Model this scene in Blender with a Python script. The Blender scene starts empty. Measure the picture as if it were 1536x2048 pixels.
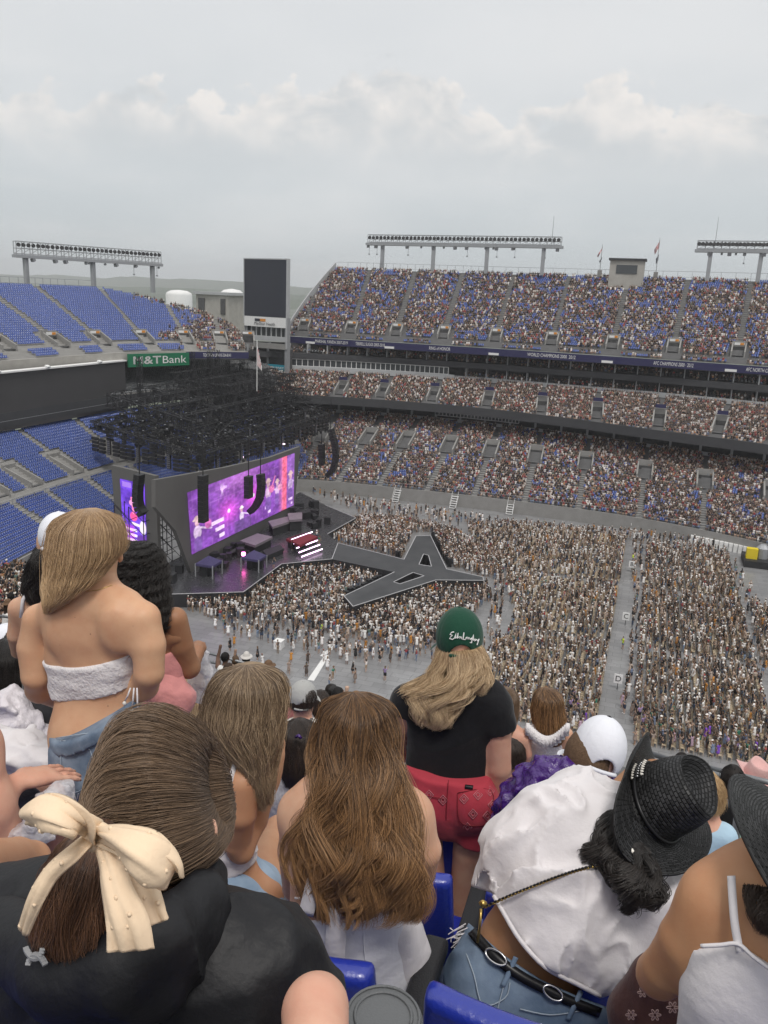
import bpy, math, random
import numpy as np
from mathutils import Matrix, Vector
rng = np.random.default_rng(7)
random.seed(7)
SC = bpy.context.scene
COL = SC.collection

# ------------------------------------------------------------------ camera
F_PX, PITCH, ROLL, YAW, CAM_H = 1657.0, math.radians(14.6), math.radians(2.4), math.radians(17.6), 42.7
cP, sP, cR, sR, cY, sY = math.cos(PITCH), math.sin(PITCH), math.cos(ROLL), math.sin(ROLL), math.cos(YAW), math.sin(YAW)
def _w(v): return np.array([v[0]*cY - v[1]*sY, v[0]*sY + v[1]*cY, v[2]])
CR, CD, CF = _w((cR, sR*sP, sR*cP)), _w((sR, -cR*sP, -cR*cP)), _w((0, cP, -sP))
CAMP = np.array([0, 0, CAM_H])
cam = bpy.data.cameras.new('camera')
cam.sensor_fit = 'HORIZONTAL'; cam.sensor_width = 36.0; cam.lens = 36.0*F_PX/1536.0
cam.clip_start = 0.05; cam.clip_end = 30000
camo = bpy.data.objects.new('camera', cam); COL.objects.link(camo)
M = Matrix.Identity(4)
for i in range(3):
    M[i][0], M[i][1], M[i][2], M[i][3] = CR[i], -CD[i], -CF[i], CAMP[i]
camo.matrix_world = M
SC.camera = camo
SC.render.engine = 'CYCLES'
SC.view_settings.view_transform = 'Standard'; SC.view_settings.look = 'None'
SC.view_settings.exposure = 0.26; SC.view_settings.gamma = 1.0
try: SC.view_settings.use_curve_mapping = False
except Exception: pass
SC.cycles.max_bounces = 6; SC.cycles.diffuse_bounces = 3; SC.cycles.glossy_bounces = 2
SC.cycles.transparent_max_bounces = 12; SC.cycles.transmission_bounces = 4; SC.cycles.volume_bounces = 0
SC.cycles.use_adaptive_sampling = True
SC.cycles.use_denoising = True

# ------------------------------------------------------------------ sky
world = bpy.data.worlds.new('World'); SC.world = world; world.use_nodes = True
nt = world.node_tree; nt.nodes.clear()
def N(tree, t, **kw):
    n = tree.nodes.new(t)
    for k, v in kw.items():
        if k in n.bl_rna.properties: setattr(n, k, v)
        else: n.inputs[k].default_value = v
    return n
SUN_EL, SUN_AZ = math.radians(62), math.radians(150)
def build_sky():
    L = nt.links.new
    sky = N(nt, 'ShaderNodeTexSky', sky_type='NISHITA', sun_disc=False)
    sky.sun_elevation = SUN_EL; sky.sun_rotation = SUN_AZ; sky.dust_density = 3.0
    tc = N(nt, 'ShaderNodeTexCoord')
    sep = N(nt, 'ShaderNodeSeparateXYZ'); L(tc.outputs['Generated'], sep.inputs[0])
    def math_(op, a, b=None, c=None, clamp=False):
        m = N(nt, 'ShaderNodeMath', operation=op, use_clamp=clamp)
        for i, x in enumerate((a, b, c)):
            if x is None: continue
            if isinstance(x, (int, float)): m.inputs[i].default_value = x
            else: L(x, m.inputs[i])
        return m.outputs[0]
    def noise(scale, detail, rough, zs=1.0, dist=0.0):
        mp = N(nt, 'ShaderNodeMapping'); mp.inputs['Scale'].default_value = (1, 1, zs)
        L(tc.outputs['Generated'], mp.inputs['Vector'])
        n = N(nt, 'ShaderNodeTexNoise', Scale=scale, Detail=detail, Roughness=rough, Distortion=dist)
        L(mp.outputs[0], n.inputs['Vector']); return n.outputs['Fac']
    def ramp(x, a, b):
        mr = N(nt, 'ShaderNodeMapRange', interpolation_type='SMOOTHSTEP')
        mr.inputs['From Min'].default_value = a; mr.inputs['From Max'].default_value = b
        L(x, mr.inputs['Value']); return mr.outputs[0]
    def mix(f, a, b):
        m = N(nt, 'ShaderNodeMix', data_type='RGBA')
        if isinstance(f, (int, float)): m.inputs[0].default_value = f
        else: L(f, m.inputs[0])
        for s, x in ((6, a), (7, b)):
            if isinstance(x, tuple): m.inputs[s].default_value = x + (1,)
            else: L(x, m.inputs[s])
        return m.outputs[2]
    z = sep.outputs['Z']
    # grey veil, brighter towards the zenith as under any overcast
    veil = mix(ramp(z, 0.0, 0.32), (0.515, 0.562, 0.588), (0.665, 0.678, 0.690))
    veil = mix(ramp(z, 0.30, 1.0), veil, (0.95, 0.95, 0.94))
    big = noise(2.2, 5, 0.55, 2.5)
    veil = mix(math_('MULTIPLY', ramp(big, 0.40, 0.72), .8), veil, (0.715, 0.722, 0.728))
    st = noise(3.0, 6, 0.6, 7.0)
    veil = mix(math_('MULTIPLY', ramp(st, 0.50, 0.75), 0.30), veil, (0.725, 0.725, 0.725))
    # cumulus bank low over the horizon: cauliflower tops, soft undersides
    top = math_('ADD', math_('MULTIPLY', noise(2.0, 2, 0.5, 0.2), 0.10), 0.165)
    puff = math_('MULTIPLY', math_('SUBTRACT', noise(19, 5, 0.55, 1.2, 0.25), 0.5), 0.17)
    puff2 = math_('MULTIPLY', math_('SUBTRACT', noise(6.0, 3, 0.5, 0.8), 0.5), 0.14)
    d = math_('SUBTRACT', math_('ADD', math_('ADD', top, puff), puff2), z)
    m1 = ramp(d, 0.0, 0.016)
    fade = ramp(z, 0.10, 0.20)
    inner = noise(13, 6, 0.60, 1.5, .3)
    lit = math_('MULTIPLY', ramp(d, 0.085, 0.0), ramp(inner, 0.34, 0.60))
    ccol = mix(lit, (0.565, 0.585, 0.598), (0.84, 0.795, 0.755))
    m = math_('MULTIPLY', math_('MULTIPLY', m1, fade), 0.95)
    col = mix(m, veil, ccol)
    d2 = math_('SUBTRACT', math_('ADD', math_('MULTIPLY', noise(4.1, 5, 0.6, 1.0, 0.4), 0.30), 0.13), z)
    m2 = math_('MULTIPLY', math_('MULTIPLY', ramp(d2, 0.0, 0.09), ramp(z, 0.16, 0.30)), 0.25)
    col = mix(m2, col, (0.72, 0.71, 0.705))
    bg1 = N(nt, 'ShaderNodeBackground', Strength=0.07); L(sky.outputs[0], bg1.inputs[0])
    bg2 = N(nt, 'ShaderNodeBackground', Strength=1.0); L(col, bg2.inputs[0])
    ms = N(nt, 'ShaderNodeMixShader'); ms.inputs[0].default_value = 0.93
    L(bg1.outputs[0], ms.inputs[1]); L(bg2.outputs[0], ms.inputs[2])
    out = N(nt, 'ShaderNodeOutputWorld'); L(ms.outputs[0], out.inputs[0])
build_sky()
# ------------------------------------------------------------------ sun behind the cloud cover
sun = bpy.data.lights.new('sun', 'SUN'); sun.energy = 1.5; sun.angle = math.radians(14); sun.color = (1, .955, .9)
suno = bpy.data.objects.new('sun', sun); COL.objects.link(suno)
sd = Vector((math.sin(SUN_AZ)*math.cos(SUN_EL), math.cos(SUN_AZ)*math.cos(SUN_EL), math.sin(SUN_EL)))
suno.rotation_euler = sd.to_track_quat('Z', 'Y').to_euler()
suno.location = (0, 0, 120)

# ------------------------------------------------------------------ geometry helpers
def ray(u, v):
    d = CF*F_PX + CR*(u-768) + CD*(v-1024)
    return d/np.linalg.norm(d)
def at_b(u, v, b):            # the point seen at (u, v) that stands b metres out from the camera's row
    d = ray(u, v); return CAMP + d*(b/d[1])
def at_a(u, v, a):
    d = ray(u, v); return CAMP + d*(a/d[0])
def at_z(u, v, z):
    d = ray(u, v); return CAMP + d*((z-CAM_H)/d[2])
def project(P):
    q = np.asarray(P, float)-CAMP
    f = q@CF
    return np.stack([768+(q@CR)/f*F_PX, 1024+(q@CD)/f*F_PX], -1)
def px_m(b, u=768, v=1500):   # metres per photo pixel at a point
    p = at_b(u, v, b)-CAMP
    return float(p@CF)/F_PX

def tag(o, label=None, cat=None, group=None, kind=None):
    if label: o['label'] = label
    if cat: o['category'] = cat
    if group: o['group'] = group
    if kind: o['kind'] = kind
    return o
def link(name, data, parent=None, mat=None):
    o = bpy.data.objects.new(name, data); COL.objects.link(o)
    if parent: o.parent = parent
    if mat is not None and hasattr(data, 'materials') and len(data.materials) == 0: data.materials.append(mat)
    return o
def empty(name, loc=(0, 0, 0), rz=0.0):
    o = bpy.data.objects.new(name, None); COL.objects.link(o)
    o.empty_display_size = 0.2; o.location = loc; o.rotation_euler = (0, 0, rz); return o
def child(o, parent):         # world-space mesh under a root that is not at the origin
    o.parent = parent
    o.matrix_parent_inverse = Matrix.LocRotScale(parent.location, parent.rotation_euler, None).inverted()
    return o
def mesh_np(name, V, Fc, smooth=False, col=None, colname='col', matidx=None):
    """V (n,3); Fc: (m,3)/(m,4) array or list of index lists; col: (n,3) vertex colours"""
    me = bpy.data.meshes.new(name)
    V = np.asarray(V, np.float32)
    if isinstance(Fc, np.ndarray):
        m, k = Fc.shape
        me.vertices.add(len(V)); me.vertices.foreach_set('co', V.ravel())
        me.loops.add(m*k); me.loops.foreach_set('vertex_index', Fc.astype(np.int32).ravel())
        me.polygons.add(m); me.polygons.foreach_set('loop_start', np.arange(0, m*k, k, dtype=np.int32))
        try: me.polygons.foreach_set('loop_total', np.full(m, k, np.int32))
        except Exception: pass
    else:
        me.from_pydata(V.tolist(), [], [list(map(int, f)) for f in Fc])
    if smooth: me.polygons.foreach_set('use_smooth', np.ones(len(me.polygons), bool))
    if matidx is not None: me.polygons.foreach_set('material_index', np.asarray(matidx, np.int32))
    if col is not None:
        at = me.color_attributes.new(colname, 'FLOAT_COLOR', 'POINT')
        c4 = np.ones((len(V), 4), np.float32); c4[:, :3] = col
        at.data.foreach_set('color', c4.ravel())
    me.update(); me.validate(clean_customdata=False) if False else None
    return me

class MB:                     # collects boxes, bars, tubes and prisms into one mesh
    def __init__(s): s.V = []; s.F = []; s.n = 0
    def add(s, V, Fc):
        V = [tuple(map(float, v)) for v in V]
        s.F += [[i+s.n for i in f] for f in Fc]; s.V += V; s.n += len(V); return s
    def box(s, c, size, R=None):
        c = np.array(c, float); h = np.array(size, float)/2
        P = np.array([[x, y, z] for x in (-1, 1) for y in (-1, 1) for z in (-1, 1)])*h
        if R is not None: P = P@np.array(R).T
        return s.add(P+c, [(0, 1, 3, 2), (4, 6, 7, 5), (0, 4, 5, 1), (2, 3, 7, 6), (0, 2, 6, 4), (1, 5, 7, 3)])
    def bar(s, p, q, w, h=None):
        p, q = np.array(p, float), np.array(q, float); h = h or w
        d = q-p; L = np.linalg.norm(d)
        if L < 1e-6: return s
        d /= L; up = np.array([0, 0, 1.]) if abs(d[2]) < .95 else np.array([1., 0, 0])
        x = np.cross(d, up); x /= np.linalg.norm(x); y = np.cross(x, d)
        P = [p+x*i*w/2+y*j*h/2 for i, j in ((-1, -1), (1, -1), (1, 1), (-1, 1))]
        Q = [v+d*L for v in P]
        return s.add(P+Q, [(0, 1, 5, 4), (1, 2, 6, 5), (2, 3, 7, 6), (3, 0, 4, 7), (3, 2, 1, 0), (4, 5, 6, 7)])
    def tube(s, pts, r, n=8, cap=True):
        pts = [np.array(p, float) for p in pts]; k = len(pts)
        rr = r if hasattr(r, '__len__') else [r]*k
        V = []; prev = None
        for i, p in enumerate(pts):
            d = pts[min(i+1, k-1)]-pts[max(i-1, 0)]; d = d/(np.linalg.norm(d)+1e-9)
            if prev is None:
                up = np.array([0, 0, 1.]) if abs(d[2]) < .9 else np.array([1., 0, 0])
                x = np.cross(d, up)
            else: x = prev-d*(prev@d)
            x /= np.linalg.norm(x)+1e-9; prev = x; y = np.cross(d, x)
            for j in range(n):
                t = 2*math.pi*j/n; V.append(p+(x*math.cos(t)+y*math.sin(t))*rr[i])
        Fc = [(i*n+j, i*n+(j+1) % n, (i+1)*n+(j+1) % n, (i+1)*n+j) for i in range(k-1) for j in range(n)]
        if cap: Fc += [tuple(range(n-1, -1, -1)), tuple((k-1)*n+j for j in range(n))]
        return s.add(V, Fc)
    def prism(s, poly, z0, z1):
        n = len(poly)
        V = [(p[0], p[1], z0) for p in poly]+[(p[0], p[1], z1) for p in poly]
        return s.add(V, [tuple(range(n-1, -1, -1)), tuple(range(n, 2*n))]+[(i, (i+1) % n, n+(i+1) % n, n+i) for i in range(n)])
    def quad(s, a, b, c, d): return s.add([a, b, c, d], [(0, 1, 2, 3)])
    def slab(s, quad, t, nrm):  # quad extruded by t along nrm
        q = [np.array(p, float) for p in quad]; nrm = np.array(nrm, float)*t; n = len(q)
        return s.add(q+[p+nrm for p in q], [tuple(range(n-1, -1, -1)), tuple(range(n, 2*n))]+[(i, (i+1) % n, n+(i+1) % n, n+i) for i in range(n)])
    def mesh(s, name, smooth=False):
        me = bpy.data.meshes.new(name); me.from_pydata(s.V, [], s.F); me.update()
        if smooth: me.polygons.foreach_set('use_smooth', np.ones(len(me.polygons), bool))
        return me
    def build(s, name, mat, parent=None, smooth=False):
        return link(name, s.mesh(name, smooth), parent, mat)

# ------------------------------------------------------------------ materials
MATS = {}
def mat(name, color=(.5, .5, .5), rough=.7, metal=0.0, spec=.3, noise=None, bump=None, attr=None, emit=None, sss=0.0, var=0.0, sheen=0.0, coat=0.0, alpha=1.0, trans=0.0, coords='Object', rvar=0.0):
    """noise=(scale, amount, second colour); bump=(scale, strength, distance[, kind]); attr=vertex colour layer"""
    if name in MATS: return MATS[name]
    m = bpy.data.materials.new(name); m.use_nodes = True
    t = m.node_tree; L = t.links.new
    b = t.nodes['Principled BSDF']
    b.inputs['Roughness'].default_value = rough; b.inputs['Metallic'].default_value = metal
    b.inputs['Specular IOR Level'].default_value = spec
    b.inputs['Base Color'].default_value = tuple(color)+(1,)
    if sheen: b.inputs['Sheen Weight'].default_value = sheen
    if coat: b.inputs['Coat Weight'].default_value = coat
    if alpha < 1: b.inputs['Alpha'].default_value = alpha
    if trans: b.inputs['Transmission Weight'].default_value = trans
    if sss:
        b.inputs['Subsurface Weight'].default_value = sss
        b.inputs['Subsurface Radius'].default_value = (0.012, 0.005, 0.003); b.inputs['Subsurface Scale'].default_value = 1.0
    tc = t.nodes.new('ShaderNodeTexCoord')
    src = None
    if attr:
        a = t.nodes.new('ShaderNodeAttribute'); a.attribute_name = attr; src = a.outputs['Color']
    if noise:
        ns = t.nodes.new('ShaderNodeTexNoise'); ns.inputs['Scale'].default_value = noise[0]; ns.inputs['Detail'].default_value = 6; ns.inputs['Roughness'].default_value = .6
        L(tc.outputs[coords], ns.inputs['Vector'])
        mr = t.nodes.new('ShaderNodeMapRange'); mr.inputs['From Min'].default_value = .35; mr.inputs['From Max'].default_value = .68
        mr.inputs['To Max'].default_value = noise[1]; L(ns.outputs['Fac'], mr.inputs['Value'])
        mx = t.nodes.new('ShaderNodeMix'); mx.data_type = 'RGBA'
        L(mr.outputs[0], mx.inputs[0])
        if src is not None: L(src, mx.inputs[6])
        else: mx.inputs[6].default_value = tuple(color)+(1,)
        mx.inputs[7].default_value = tuple(noise[2])+(1,)
        src = mx.outputs[2]
        if rvar:
            m2 = t.nodes.new('ShaderNodeMapRange'); m2.inputs['From Min'].default_value = .35; m2.inputs['From Max'].default_value = .65
            m2.inputs['To Min'].default_value = rough; m2.inputs['To Max'].default_value = rough-rvar
            L(ns.outputs['Fac'], m2.inputs['Value']); L(m2.outputs[0], b.inputs['Roughness'])
    if var:
        oi = t.nodes.new('ShaderNodeObjectInfo')
        hs = t.nodes.new('ShaderNodeHueSaturation')
        mr = t.nodes.new('ShaderNodeMapRange'); mr.inputs['To Min'].default_value = 1-var; mr.inputs['To Max'].default_value = 1+var
        L(oi.outputs['Random'], mr.inputs['Value']); L(mr.outputs[0], hs.inputs['Value'])
        if src is not None: L(src, hs.inputs['Color'])
        else: hs.inputs['Color'].default_value = tuple(color)+(1,)
        src = hs.outputs[0]
    if src is not None: L(src, b.inputs['Base Color'])
    if emit:
        b.inputs['Emission Strength'].default_value = emit
        if src is not None: L(src, b.inputs['Emission Color'])
        else: b.inputs['Emission Color'].default_value = tuple(color)+(1,)
    if bump:
        last = None
        for bp in (bump if isinstance(bump, list) else [bump]):
            kind = bp[3] if len(bp) > 3 else 'noise'
            if kind == 'wave':
                ns = t.nodes.new('ShaderNodeTexWave'); ns.inputs['Scale'].default_value = bp[0]; ns.inputs['Distortion'].default_value = 6; ns.inputs['Detail'].default_value = 3; ns.inputs['Detail Scale'].default_value = 1.2
            elif kind == 'voronoi':
                ns = t.nodes.new('ShaderNodeTexVoronoi'); ns.inputs['Scale'].default_value = bp[0]
            else:
                ns = t.nodes.new('ShaderNodeTexNoise'); ns.inputs['Scale'].default_value = bp[0]; ns.inputs['Detail'].default_value = 5
            L(tc.outputs[coords], ns.inputs['Vector'])
            bm = t.nodes.new('ShaderNodeBump'); bm.inputs['Strength'].default_value = bp[1]; bm.inputs['Distance'].default_value = bp[2]
            L(ns.outputs['Distance' if kind == 'voronoi' else ('Fac')], bm.inputs['Height'])
            if last is not None: L(last, bm.inputs['Normal'])
            last = bm.outputs[0]
        L(last, b.inputs['Normal'])
    MATS[name] = m
    return m
def glow(name, color, strength):
    if name in MATS: return MATS[name]
    m = bpy.data.materials.new(name); m.use_nodes = True; t = m.node_tree; t.nodes.clear()
    e = t.nodes.new('ShaderNodeEmission'); o = t.nodes.new('ShaderNodeOutputMaterial')
    e.inputs[0].default_value = tuple(color)+(1,); e.inputs[1].default_value = strength
    t.links.new(e.outputs[0], o.inputs[0]); MATS[name] = m; return m
def glow_attr(name, strength):
    m = bpy.data.materials.new(name); m.use_nodes = True; t = m.node_tree; t.nodes.clear()
    e = t.nodes.new('ShaderNodeEmission'); o = t.nodes.new('ShaderNodeOutputMaterial'); a = t.nodes.new('ShaderNodeAttribute'); a.attribute_name = 'col'
    t.links.new(a.outputs['Color'], e.inputs[0]); e.inputs[1].default_value = strength
    t.links.new(e.outputs[0], o.inputs[0]); MATS[name] = m; return m

def text_mesh(name, body, height, mat_, origin, xdir, ndir, parent=None, align='CENTER', shear=0.0, extrude=0.01, spacing=1.0, width=None):
    """flat lettering standing on origin, running along xdir, facing ndir"""
    cu = bpy.data.curves.new(name, 'FONT'); cu.body = body; cu.align_x = align; cu.align_y = 'CENTER'
    cu.size = height*1.38; cu.shear = shear; cu.extrude = 0.0; cu.space_character = spacing; cu.resolution_u = 3
    o = bpy.data.objects.new(name, cu); COL.objects.link(o)
    dg = bpy.context.evaluated_depsgraph_get(); me = bpy.data.meshes.new_from_object(o.evaluated_get(dg))
    bpy.data.objects.remove(o); bpy.data.curves.remove(cu)
    n = len(me.vertices); co = np.empty(n*3, np.float32); me.vertices.foreach_get('co', co); co = co.reshape(-1, 3)
    if width and n: co[:, 0] *= width/(co[:, 0].max()-co[:, 0].min())
    x = np.array(xdir, float); x /= np.linalg.norm(x); nn = np.array(ndir, float); nn /= np.linalg.norm(nn)
    y = np.cross(nn, x); y /= np.linalg.norm(y)
    W = np.array(origin, float)+np.outer(co[:, 0], x)+np.outer(co[:, 1], y)+nn*extrude
    me.vertices.foreach_set('co', W.astype(np.float32).ravel()); me.update(); me.materials.clear()
    return link(name, me, parent, mat_)
# ------------------------------------------------------------------ implicit modelling: bodies, clothes
def smin(a, b, k):
    h = np.maximum(k-np.abs(a-b), 0)/k
    return np.minimum(a, b)-h*h*k*.25
class Sdf:
    def __init__(s): s.P = []
    def cone(s, p, q, r1, r2, k=.03, col=None, flat=None):      # round cone; flat=(axis, factor) squashes the cross-section
        s.P.append(('c', np.array(p, float), np.array(q, float), float(r1), float(r2), k, col, flat)); return s
    def ell(s, c, r, R=None, k=.03, col=None):
        s.P.append(('e', np.array(c, float), np.array(r, float), None if R is None else np.array(R, float), 0, k, col, None)); return s
    def chain(s, pts, rs, k=.03, col=None, flat=None):          # segments of one limb meet without swelling
        q = Sdf()
        for i in range(len(pts)-1): q.cone(pts[i], pts[i+1], rs[i], rs[i+1], k, col, flat)
        s.P.append(('m', q, None, None, None, k, col, None)); return s
    def bounds(s, pr):
        if pr[0] == 'm':
            B = [s.bounds(q) for q in pr[1].P]; return np.min([b[0] for b in B], 0), np.max([b[1] for b in B], 0)
        if pr[0] == 'c':
            lo = np.minimum(pr[1]-pr[3], pr[2]-pr[4]); hi = np.maximum(pr[1]+pr[3], pr[2]+pr[4])
            if pr[7]: m = abs(pr[7][1]); e = max(pr[3], pr[4])*max(0, m-1); lo = lo-e; hi = hi+e
        else:
            m = pr[2].max() if pr[3] is not None else pr[2]; lo = pr[1]-m; hi = pr[1]+m
        return lo, hi
    def value(s, X):
        X = np.asarray(X, float); f = np.full(X.shape[:-1], .25)
        for pr in s.P: f = smin(f, s.dist(pr, X), pr[5])
        return f
    def dist(s, pr, X):
        if pr[0] == 'm':
            d = s.dist(pr[1].P[0], X)
            for q in pr[1].P[1:]: d = smin(d, s.dist(q, X), .006)
            return d
        if pr[0] == 'c':
            p, q, r1, r2 = pr[1], pr[2], pr[3], pr[4]
            if pr[7]:
                ax = np.array(pr[7][0], float); ax = ax/np.linalg.norm(ax); f = 1/pr[7][1]
                d = q-p; Lg = np.linalg.norm(d)+1e-9; dd = d/Lg
                ax = ax-dd*(ax@dd); ax /= np.linalg.norm(ax)+1e-9
                w = X-p; w = w+((w@ax)*(f-1))[..., None]*ax
            else: w = X-p
            d = q-p; L2 = d@d+1e-12
            t = np.clip((w@d)/L2, 0, 1)
            v = w-t[..., None]*d
            dd = np.sqrt((v*v).sum(-1))-(r1+(r2-r1)*t)
            if pr[7]: dd = dd*min(1, pr[7][1])
            return dd
        w = X-pr[1]
        if pr[3] is not None: w = w@pr[3]
        r = pr[2]; k0 = np.sqrt(((w/r)**2).sum(-1)); k1 = np.sqrt(((w/(r*r))**2).sum(-1))+1e-9
        return k0*(k0-1)/k1
    def grid(s, h, pad=.03, extra=0.0, lo=None, hi=None):
        B = [s.bounds(p) for p in s.P]
        L = np.min([b[0] for b in B], 0)-pad-extra; Hh = np.max([b[1] for b in B], 0)+pad+extra
        if lo is not None: L = np.maximum(L, lo)
        if hi is not None: Hh = np.minimum(Hh, hi)
        n = np.ceil((Hh-L)/h).astype(int)+2
        ax = [L[i]+h*np.arange(n[i]) for i in range(3)]
        f = np.full(n, .25, np.float32)
        for pr, (lo_, hi_) in zip(s.P, B):
            m = pr[5]+extra+3*h+.02
            i0 = np.clip(np.floor((lo_-m-L)/h).astype(int), 0, n); i1 = np.clip(np.ceil((hi_+m-L)/h).astype(int)+1, 0, n)
            if np.any(i1 <= i0): continue
            X = np.stack(np.meshgrid(*[ax[i][i0[i]:i1[i]] for i in range(3)], indexing='ij'), -1)
            sl = tuple(slice(i0[i], i1[i]) for i in range(3))
            f[sl] = smin(f[sl], s.dist(pr, X), pr[5])
        return f, L, ax
    def colours(s, V, default=(.5, .5, .5)):
        best = np.full(len(V), 9.); C = np.tile(np.array(default, float), (len(V), 1))
        for pr in s.P:
            if pr[6] is None: continue
            d = s.dist(pr, V); m = d < best
            best[m] = d[m]; C[m] = pr[6]
        return C
def XYZ(ax): return np.stack(np.meshgrid(*ax, indexing='ij'), -1)
def surface_nets(f, L, h):
    s = f < 0
    n = np.array(f.shape)
    c = [slice(0, -1), slice(1, None)]
    cnt = sum(s[c[i], c[j], c[k]].astype(np.int8) for i in (0, 1) for j in (0, 1) for k in (0, 1))
    act = (cnt > 0) & (cnt < 8)
    idx = -np.ones(act.shape, np.int64); ai = np.argwhere(act); idx[act] = np.arange(len(ai))
    acc = np.zeros((len(ai), 3)); num = np.zeros(len(ai))
    I, J, K = ai.T
    corners = [(i, j, k) for i in (0, 1) for j in (0, 1) for k in (0, 1)]
    vals = {q: f[I+q[0], J+q[1], K+q[2]].astype(float) for q in corners}
    for q in corners:
        for a in range(3):
            if q[a] == 1: continue
            r = list(q); r[a] = 1; r = tuple(r)
            A, B = vals[q], vals[r]; m = (A < 0) != (B < 0)
            t = A[m]/(A[m]-B[m])
            P = np.tile(np.array(q, float), (m.sum(), 1)); P[:, a] = t
            acc[m] += P; num[m] += 1
    V = L+h*(ai+acc/num[:, None])
    Q = []
    for a in range(3):
        b, d = (a+1) % 3, (a+2) % 3
        lo = [slice(None)]*3; hi = [slice(None)]*3
        lo[a] = slice(0, -1); hi[a] = slice(1, None)
        s0, s1 = s[tuple(lo)], s[tuple(hi)]
        E = np.argwhere(s0 != s1)
        ok = (E[:, b] > 0) & (E[:, d] > 0) & (E[:, b] < n[b]-1) & (E[:, d] < n[d]-1)
        E = E[ok]
        def cell(db, dd):
            G = E.copy(); G[:, b] -= db; G[:, d] -= dd; return idx[G[:, 0], G[:, 1], G[:, 2]]
        q = np.stack([cell(1, 1), cell(0, 1), cell(0, 0), cell(1, 0)], 1)
        fl = s1[E[:, 0], E[:, 1], E[:, 2]]
        q[fl] = q[fl][:, ::-1]
        Q.append(q)
    Q = np.concatenate(Q)
    return V, Q[(Q >= 0).all(1)]
def relax(V, Q, it=2, lam=.5):
    e = np.concatenate([Q[:, [0, 1]], Q[:, [1, 2]], Q[:, [2, 3]], Q[:, [3, 0]]])
    i = np.concatenate([e[:, 0], e[:, 1]]); j = np.concatenate([e[:, 1], e[:, 0]])
    cnt = np.bincount(i, minlength=len(V))[:, None]
    for _ in range(it):
        m = np.stack([np.bincount(i, V[j, a], len(V)) for a in range(3)], 1)/np.maximum(cnt, 1)
        V = V+lam*(m-V)
    return V
def vnoise(P, seed=0):        # smooth lattice noise in -1..1
    P = np.asarray(P, float); i = np.floor(P).astype(np.int64); f = P-i; f = f*f*(3-2*f)
    def hsh(a, b, c):
        v = (a*374761393+b*668265263+c*2147483647+seed*1274126177) & 0xFFFFFFFF
        v = ((v ^ (v >> 13))*1274126177) & 0xFFFFFFFF
        v = v ^ (v >> 16); return (v & 0xFFFF)/32767.5-1
    r = 0
    for a in (0, 1):
        for b in (0, 1):
            for c in (0, 1):
                w = (f[..., 0] if a else 1-f[..., 0])*(f[..., 1] if b else 1-f[..., 1])*(f[..., 2] if c else 1-f[..., 2])
                r = r+w*hsh(i[..., 0]+a, i[..., 1]+b, i[..., 2]+c)
    return r
def solid(name, sdf, h, mat_, parent=None, off=0.0, cut=None, fold=None, it=2, colours=False, lo=None, hi=None):
    """mesh of the sdf grown by off; cut(X)->distance (negative inside) trims it; fold(X)->displacement"""
    f, L, ax = sdf.grid(h, extra=max(0, off), lo=lo, hi=hi)
    f = f-off
    if cut is not None or fold is not None:
        X = XYZ(ax)
        if fold is not None: f = f-fold(X)
        if cut is not None: f = np.maximum(f, cut(X))
    V, Q = surface_nets(f, L, h)
    if it: V = relax(V, Q, it)
    me = mesh_np(name, V, Q, True, sdf.colours(V) if colours else None)
    return link(name, me, parent, mat_) if mat_ is not None else me
def rotm(rx=0, ry=0, rz=0):
    return np.array(Matrix.Rotation(rz, 3, 'Z') @ Matrix.Rotation(ry, 3, 'Y') @ Matrix.Rotation(rx, 3, 'X'))
# ------------------------------------------------------------------ materials of the place
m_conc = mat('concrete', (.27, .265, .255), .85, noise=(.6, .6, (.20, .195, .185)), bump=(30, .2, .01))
m_conc_d = mat('concrete_terrace', (.115, .115, .118), .85, noise=(.8, .6, (.085, .085, .085)))  # darker than bare concrete: shade between seats and crowd is in the colour
m_conc_l = mat('concrete_pale', (.40, .385, .355), .85, noise=(.5, .6, (.29, .275, .25)))
m_dark = mat('dark_cladding', (.055, .056, .06), .6, noise=(.4, .5, (.04, .04, .044)))
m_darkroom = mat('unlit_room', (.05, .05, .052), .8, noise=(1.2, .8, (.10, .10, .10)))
m_purple = mat('purple_band', (.028, .027, .085), .5, noise=(.5, .3, (.024, .023, .07)))
m_white = mat('white_paint', (.72, .72, .71), .6, noise=(1.5, .3, (.6, .6, .6)))
m_grey = mat('grey_paint', (.42, .43, .44), .6, noise=(.7, .4, (.34, .345, .35)))
m_steel = mat('galvanised_steel', (.36, .37, .385), .5, metal=.35, noise=(2, .4, (.28, .29, .30)))
m_seat = mat('blue_seat_plastic', (.032, .066, .27), .27, spec=.8, var=.12)
m_seat_far = mat('blue_seat_far', (.040, .052, .27), .27, spec=.8, attr='col')
m_black = mat('black_steel', (.016, .016, .018), .5, spec=.4)
m_floor = mat('floor_cover', (.20, .20, .205), .42, spec=.45, noise=(.16, .9, (.27, .27, .275)), rvar=.16)
m_screen_off = mat('led_off', (.034, .037, .050), .55, noise=(.3, .4, (.036, .037, .043)))
m_board_off = mat('led_board_off', (.058, .056, .058), .6, noise=(.25, .4, (.066, .063, .066)))
m_glass = mat('tinted_glass', (.05, .055, .06), .12, spec=.7)
m_green = mat('green_sign', (.012, .155, .075), .5)
m_teal = mat('teal_sign', (.03, .28, .38), .5)
m_orange = mat('orange_print', (.60, .24, .04), .6)
m_letters = mat('white_letters', (.74, .74, .73), .6)

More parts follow.
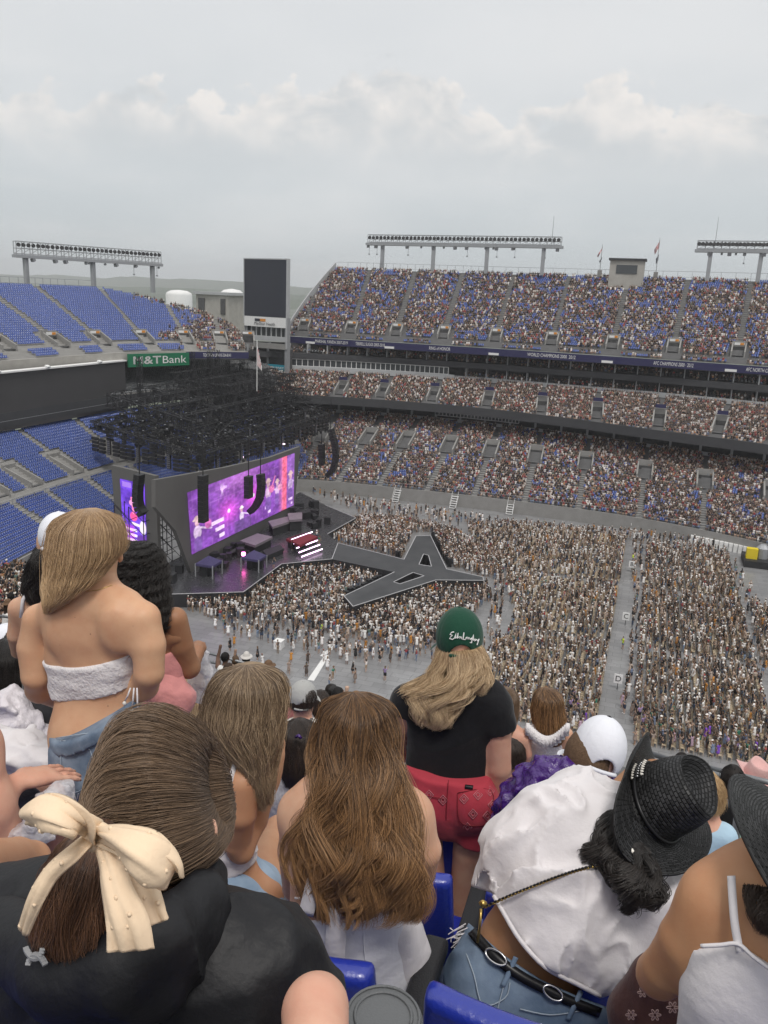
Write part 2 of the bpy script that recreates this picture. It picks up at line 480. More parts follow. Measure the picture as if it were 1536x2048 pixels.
# floor tile seams in the floor cover
def floor_material(m):
    t = m.node_tree; L = t.links.new; b = t.nodes['Principled BSDF']
    src = b.inputs['Base Color'].links[0].from_socket
    tc = t.nodes.new('ShaderNodeTexCoord')
    br = t.nodes.new('ShaderNodeTexBrick'); br.offset = .5
    br.inputs['Scale'].default_value = 1.0; br.inputs['Brick Width'].default_value = 2.3; br.inputs['Row Height'].default_value = 1.1
    br.inputs['Mortar Size'].default_value = .035; br.inputs['Mortar Smooth'].default_value = .3
    br.inputs['Color1'].default_value = (1, 1, 1, 1); br.inputs['Color2'].default_value = (.80, .80, .80, 1); br.inputs['Mortar'].default_value = (.55, .55, .55, 1)
    L(tc.outputs['Object'], br.inputs['Vector'])
    mx = t.nodes.new('ShaderNodeMix'); mx.data_type = 'RGBA'; mx.blend_type = 'MULTIPLY'; mx.inputs[0].default_value = 1
    L(src, mx.inputs[6]); L(br.outputs['Color'], mx.inputs[7]); L(mx.outputs[2], b.inputs['Base Color'])
floor_material(m_floor)

# ------------------------------------------------------------------ ground, field floor, hills
m_ground = mat('parkland', (.075, .095, .06), .9, noise=(.004, .9, (.16, .165, .15)))
g = MB().prism([(-9000, -3000), (9000, -3000), (9000, 14000), (-9000, 14000)], -7, -6).build('ground', m_ground); tag(g, kind='structure')
fl = MB().prism([(-130, 40), (80, 40), (80, 240), (-130, 240)], -.5, 0).build('field_floor', m_floor); tag(fl, kind='structure')

def hills(name, y0, h0, seed, amp, a0=-7000, a1=5200):
    xs = np.linspace(a0, a1, 260); V = []; Fc = []
    for j, (dy, hh) in enumerate(((0, 0), (250, .55), (600, 1.0), (1400, .9))):
        nz = vnoise(np.stack([xs/900, xs*0+seed, xs*0+j*.3], 1), seed)*.5+vnoise(np.stack([xs/260, xs*0+seed, xs*0+j*.3], 1), seed+1)*.28+vnoise(np.stack([xs/50, xs*0, xs*0+j], 1), seed+2)*.12
        z = -6+hh*(h0+amp*nz)
        V += [(x, y0+dy, zz) for x, zz in zip(xs, z)]
    n = len(xs)
    for j in range(3): Fc += [(j*n+i, j*n+i+1, (j+1)*n+i+1, (j+1)*n+i) for i in range(n-1)]
    return link(name, mesh_np(name, V, Fc, True), None, m_hill)
m_hill = mat('wooded_hill', (.035, .06, .03), .9, noise=(.012, .9, (.085, .10, .06)), bump=(.03, 1, 8))
for i, (y, h, sd_, am) in enumerate(((2300, 40, 3, 26), (3900, 80, 9, 42))):
    o = hills('hills', y, h, sd_, am); tag(o, kind='structure')

# ------------------------------------------------------------------ stands
def interp_poly(pts, s):
    pts = np.array(pts, float); n = len(pts)-1; x = np.clip(np.asarray(s, float), 0, 1)*n
    i = np.clip(np.floor(x).astype(int), 0, n-1); f = (x-i)[..., None]
    p0 = pts[np.maximum(i-1, 0)]; p1 = pts[i]; p2 = pts[i+1]; p3 = pts[np.minimum(i+2, n)]
    return .5*((2*p1)+(-p0+p2)*f+(2*p0-5*p1+4*p2-p3)*f*f+(-p0+3*p1-3*p2+p3)*f**3)
SEATS = []      # x, y, z, facing, shade
SEATED = []     # x, y, z, facing
def resample_same(front, back): return front, back
class Stand:
    def __init__(s, front, back, z0, z1, rows, s0=None, s1=None):
        s.f, s.b, s.z0, s.z1, s.rows = front, back, z0, z1, rows
        s.s0 = s0 or (lambda t: 0.0); s.s1 = s1 or (lambda t: 1.0)
    def pos(s, u, t):
        u = np.asarray(u, float); P = interp_poly(s.f, u); Q = interp_poly(s.b, u)
        t = np.asarray(t, float)[..., None] if np.ndim(t) else t
        return P+(Q-P)*t
    def terrace(s, name, parent, mat_, n=90, holes=()):
        V = []; Fc = []; R = s.rows
        us = np.linspace(0, 1, n)
        for r in range(R+1):
            t = r/R
            u = s.s0(t)+(s.s1(t)-s.s0(t))*us
            P = s.pos(u, t); zl = s.z0+(s.z1-s.z0)*max(0, (r-1))/R; zh = s.z0+(s.z1-s.z0)*r/R
            V += [(x, y, zl) for x, y in P]+[(x, y, zh) for x, y in P]
        for r in range(R+1):
            o = r*2*n
            for i in range(n-1):
                Fc.append((o+i, o+i+1, o+n+i+1, o+n+i))
                if r < R: Fc.append((o+n+i, o+n+i+1, o+2*n+i+1, o+2*n+i))
        return link(name, mesh_np(name, np.array(V), np.array(Fc)), parent, mat_)
    def fill(s, aisles, occ, gap=.75, pitch=.52, skip=None, shade=1.0, rows=None, seat_every=True):
        """aisles: s values; occ(u,t)->occupancy 0..1"""
        R = s.rows
        for r in range(R) if rows is None else rows:
            t = (r+.45)/R; tt = r/R
            a, b = s.s0(tt), s.s1(tt)
            us = np.linspace(a, b, 400); P = s.pos(us, t)
            sl = np.concatenate([[0], np.cumsum(np.linalg.norm(np.diff(P, axis=0), axis=1))])
            d = np.arange(.4, sl[-1]-.3, pitch)
            if len(d) == 0: continue
            u = np.interp(d, sl, us)
            C = s.pos(u, t); G = s.pos(u, t+.02)-s.pos(u, t-.02)
            fac = np.arctan2(-G[:, 1], -G[:, 0])       # facing the field
            Lm = sl[-1]/(b-a+1e-9)
            ok = np.ones(len(d), bool)
            for q in aisles: ok &= np.abs(u-q)*Lm > gap
            if skip is not None: ok &= ~skip(u, t*np.ones_like(u), Lm)
            z = s.z0+(s.z1-s.z0)*r/R
            o = occ(u, t) if callable(occ) else np.full(len(u), occ)
            # parties sit together: noise with a length of a few seats
            nz = np.clip(.5+.62*vnoise(np.stack([d/2.6, d*0+r*.55, d*0+s.z0], 1), 5), 0, 1)*.5+rng.random(len(d))*.5
            taken = nz < o
            for i in np.nonzero(ok)[0]:
                if taken[i]: SEATED.append((C[i, 0]+rng.normal(0, .04), C[i, 1]+rng.normal(0, .04), z, fac[i]))
                if not taken[i] or rng.random() < .12: SEATS.append((C[i, 0], C[i, 1], z, fac[i], shade))
def wall_strip(name, pts, z0, z1, mat_, parent, n=80, thick=.3, s0=0, s1=1, out=(0, 0)):
    P = interp_poly(pts, np.linspace(s0, s1, n))+np.array(out)
    T = np.gradient(P, axis=0); T /= np.linalg.norm(T, axis=1)[:, None]; Nn = np.stack([-T[:, 1], T[:, 0]], 1)
    mid = P.mean(0); 
    Q = P+Nn*thick
    V = [(x, y, z0) for x, y in P]+[(x, y, z1) for x, y in P]+[(x, y, z1) for x, y in Q]+[(x, y, z0) for x, y in Q]
    Fc = []
    for k in range(4):
        for i in range(n-1): Fc.append((k*n+i, k*n+i+1, ((k+1) % 4)*n+i+1, ((k+1) % 4)*n+i))
    Fc += [(0, n, 2*n, 3*n), (n-1, 4*n-1, 3*n-1, 2*n-1)]
    return link(name, mesh_np(name, V, Fc), parent, mat_)

# far side stand, control points from the near right end to the far corner
A = [45, 20, 0, -20, -45, -72, -94]
W0 = [(45, 143), (20, 157.5), (0, 165), (-20, 167.4), (-45, 167.6), (-72, 165), (-92, 152)]
LT = [(50, 171), (21, 184.5), (0, 192.7), (-22, 200.5), (-47, 205), (-76, 205), (-108, 192)]
CLF = [(48, 166), (19.5, 177.8), (0, 184.5), (-22, 192.7), (-45, 197.5), (-76, 196), (-106, 186)]
CB = [(50, 192), (24, 200.8), (0, 207.3), (-24, 210.8), (-46, 213.5), (-77, 211.5), (-108, 203)]
UF = [(50, 194), (23, 201.3), (0, 204.8), (-24, 208), (-46, 210), (-75, 210.2), (-97, 211)]
UT = [(56, 226), (27, 233), (2, 237), (-24, 240), (-48, 242), (-80, 242), (-104, 242)]
UF0, UF1, UTZ = 29.35, 31.05, 50.0
far = empty('far_grandstand', (-30, 190, 0)); tag(far, 'long far side grandstand of three packed tiers with a purple lettered band', 'grandstand')
def fchild(o): return child(o, far)
lower = Stand(W0, LT, 2.6, 12.4, 34)
club = Stand(CLF, CB, 17.2, 22.2, 17)
LEFT_TOP = .80       # where the top row ends at the notch
_u = np.linspace(.6, 1, 800); _P = interp_poly(UT, _u); S_TOP = float(_u[np.argmin(np.abs(project(np.column_stack([_P, np.full(800, 50.0)]))[:, 0]-672))]); print('STOP', S_TOP)
upper = Stand(UF, UT, 31.2, UTZ, 40, s1=lambda t: 1.0-(1.0-S_TOP)*t)
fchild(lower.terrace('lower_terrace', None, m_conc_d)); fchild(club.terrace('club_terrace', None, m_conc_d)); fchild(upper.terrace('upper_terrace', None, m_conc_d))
fchild(wall_strip('field_wall', W0, 0, 2.75, m_conc, None, out=(0, 0)))
fchild(wall_strip('parapet', LT, 12.4, 13.15, m_grey, None, out=(0, .3)))
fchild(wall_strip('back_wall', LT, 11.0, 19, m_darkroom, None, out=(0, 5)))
fchild(wall_strip('club_fascia', CLF, 15.6, 17.6, m_dark, None))
fchild(wall_strip('club_parapet', CB, 22.2, 23.35, m_grey, None, out=(0, .25)))
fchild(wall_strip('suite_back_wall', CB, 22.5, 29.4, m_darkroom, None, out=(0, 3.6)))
fchild(wall_strip('suite_slab', CB, 25.55, 27.0, m_dark, None, out=(0, -.7), thick=-4))
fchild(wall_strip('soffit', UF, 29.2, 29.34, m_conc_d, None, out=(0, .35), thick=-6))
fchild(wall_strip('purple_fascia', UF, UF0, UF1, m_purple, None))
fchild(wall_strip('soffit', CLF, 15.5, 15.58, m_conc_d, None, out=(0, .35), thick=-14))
def posts(name, pts, z0, z1, step, w, mat_, s0=0, s1=1, out=(0, 0), d=None):
    us = np.linspace(s0, s1, 800); P = interp_poly(pts, us); sl = np.concatenate([[0], np.cumsum(np.linalg.norm(np.diff(P, axis=0), axis=1))])
    me = None; k = 0
    for dd in np.arange(step/2, sl[-1], step):
        x, y = np.interp(dd, sl, P[:, 0])+out[0], np.interp(dd, sl, P[:, 1])+out[1]
        if me is None: me = MB().box((0, 0, (z1-z0)/2), (w, d or w, z1-z0)).mesh(name); me.materials.append(mat_)
        o = link(name, me); o.location = (x, y, z0); child(o, far) if False else None
        o.parent = far; o.matrix_parent_inverse = Matrix.Translation(far.location).inverted()
posts('column', LT, 12.4, 16, 6.6, .5, m_grey, out=(0, .8))
posts('suite_partition', CB, 23.3, 25.6, 5.4, .22, m_grey, out=(0, 1.6), d=2.2)
posts('suite_partition', CB, 27.0, 29.3, 5.4, .22, m_grey, out=(0, 1.6), d=2.2)
# press windows at the corner: each frame holds a glass pane
def press_windows(ring, z0, z1, s0, s1, n, out):
    for k in range(n):
        u = [s0+(s1-s0)*(k+e)/n for e in (0, 1)]
        p, q = interp_poly(ring, np.array(u))+np.array(out)
        p = np.append(p, z0); q = np.append(q, z0); up = np.array([0, 0, z1-z0])
        fr = MB(); w = .16
        for a_, b_ in ((p, q), (p+up, q+up), (p, p+up), ((p+q)/2, (p+q)/2+up)): fr.bar(a_, b_, w)
        fo = child(fr.build('window', m_white), far)
        po = MB().slab([p, q, q+up, p+up], .05, (0, 1, 0)).build('pane', m_glass); po.parent = fo; po.matrix_parent_inverse = Matrix.Translation(far.location).inverted() @ Matrix.Identity(4)
        po.matrix_parent_inverse = (fo.matrix_parent_inverse).copy() if False else Matrix.Identity(4)
press_windows(CB, 23.6, 25.4, .70, .92, 16, (0, -.35))
fchild(wall_strip('spandrel', CB, 22.2, 23.6, m_grey, None, s0=.69, s1=.93, out=(0, -.5)))
press_windows(LT, 13.8, 15.4, .56, .70, 12, (0, .1))

# lettering on the purple band
def on_ring(ring, u_px, z):
    """ring parameter whose point at height z projects on photo column u_px"""
    us = np.linspace(0, 1, 2000); P = interp_poly(ring, us); q = project(np.column_stack([P, np.full(len(P), z)]))
    i = int(np.argmin(np.abs(q[:, 0]-u_px))); return us[i]
def band_text(body, u_px, wpx, parent=None, h=.85):
    s_ = on_ring(UF, u_px, 30.2); P = interp_poly(UF, np.array([s_-.004, s_, s_+.004]))
    x = P[0]-P[2]; xdir = np.array([x[0], x[1], 0]); xdir /= np.linalg.norm(xdir); nd = np.array([xdir[1], -xdir[0], 0])
    a_ = interp_poly(UF, np.array([on_ring(UF, u_px-wpx/2, 30.2), on_ring(UF, u_px+wpx/2, 30.2)])); w = float(np.linalg.norm(a_[0]-a_[1]))
    o = text_mesh('lettering', body, h, m_letters, (P[1][0], P[1][1], 30.2), xdir, nd, width=w, extrude=.40)
    child(o, far)
for body, u, w in (('MARSHAL YANDA 2007-2019', 664, 64), ('TERRELL SUGGS 2003-2018', 741, 58), ('RING of HONOR', 880, 42), ('WORLD CHAMPIONS 2000  2012', 1103, 96), ('AFC CHAMPIONS 2000 · 2012', 1347, 80), ('AFC NORTH CHAMPIONS', 1530, 76)):
    band_text(body, u, w)
# small lamps hung on the band
for u in (780, 988, 1215, 1462, 622):
    s_ = on_ring(UF, u, 30); p = interp_poly(UF, np.array([s_]))[0]
    child(MB().box((p[0], p[1]-.25, 29.75), (2.6, .5, .55)).build('fascia_lamp', m_white), far)

# aisles and vomitories
def aisle_s(st, px, t):
    """ring parameters of aisles whose row t shows at photo columns px"""
    us = np.linspace(0, 1, 2000); P = st.pos(us, t); z = st.z0+(st.z1-st.z0)*t
    q = project(np.column_stack([P, np.full(len(P), z)]))
    return [float(us[np.argmin(np.abs(q[:, 0]-u))]) for u in px]
up_aisles = aisle_s(upper, (628, 722, 812, 907, 1010, 1122, 1242, 1362, 1490, 1610), .55)
lo_aisles = aisle_s(lower, (622, 712, 790, 880, 968, 1062, 1165, 1285, 1408, 1545), .35)
cl_aisles = aisle_s(club, (690, 772, 872, 980, 1085, 1195, 1320, 1445, 1560), .5)
def vomitory(st, u, t0, t1, halfw, parent, wallm, sign=False, name='vomitory', hgt=2.7, open_z=0.0):
    """walls flanking a stair mouth cut in the rows, with a dark doorway at its back"""
    p0 = st.pos(np.array([u]), t0)[0]; p1 = st.pos(np.array([u]), t1)[0]
    y = p1-p0; Ly = np.linalg.norm(y); y = y/Ly; x = np.array([y[1], -y[0]])
    z0 = st.z0+(st.z1-st.z0)*t0; z1 = st.z0+(st.z1-st.z0)*t1
    ztop = max(z1+.35, z0+hgt+.2)
    m = MB()
    for sg in (-1, 1):
        a_ = p0+x*sg*halfw; b_ = p1+x*sg*halfw; o_ = x*sg*.32
        V = [(*a_, z0-.2), (*b_, z0-.2), (*b_, ztop), (*a_, z0+1.0)]; V2 = [(*(a_+o_), z0-.2), (*(b_+o_), z0-.2), (*(b_+o_), ztop), (*(a_+o_), z0+1.0)]
        m.add(V+V2, [(0, 1, 2, 3), (7, 6, 5, 4), (3, 2, 6, 7), (0, 3, 7, 4), (1, 5, 6, 2)])
    R = np.array([[x[0], y[0], 0], [x[1], y[1], 0], [0, 0, 1]])
    m.box((*(p1+y*.2), ztop-.35), (2*halfw+.6, .5, 1.3), R)
    o = m.build(name, wallm); child(o, parent)
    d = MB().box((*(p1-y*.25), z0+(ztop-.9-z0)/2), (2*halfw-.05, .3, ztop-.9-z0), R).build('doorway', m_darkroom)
    f_ = MB().box((*((p0+p1)/2), z0+.12), (2*halfw-.05, Ly*.96, .1), R).build('landing', m_conc_d)
    for q in (d, f_): q.parent = o
    if sign:
        sg_ = MB().box((*(p1-y*.5), ztop-.25), (2*halfw*.85, .12, .55), R).build('sign', m_white); sg_.parent = o
        s2 = MB().box((*(p1-y*.57+x*halfw*.45), ztop-.25), (halfw*.62, .1, .5), R).build('sign_panel', m_orange); s2.parent = o
    return o
for u in up_aisles: vomitory(upper, u, .085, .185, 1.25, far, m_conc, sign=True)
for u in lo_aisles: vomitory(lower, u, .52, .70, 1.35, far, m_conc)
for u in cl_aisles:
    o = vomitory(club, u, .15, .42, 1.1, far, m_conc)
    p = club.pos(np.array([u]), .41)[0]
    s_ = MB().box((p[0], p[1]-.35, 21.7), (2.2, .15, .8)).build('sign', m_purple); s_.parent = o
def vom_skip(sv, t0, t1, hw):
    def f(u, t, Lm):
        r = np.zeros(len(u), bool)
        for q in sv: r |= (np.abs(u-q)*Lm < hw) & (t > t0) & (t < t1)
        return r
    return f
def aisle_strips(st, sv, parent, t0=0.0, t1=1.0, w=.7):
    for q in sv:
        if not (0.01 < q < .99): continue
        m = MB(); R = st.rows; k0, k1 = int(R*t0), int(R*t1)
        for r in range(k0, k1):
            if q > st.s1(r/R): break
            p = st.pos(np.array([q]), (r+.5)/R)[0]; d = st.pos(np.array([q]), 1.0)[0]-st.pos(np.array([q]), 0.0)[0]
            y = d/np.linalg.norm(d); x = np.array([y[1], -y[0]]); z = st.z0+(st.z1-st.z0)*(r+.25)/R
            Rm = np.array([[x[0], y[0], 0], [x[1], y[1], 0], [0, 0, 1]])
            m.box((*p, z+.02), (1.25, np.linalg.norm(d)/R*.6, .2), Rm)
        if m.n: child(m.build('aisle_stair', m_conc), parent)
aisle_strips(upper, up_aisles, far, .2); aisle_strips(lower, lo_aisles, far, 0, .48)
def walk_skip(base, w0, w1):
    return lambda u, t, Lm: base(u, t, Lm) | ((t > w0) & (t < w1))
upper.fill(up_aisles, lambda u, t: .62-.06*(t > .9)+0*u, skip=walk_skip(vom_skip(up_aisles, .0, .20, 2.4), .03, .075))
lower.fill(lo_aisles, lambda u, t: .72+0*u, skip=walk_skip(vom_skip(lo_aisles, .47, .71, 2.1), .455, .505))
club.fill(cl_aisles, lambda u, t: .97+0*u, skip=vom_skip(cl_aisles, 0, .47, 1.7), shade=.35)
# people inside the suites
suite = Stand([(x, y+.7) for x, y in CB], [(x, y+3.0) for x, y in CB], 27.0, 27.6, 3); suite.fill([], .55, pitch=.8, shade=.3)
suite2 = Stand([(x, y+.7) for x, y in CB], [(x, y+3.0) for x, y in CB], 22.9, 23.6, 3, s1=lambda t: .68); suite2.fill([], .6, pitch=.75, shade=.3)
# railing behind the top row, slanting down the notch
def railing(name, P, h, parent, mat_, post=2.0, w=.09, mids=1):
    m = MB(); P = [np.array(p, float) for p in P]; up = np.array([0, 0, h])
    for p, q in zip(P, P[1:]):
        m.bar(p+up, q+up, w)
        for k in range(mids): m.bar(p+up*(k+.6)/(mids+1), q+up*(k+.6)/(mids+1), w*.7)
        n = max(1, int(np.linalg.norm(q-p)/post))
        for i in range(n): c = p+(q-p)*i/n; m.bar(c, c+up, w)
    o = m.build(name, mat_); return child(o, parent) if parent else o
us = np.linspace(0, S_TOP, 40); P = upper.pos(us, 1.01)
railing('top_railing', [(x, y, UTZ) for x, y in P], 2.0, far, m_steel, w=.08)
P = [(*upper.pos(np.array([upper.s1(t)]), t)[0], upper.z0+(UTZ-upper.z0)*t) for t in np.linspace(.05, 1, 9)]
mm = MB()
for p, q in zip(P, P[1:]): mm.slab([np.array(p)-[0, 0, .6], np.array(q)-[0, 0, .6], np.array(q)+[0, 0, 1.9], np.array(p)+[0, 0, 1.9]], .25, (-1, 0, 0))
child(mm.build('end_screen_wall', m_grey), far)
railing('field_rail', [(x, y+.3, 2.75) for x, y in interp_poly(W0, np.linspace(0, 1, 50))], .9, far, m_steel, w=.06)

# ------------------------------------------------------------------ end stand on the left
LW0 = [(-84, 84), (-87, 100), (-89, 122), (-88, 142), (-83, 158), (-70, 170)]
LLT = [(-112, 84), (-113, 100), (-113.5, 122), (-113, 150), (-108, 176), (-92, 195)]
LCB = [(-130, 84), (-131, 100), (-131, 122), (-129, 152), (-121, 186), (-103, 210)]
UFL = [(-117, 84), (-117, 102), (-115.8, 126), (-113.4, 160), (-106.3, 176), (-96, 186.5)]
UTL = [(-150, 84), (-150, 102), (-148, 130), (-143, 172), (-131, 200), (-112, 217)]
left = empty('end_grandstand', (-110, 130, 0)); tag(left, 'end grandstand of empty blue seats behind the stage', 'grandstand')
llow = Stand(LW0, LLT, 2.8, 15.4, 32)
lup = Stand(UFL, UTL, 28.2, 41.6, 34, s1=lambda t: .985-.30*(max(0, (t-.1)/.9))**1.7)
lclub = Stand([(x+1, y) for x, y in LLT], LCB, 19.0, 24.8, 16)
for st, nm in ((llow, 'lower_terrace'), (lup, 'upper_terrace'), (lclub, 'club_terrace')): child(st.terrace(nm, None, m_conc), left)
child(wall_strip('field_wall', LW0, 0, 3.0, m_conc, None, thick=-.3), left)
child(wall_strip('upper_fascia', UFL, 26.3, 28.2, m_conc_l, None, thick=-.3), left)
child(wall_strip('purple_fascia', UFL, 26.45, 28.0, m_purple, None, thick=-.1, s0=.79, s1=1, out=(.35, -.25)), left)
child(wall_strip('soffit', UFL, 26.0, 26.2, m_conc_d, None, thick=8), left)
child(wall_strip('club_fascia', [(x+1, y) for x, y in LLT], 16.6, 19.2, m_dark, None, thick=-.2), left)
child(wall_strip('back_wall', LCB, 15, 27, m_dark, None, thick=-.2), left)
lup_a = aisle_s(lup, (-60, 60, 155, 257, 352, 432, 505), .45)
llo_a = aisle_s(llow, (-40, 30, 118, 215, 330, 440), .62)
for u in lup_a: vomitory(lup, u, .11, .25, 1.4, left, m_conc, sign=True, hgt=2.6)
for u in llo_a: vomitory(llow, u, .44, .66, 1.2, left, m_conc)
aisle_strips(lup, lup_a, left, .28); aisle_strips(llow, llo_a, left, .0, .40); aisle_strips(llow, llo_a, left, .7, 1)
def left_occ(u, t):
    q = np.clip((u-.765+.05*np.sin(t*9))*14, 0, 1); return q*.78
n_before = len(SEATS)
lup.fill(lup_a, left_occ, skip=walk_skip(vom_skip(lup_a, .0, .29, 2.3), .085, .135))
llow.fill(llo_a, 0.0, skip=walk_skip(vom_skip(llo_a, .40, .72, 2.5), .36, .43))
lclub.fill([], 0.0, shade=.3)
railing('top_railing', [(*p, 41.6) for p in lup.pos(np.linspace(0, .68, 30), 1.01)], 1.9, left, m_steel, w=.09)
railing('walk_rail', [(*p, 2.8+12.6*.36) for p in llow.pos(np.linspace(0, 1, 40), .362)], .95, left, m_steel, w=.08)

# unlit video board
bb = empty('video_board', (-113, 130, 16)); tag(bb, 'huge unlit dark video board above empty blue seats', 'video board')
pb = [(-112.6, 90), (-112.3, 159.3)]
def board(p, q, z0, z1, th): return MB().slab([(*p, z0), (*q, z0), (*q, z1), (*p, z1)], th, (-1, 0, 0))
child(board(pb[0], pb[1], 15.9, 26.2, 1.2).build('panel', m_board_off), bb)
child(MB().box((-112.9, 124.6, 26.5), (1.8, 70, .28)).build('top_cap', m_white), bb)
child(MB().bar((-111.2, 90, 17.9), (-111.2, 159, 17.9), .06).build('cable', m_steel), bb)
for y in (121, 134, 150): child(MB().box((-112, y, 26.85), (.7, .9, .4), rotm(0, .4, 0)).build('floodlight', m_white), bb)
# green sponsor sign, blue message strip, teal sign
def place_sign(name, u0, v0, u1, v1, a_of, label, mat_, body, tw, mat_t, cat='sign', th=.35, bold=None):
    """flat sign whose top-left and top-right corners are seen at the two pixels on the stand's front"""
    p = at_a(u0, v0, a_of[0]); q = at_a(u1, v0+(v1[0]-v0), a_of[1]) if isinstance(v1, tuple) else at_a(u1, v0, a_of[1])
    return p, q
sg = empty('green_sign', (-110, 165, 25)); tag(sg, 'green sign with large white letters beside the dark video board', 'sign')
p, q = np.array([-111.9, 160.0, 25.0]), np.array([-105.2, 174.5, 25.0])
x = (q-p); x /= np.linalg.norm(x); nd = np.array([x[1], -x[0], 0])
child(MB().slab([p, q, q+[0, 0, 2.9], p+[0, 0, 2.9]], .4, -nd).build('panel', m_green), sg)
c = p+(q-p)*.27+[0, 0, 1.45]
child(text_mesh('lettering', 'M&T', 1.75, m_letters, p+(q-p)*.29+[0, 0, 1.4], x, nd, extrude=.05, width=7.0), sg)
for dz in (.04, -.04): child(text_mesh('lettering', 'M&T', 1.75, m_letters, p+(q-p)*.29+[0, 0, 1.4+dz]+x*.12, x, nd, extrude=.06, width=7.0), sg)
child(text_mesh('lettering', 'Bank', 1.75, m_letters, p+(q-p)*.74+[0, 0, 1.4], x, nd, extrude=.05, width=6.4), sg)
s_ = on_ring(UFL, 433, 27); P3 = interp_poly(UFL, np.array([s_-.01, s_, s_+.01])); x2 = np.append(P3[2]-P3[0], 0); x2 /= np.linalg.norm(x2); n2 = np.array([x2[1], -x2[0], 0])
child(text_mesh('lettering', 'TEXT RVN UP 410-324-8141', .8, m_letters, np.array([*P3[1], 27.2])+n2*.62, x2, n2, width=6.8, extrude=.1), left)

# ------------------------------------------------------------------ tall corner scoreboard
sb = empty('corner_scoreboard', (-99, 204, 22)); tag(sb, 'tall unlit portrait scoreboard at the stadium corner with white sponsor strip', 'scoreboard')
bS = 206.0
c00, c10 = at_b(489, 631, bS), at_b(572, 636, bS-3)
zt = at_b(485, 518, bS)[2]; zb = c00[2]
xd = c10-c00; xd[2] = 0; W = np.linalg.norm(xd); xd /= W; nd = np.array([xd[1], -xd[0], 0])
def sbq(x0, x1, z0, z1, th, nm, m_, off=0.0): 
    o_ = np.array([c00[0], c00[1], 0])-nd*(-off)
    return child(MB().slab([o_+xd*x0+[0, 0, z0], o_+xd*x1+[0, 0, z0], o_+xd*x1+[0, 0, z1], o_+xd*x0+[0, 0, z1]], th, -nd).build(nm, m_), sb)
sbq(0, W, zb, zt, 1.0, 'screen', m_screen_off)
sbq(-.25, W+.25, zt, zt+.3, 1.4, 'top_trim', m_grey, .1)
sbq(-.25, -.02, zb-2, zt, 1.3, 'side_trim', m_grey, .1); sbq(W+.02, W+.3, zb-8, zt, 1.3, 'side_trim', m_grey, .1)
sbq(0, W, zb-2.6, zb-.05, 1.0, 'sponsor_strip', m_white, .05)
o_ = np.array([c00[0], c00[1], 0])
child(MB().slab([o_+xd*-.1+[0, 0, zb-9], o_+xd*-3.1-nd*5+[0, 0, zb-3], o_+xd*-2.2-nd*5+[0, 0, zb+3], o_+xd*-.15-nd*.2+[0, 0, zt]], .3, -nd).build('side_panel', m_grey), sb)
child(text_mesh('lettering', 'MedStar Health', .85, m_screen_off, o_+xd*W*.5+[0, 0, zb-1.85], xd, nd, width=W*.5, extrude=.2), sb)
child(MB().slab([o_+xd*W*.26+nd*.1+[0, 0, zb-1.25], o_+xd*W*.39+nd*.1+[0, 0, zb-1.25], o_+xd*W*.39+nd*.1+[0, 0, zb-.55], o_+xd*W*.26+nd*.1+[0, 0, zb-.55]], .05, nd).build('sponsor_logo', m_screen_off), sb)
child(MB().slab([o_+xd*W*.39+nd*.1+[0, 0, zb-1.25], o_+xd*W*.52+nd*.1+[0, 0, zb-1.25], o_+xd*W*.52+nd*.1+[0, 0, zb-.55], o_+xd*W*.39+nd*.1+[0, 0, zb-.55]], .05, nd).build('sponsor_logo', m_orange), sb)
sbq(.1, W-.1, zb-5.0, zb-2.7, .4, 'control_room', m_glass, -1.2)
for k in range(9): sbq(.2+k*(W-.5)/8, .38+k*(W-.5)/8, zb-5.0, zb-2.7, .3, 'mullion', m_grey, -.4)
sbq(0, W, zb-6.2, zb-5.0, 1.6, 'balcony', m_grey, 0); sbq(0, W, zb-8.2, zb-6.8, 1.2, 'balcony', m_conc, .1)
sbq(.3, W-.3, zb-15.5, zb-8.2, 1.0, 'lower_wall', m_darkroom, -2.4)
sbq(W*.02, W*.98, zb-15.2, zb-12.4, .5, 'teal_sign', m_teal, -1.2)
child(text_mesh('lettering', 'START YOUR JOURNEY', .55, m_letters, o_+xd*W*.5-nd*1.2+[0, 0, zb-13.2], xd, nd, width=W*.8, extrude=.12), sb)
sbq(W-.5, W+.4, zb-20, zb, 1.2, 'leg', m_steel, -.2); sbq(-.2, .5, zb-20, zb-2, 1.2, 'leg', m_steel, -1.5)

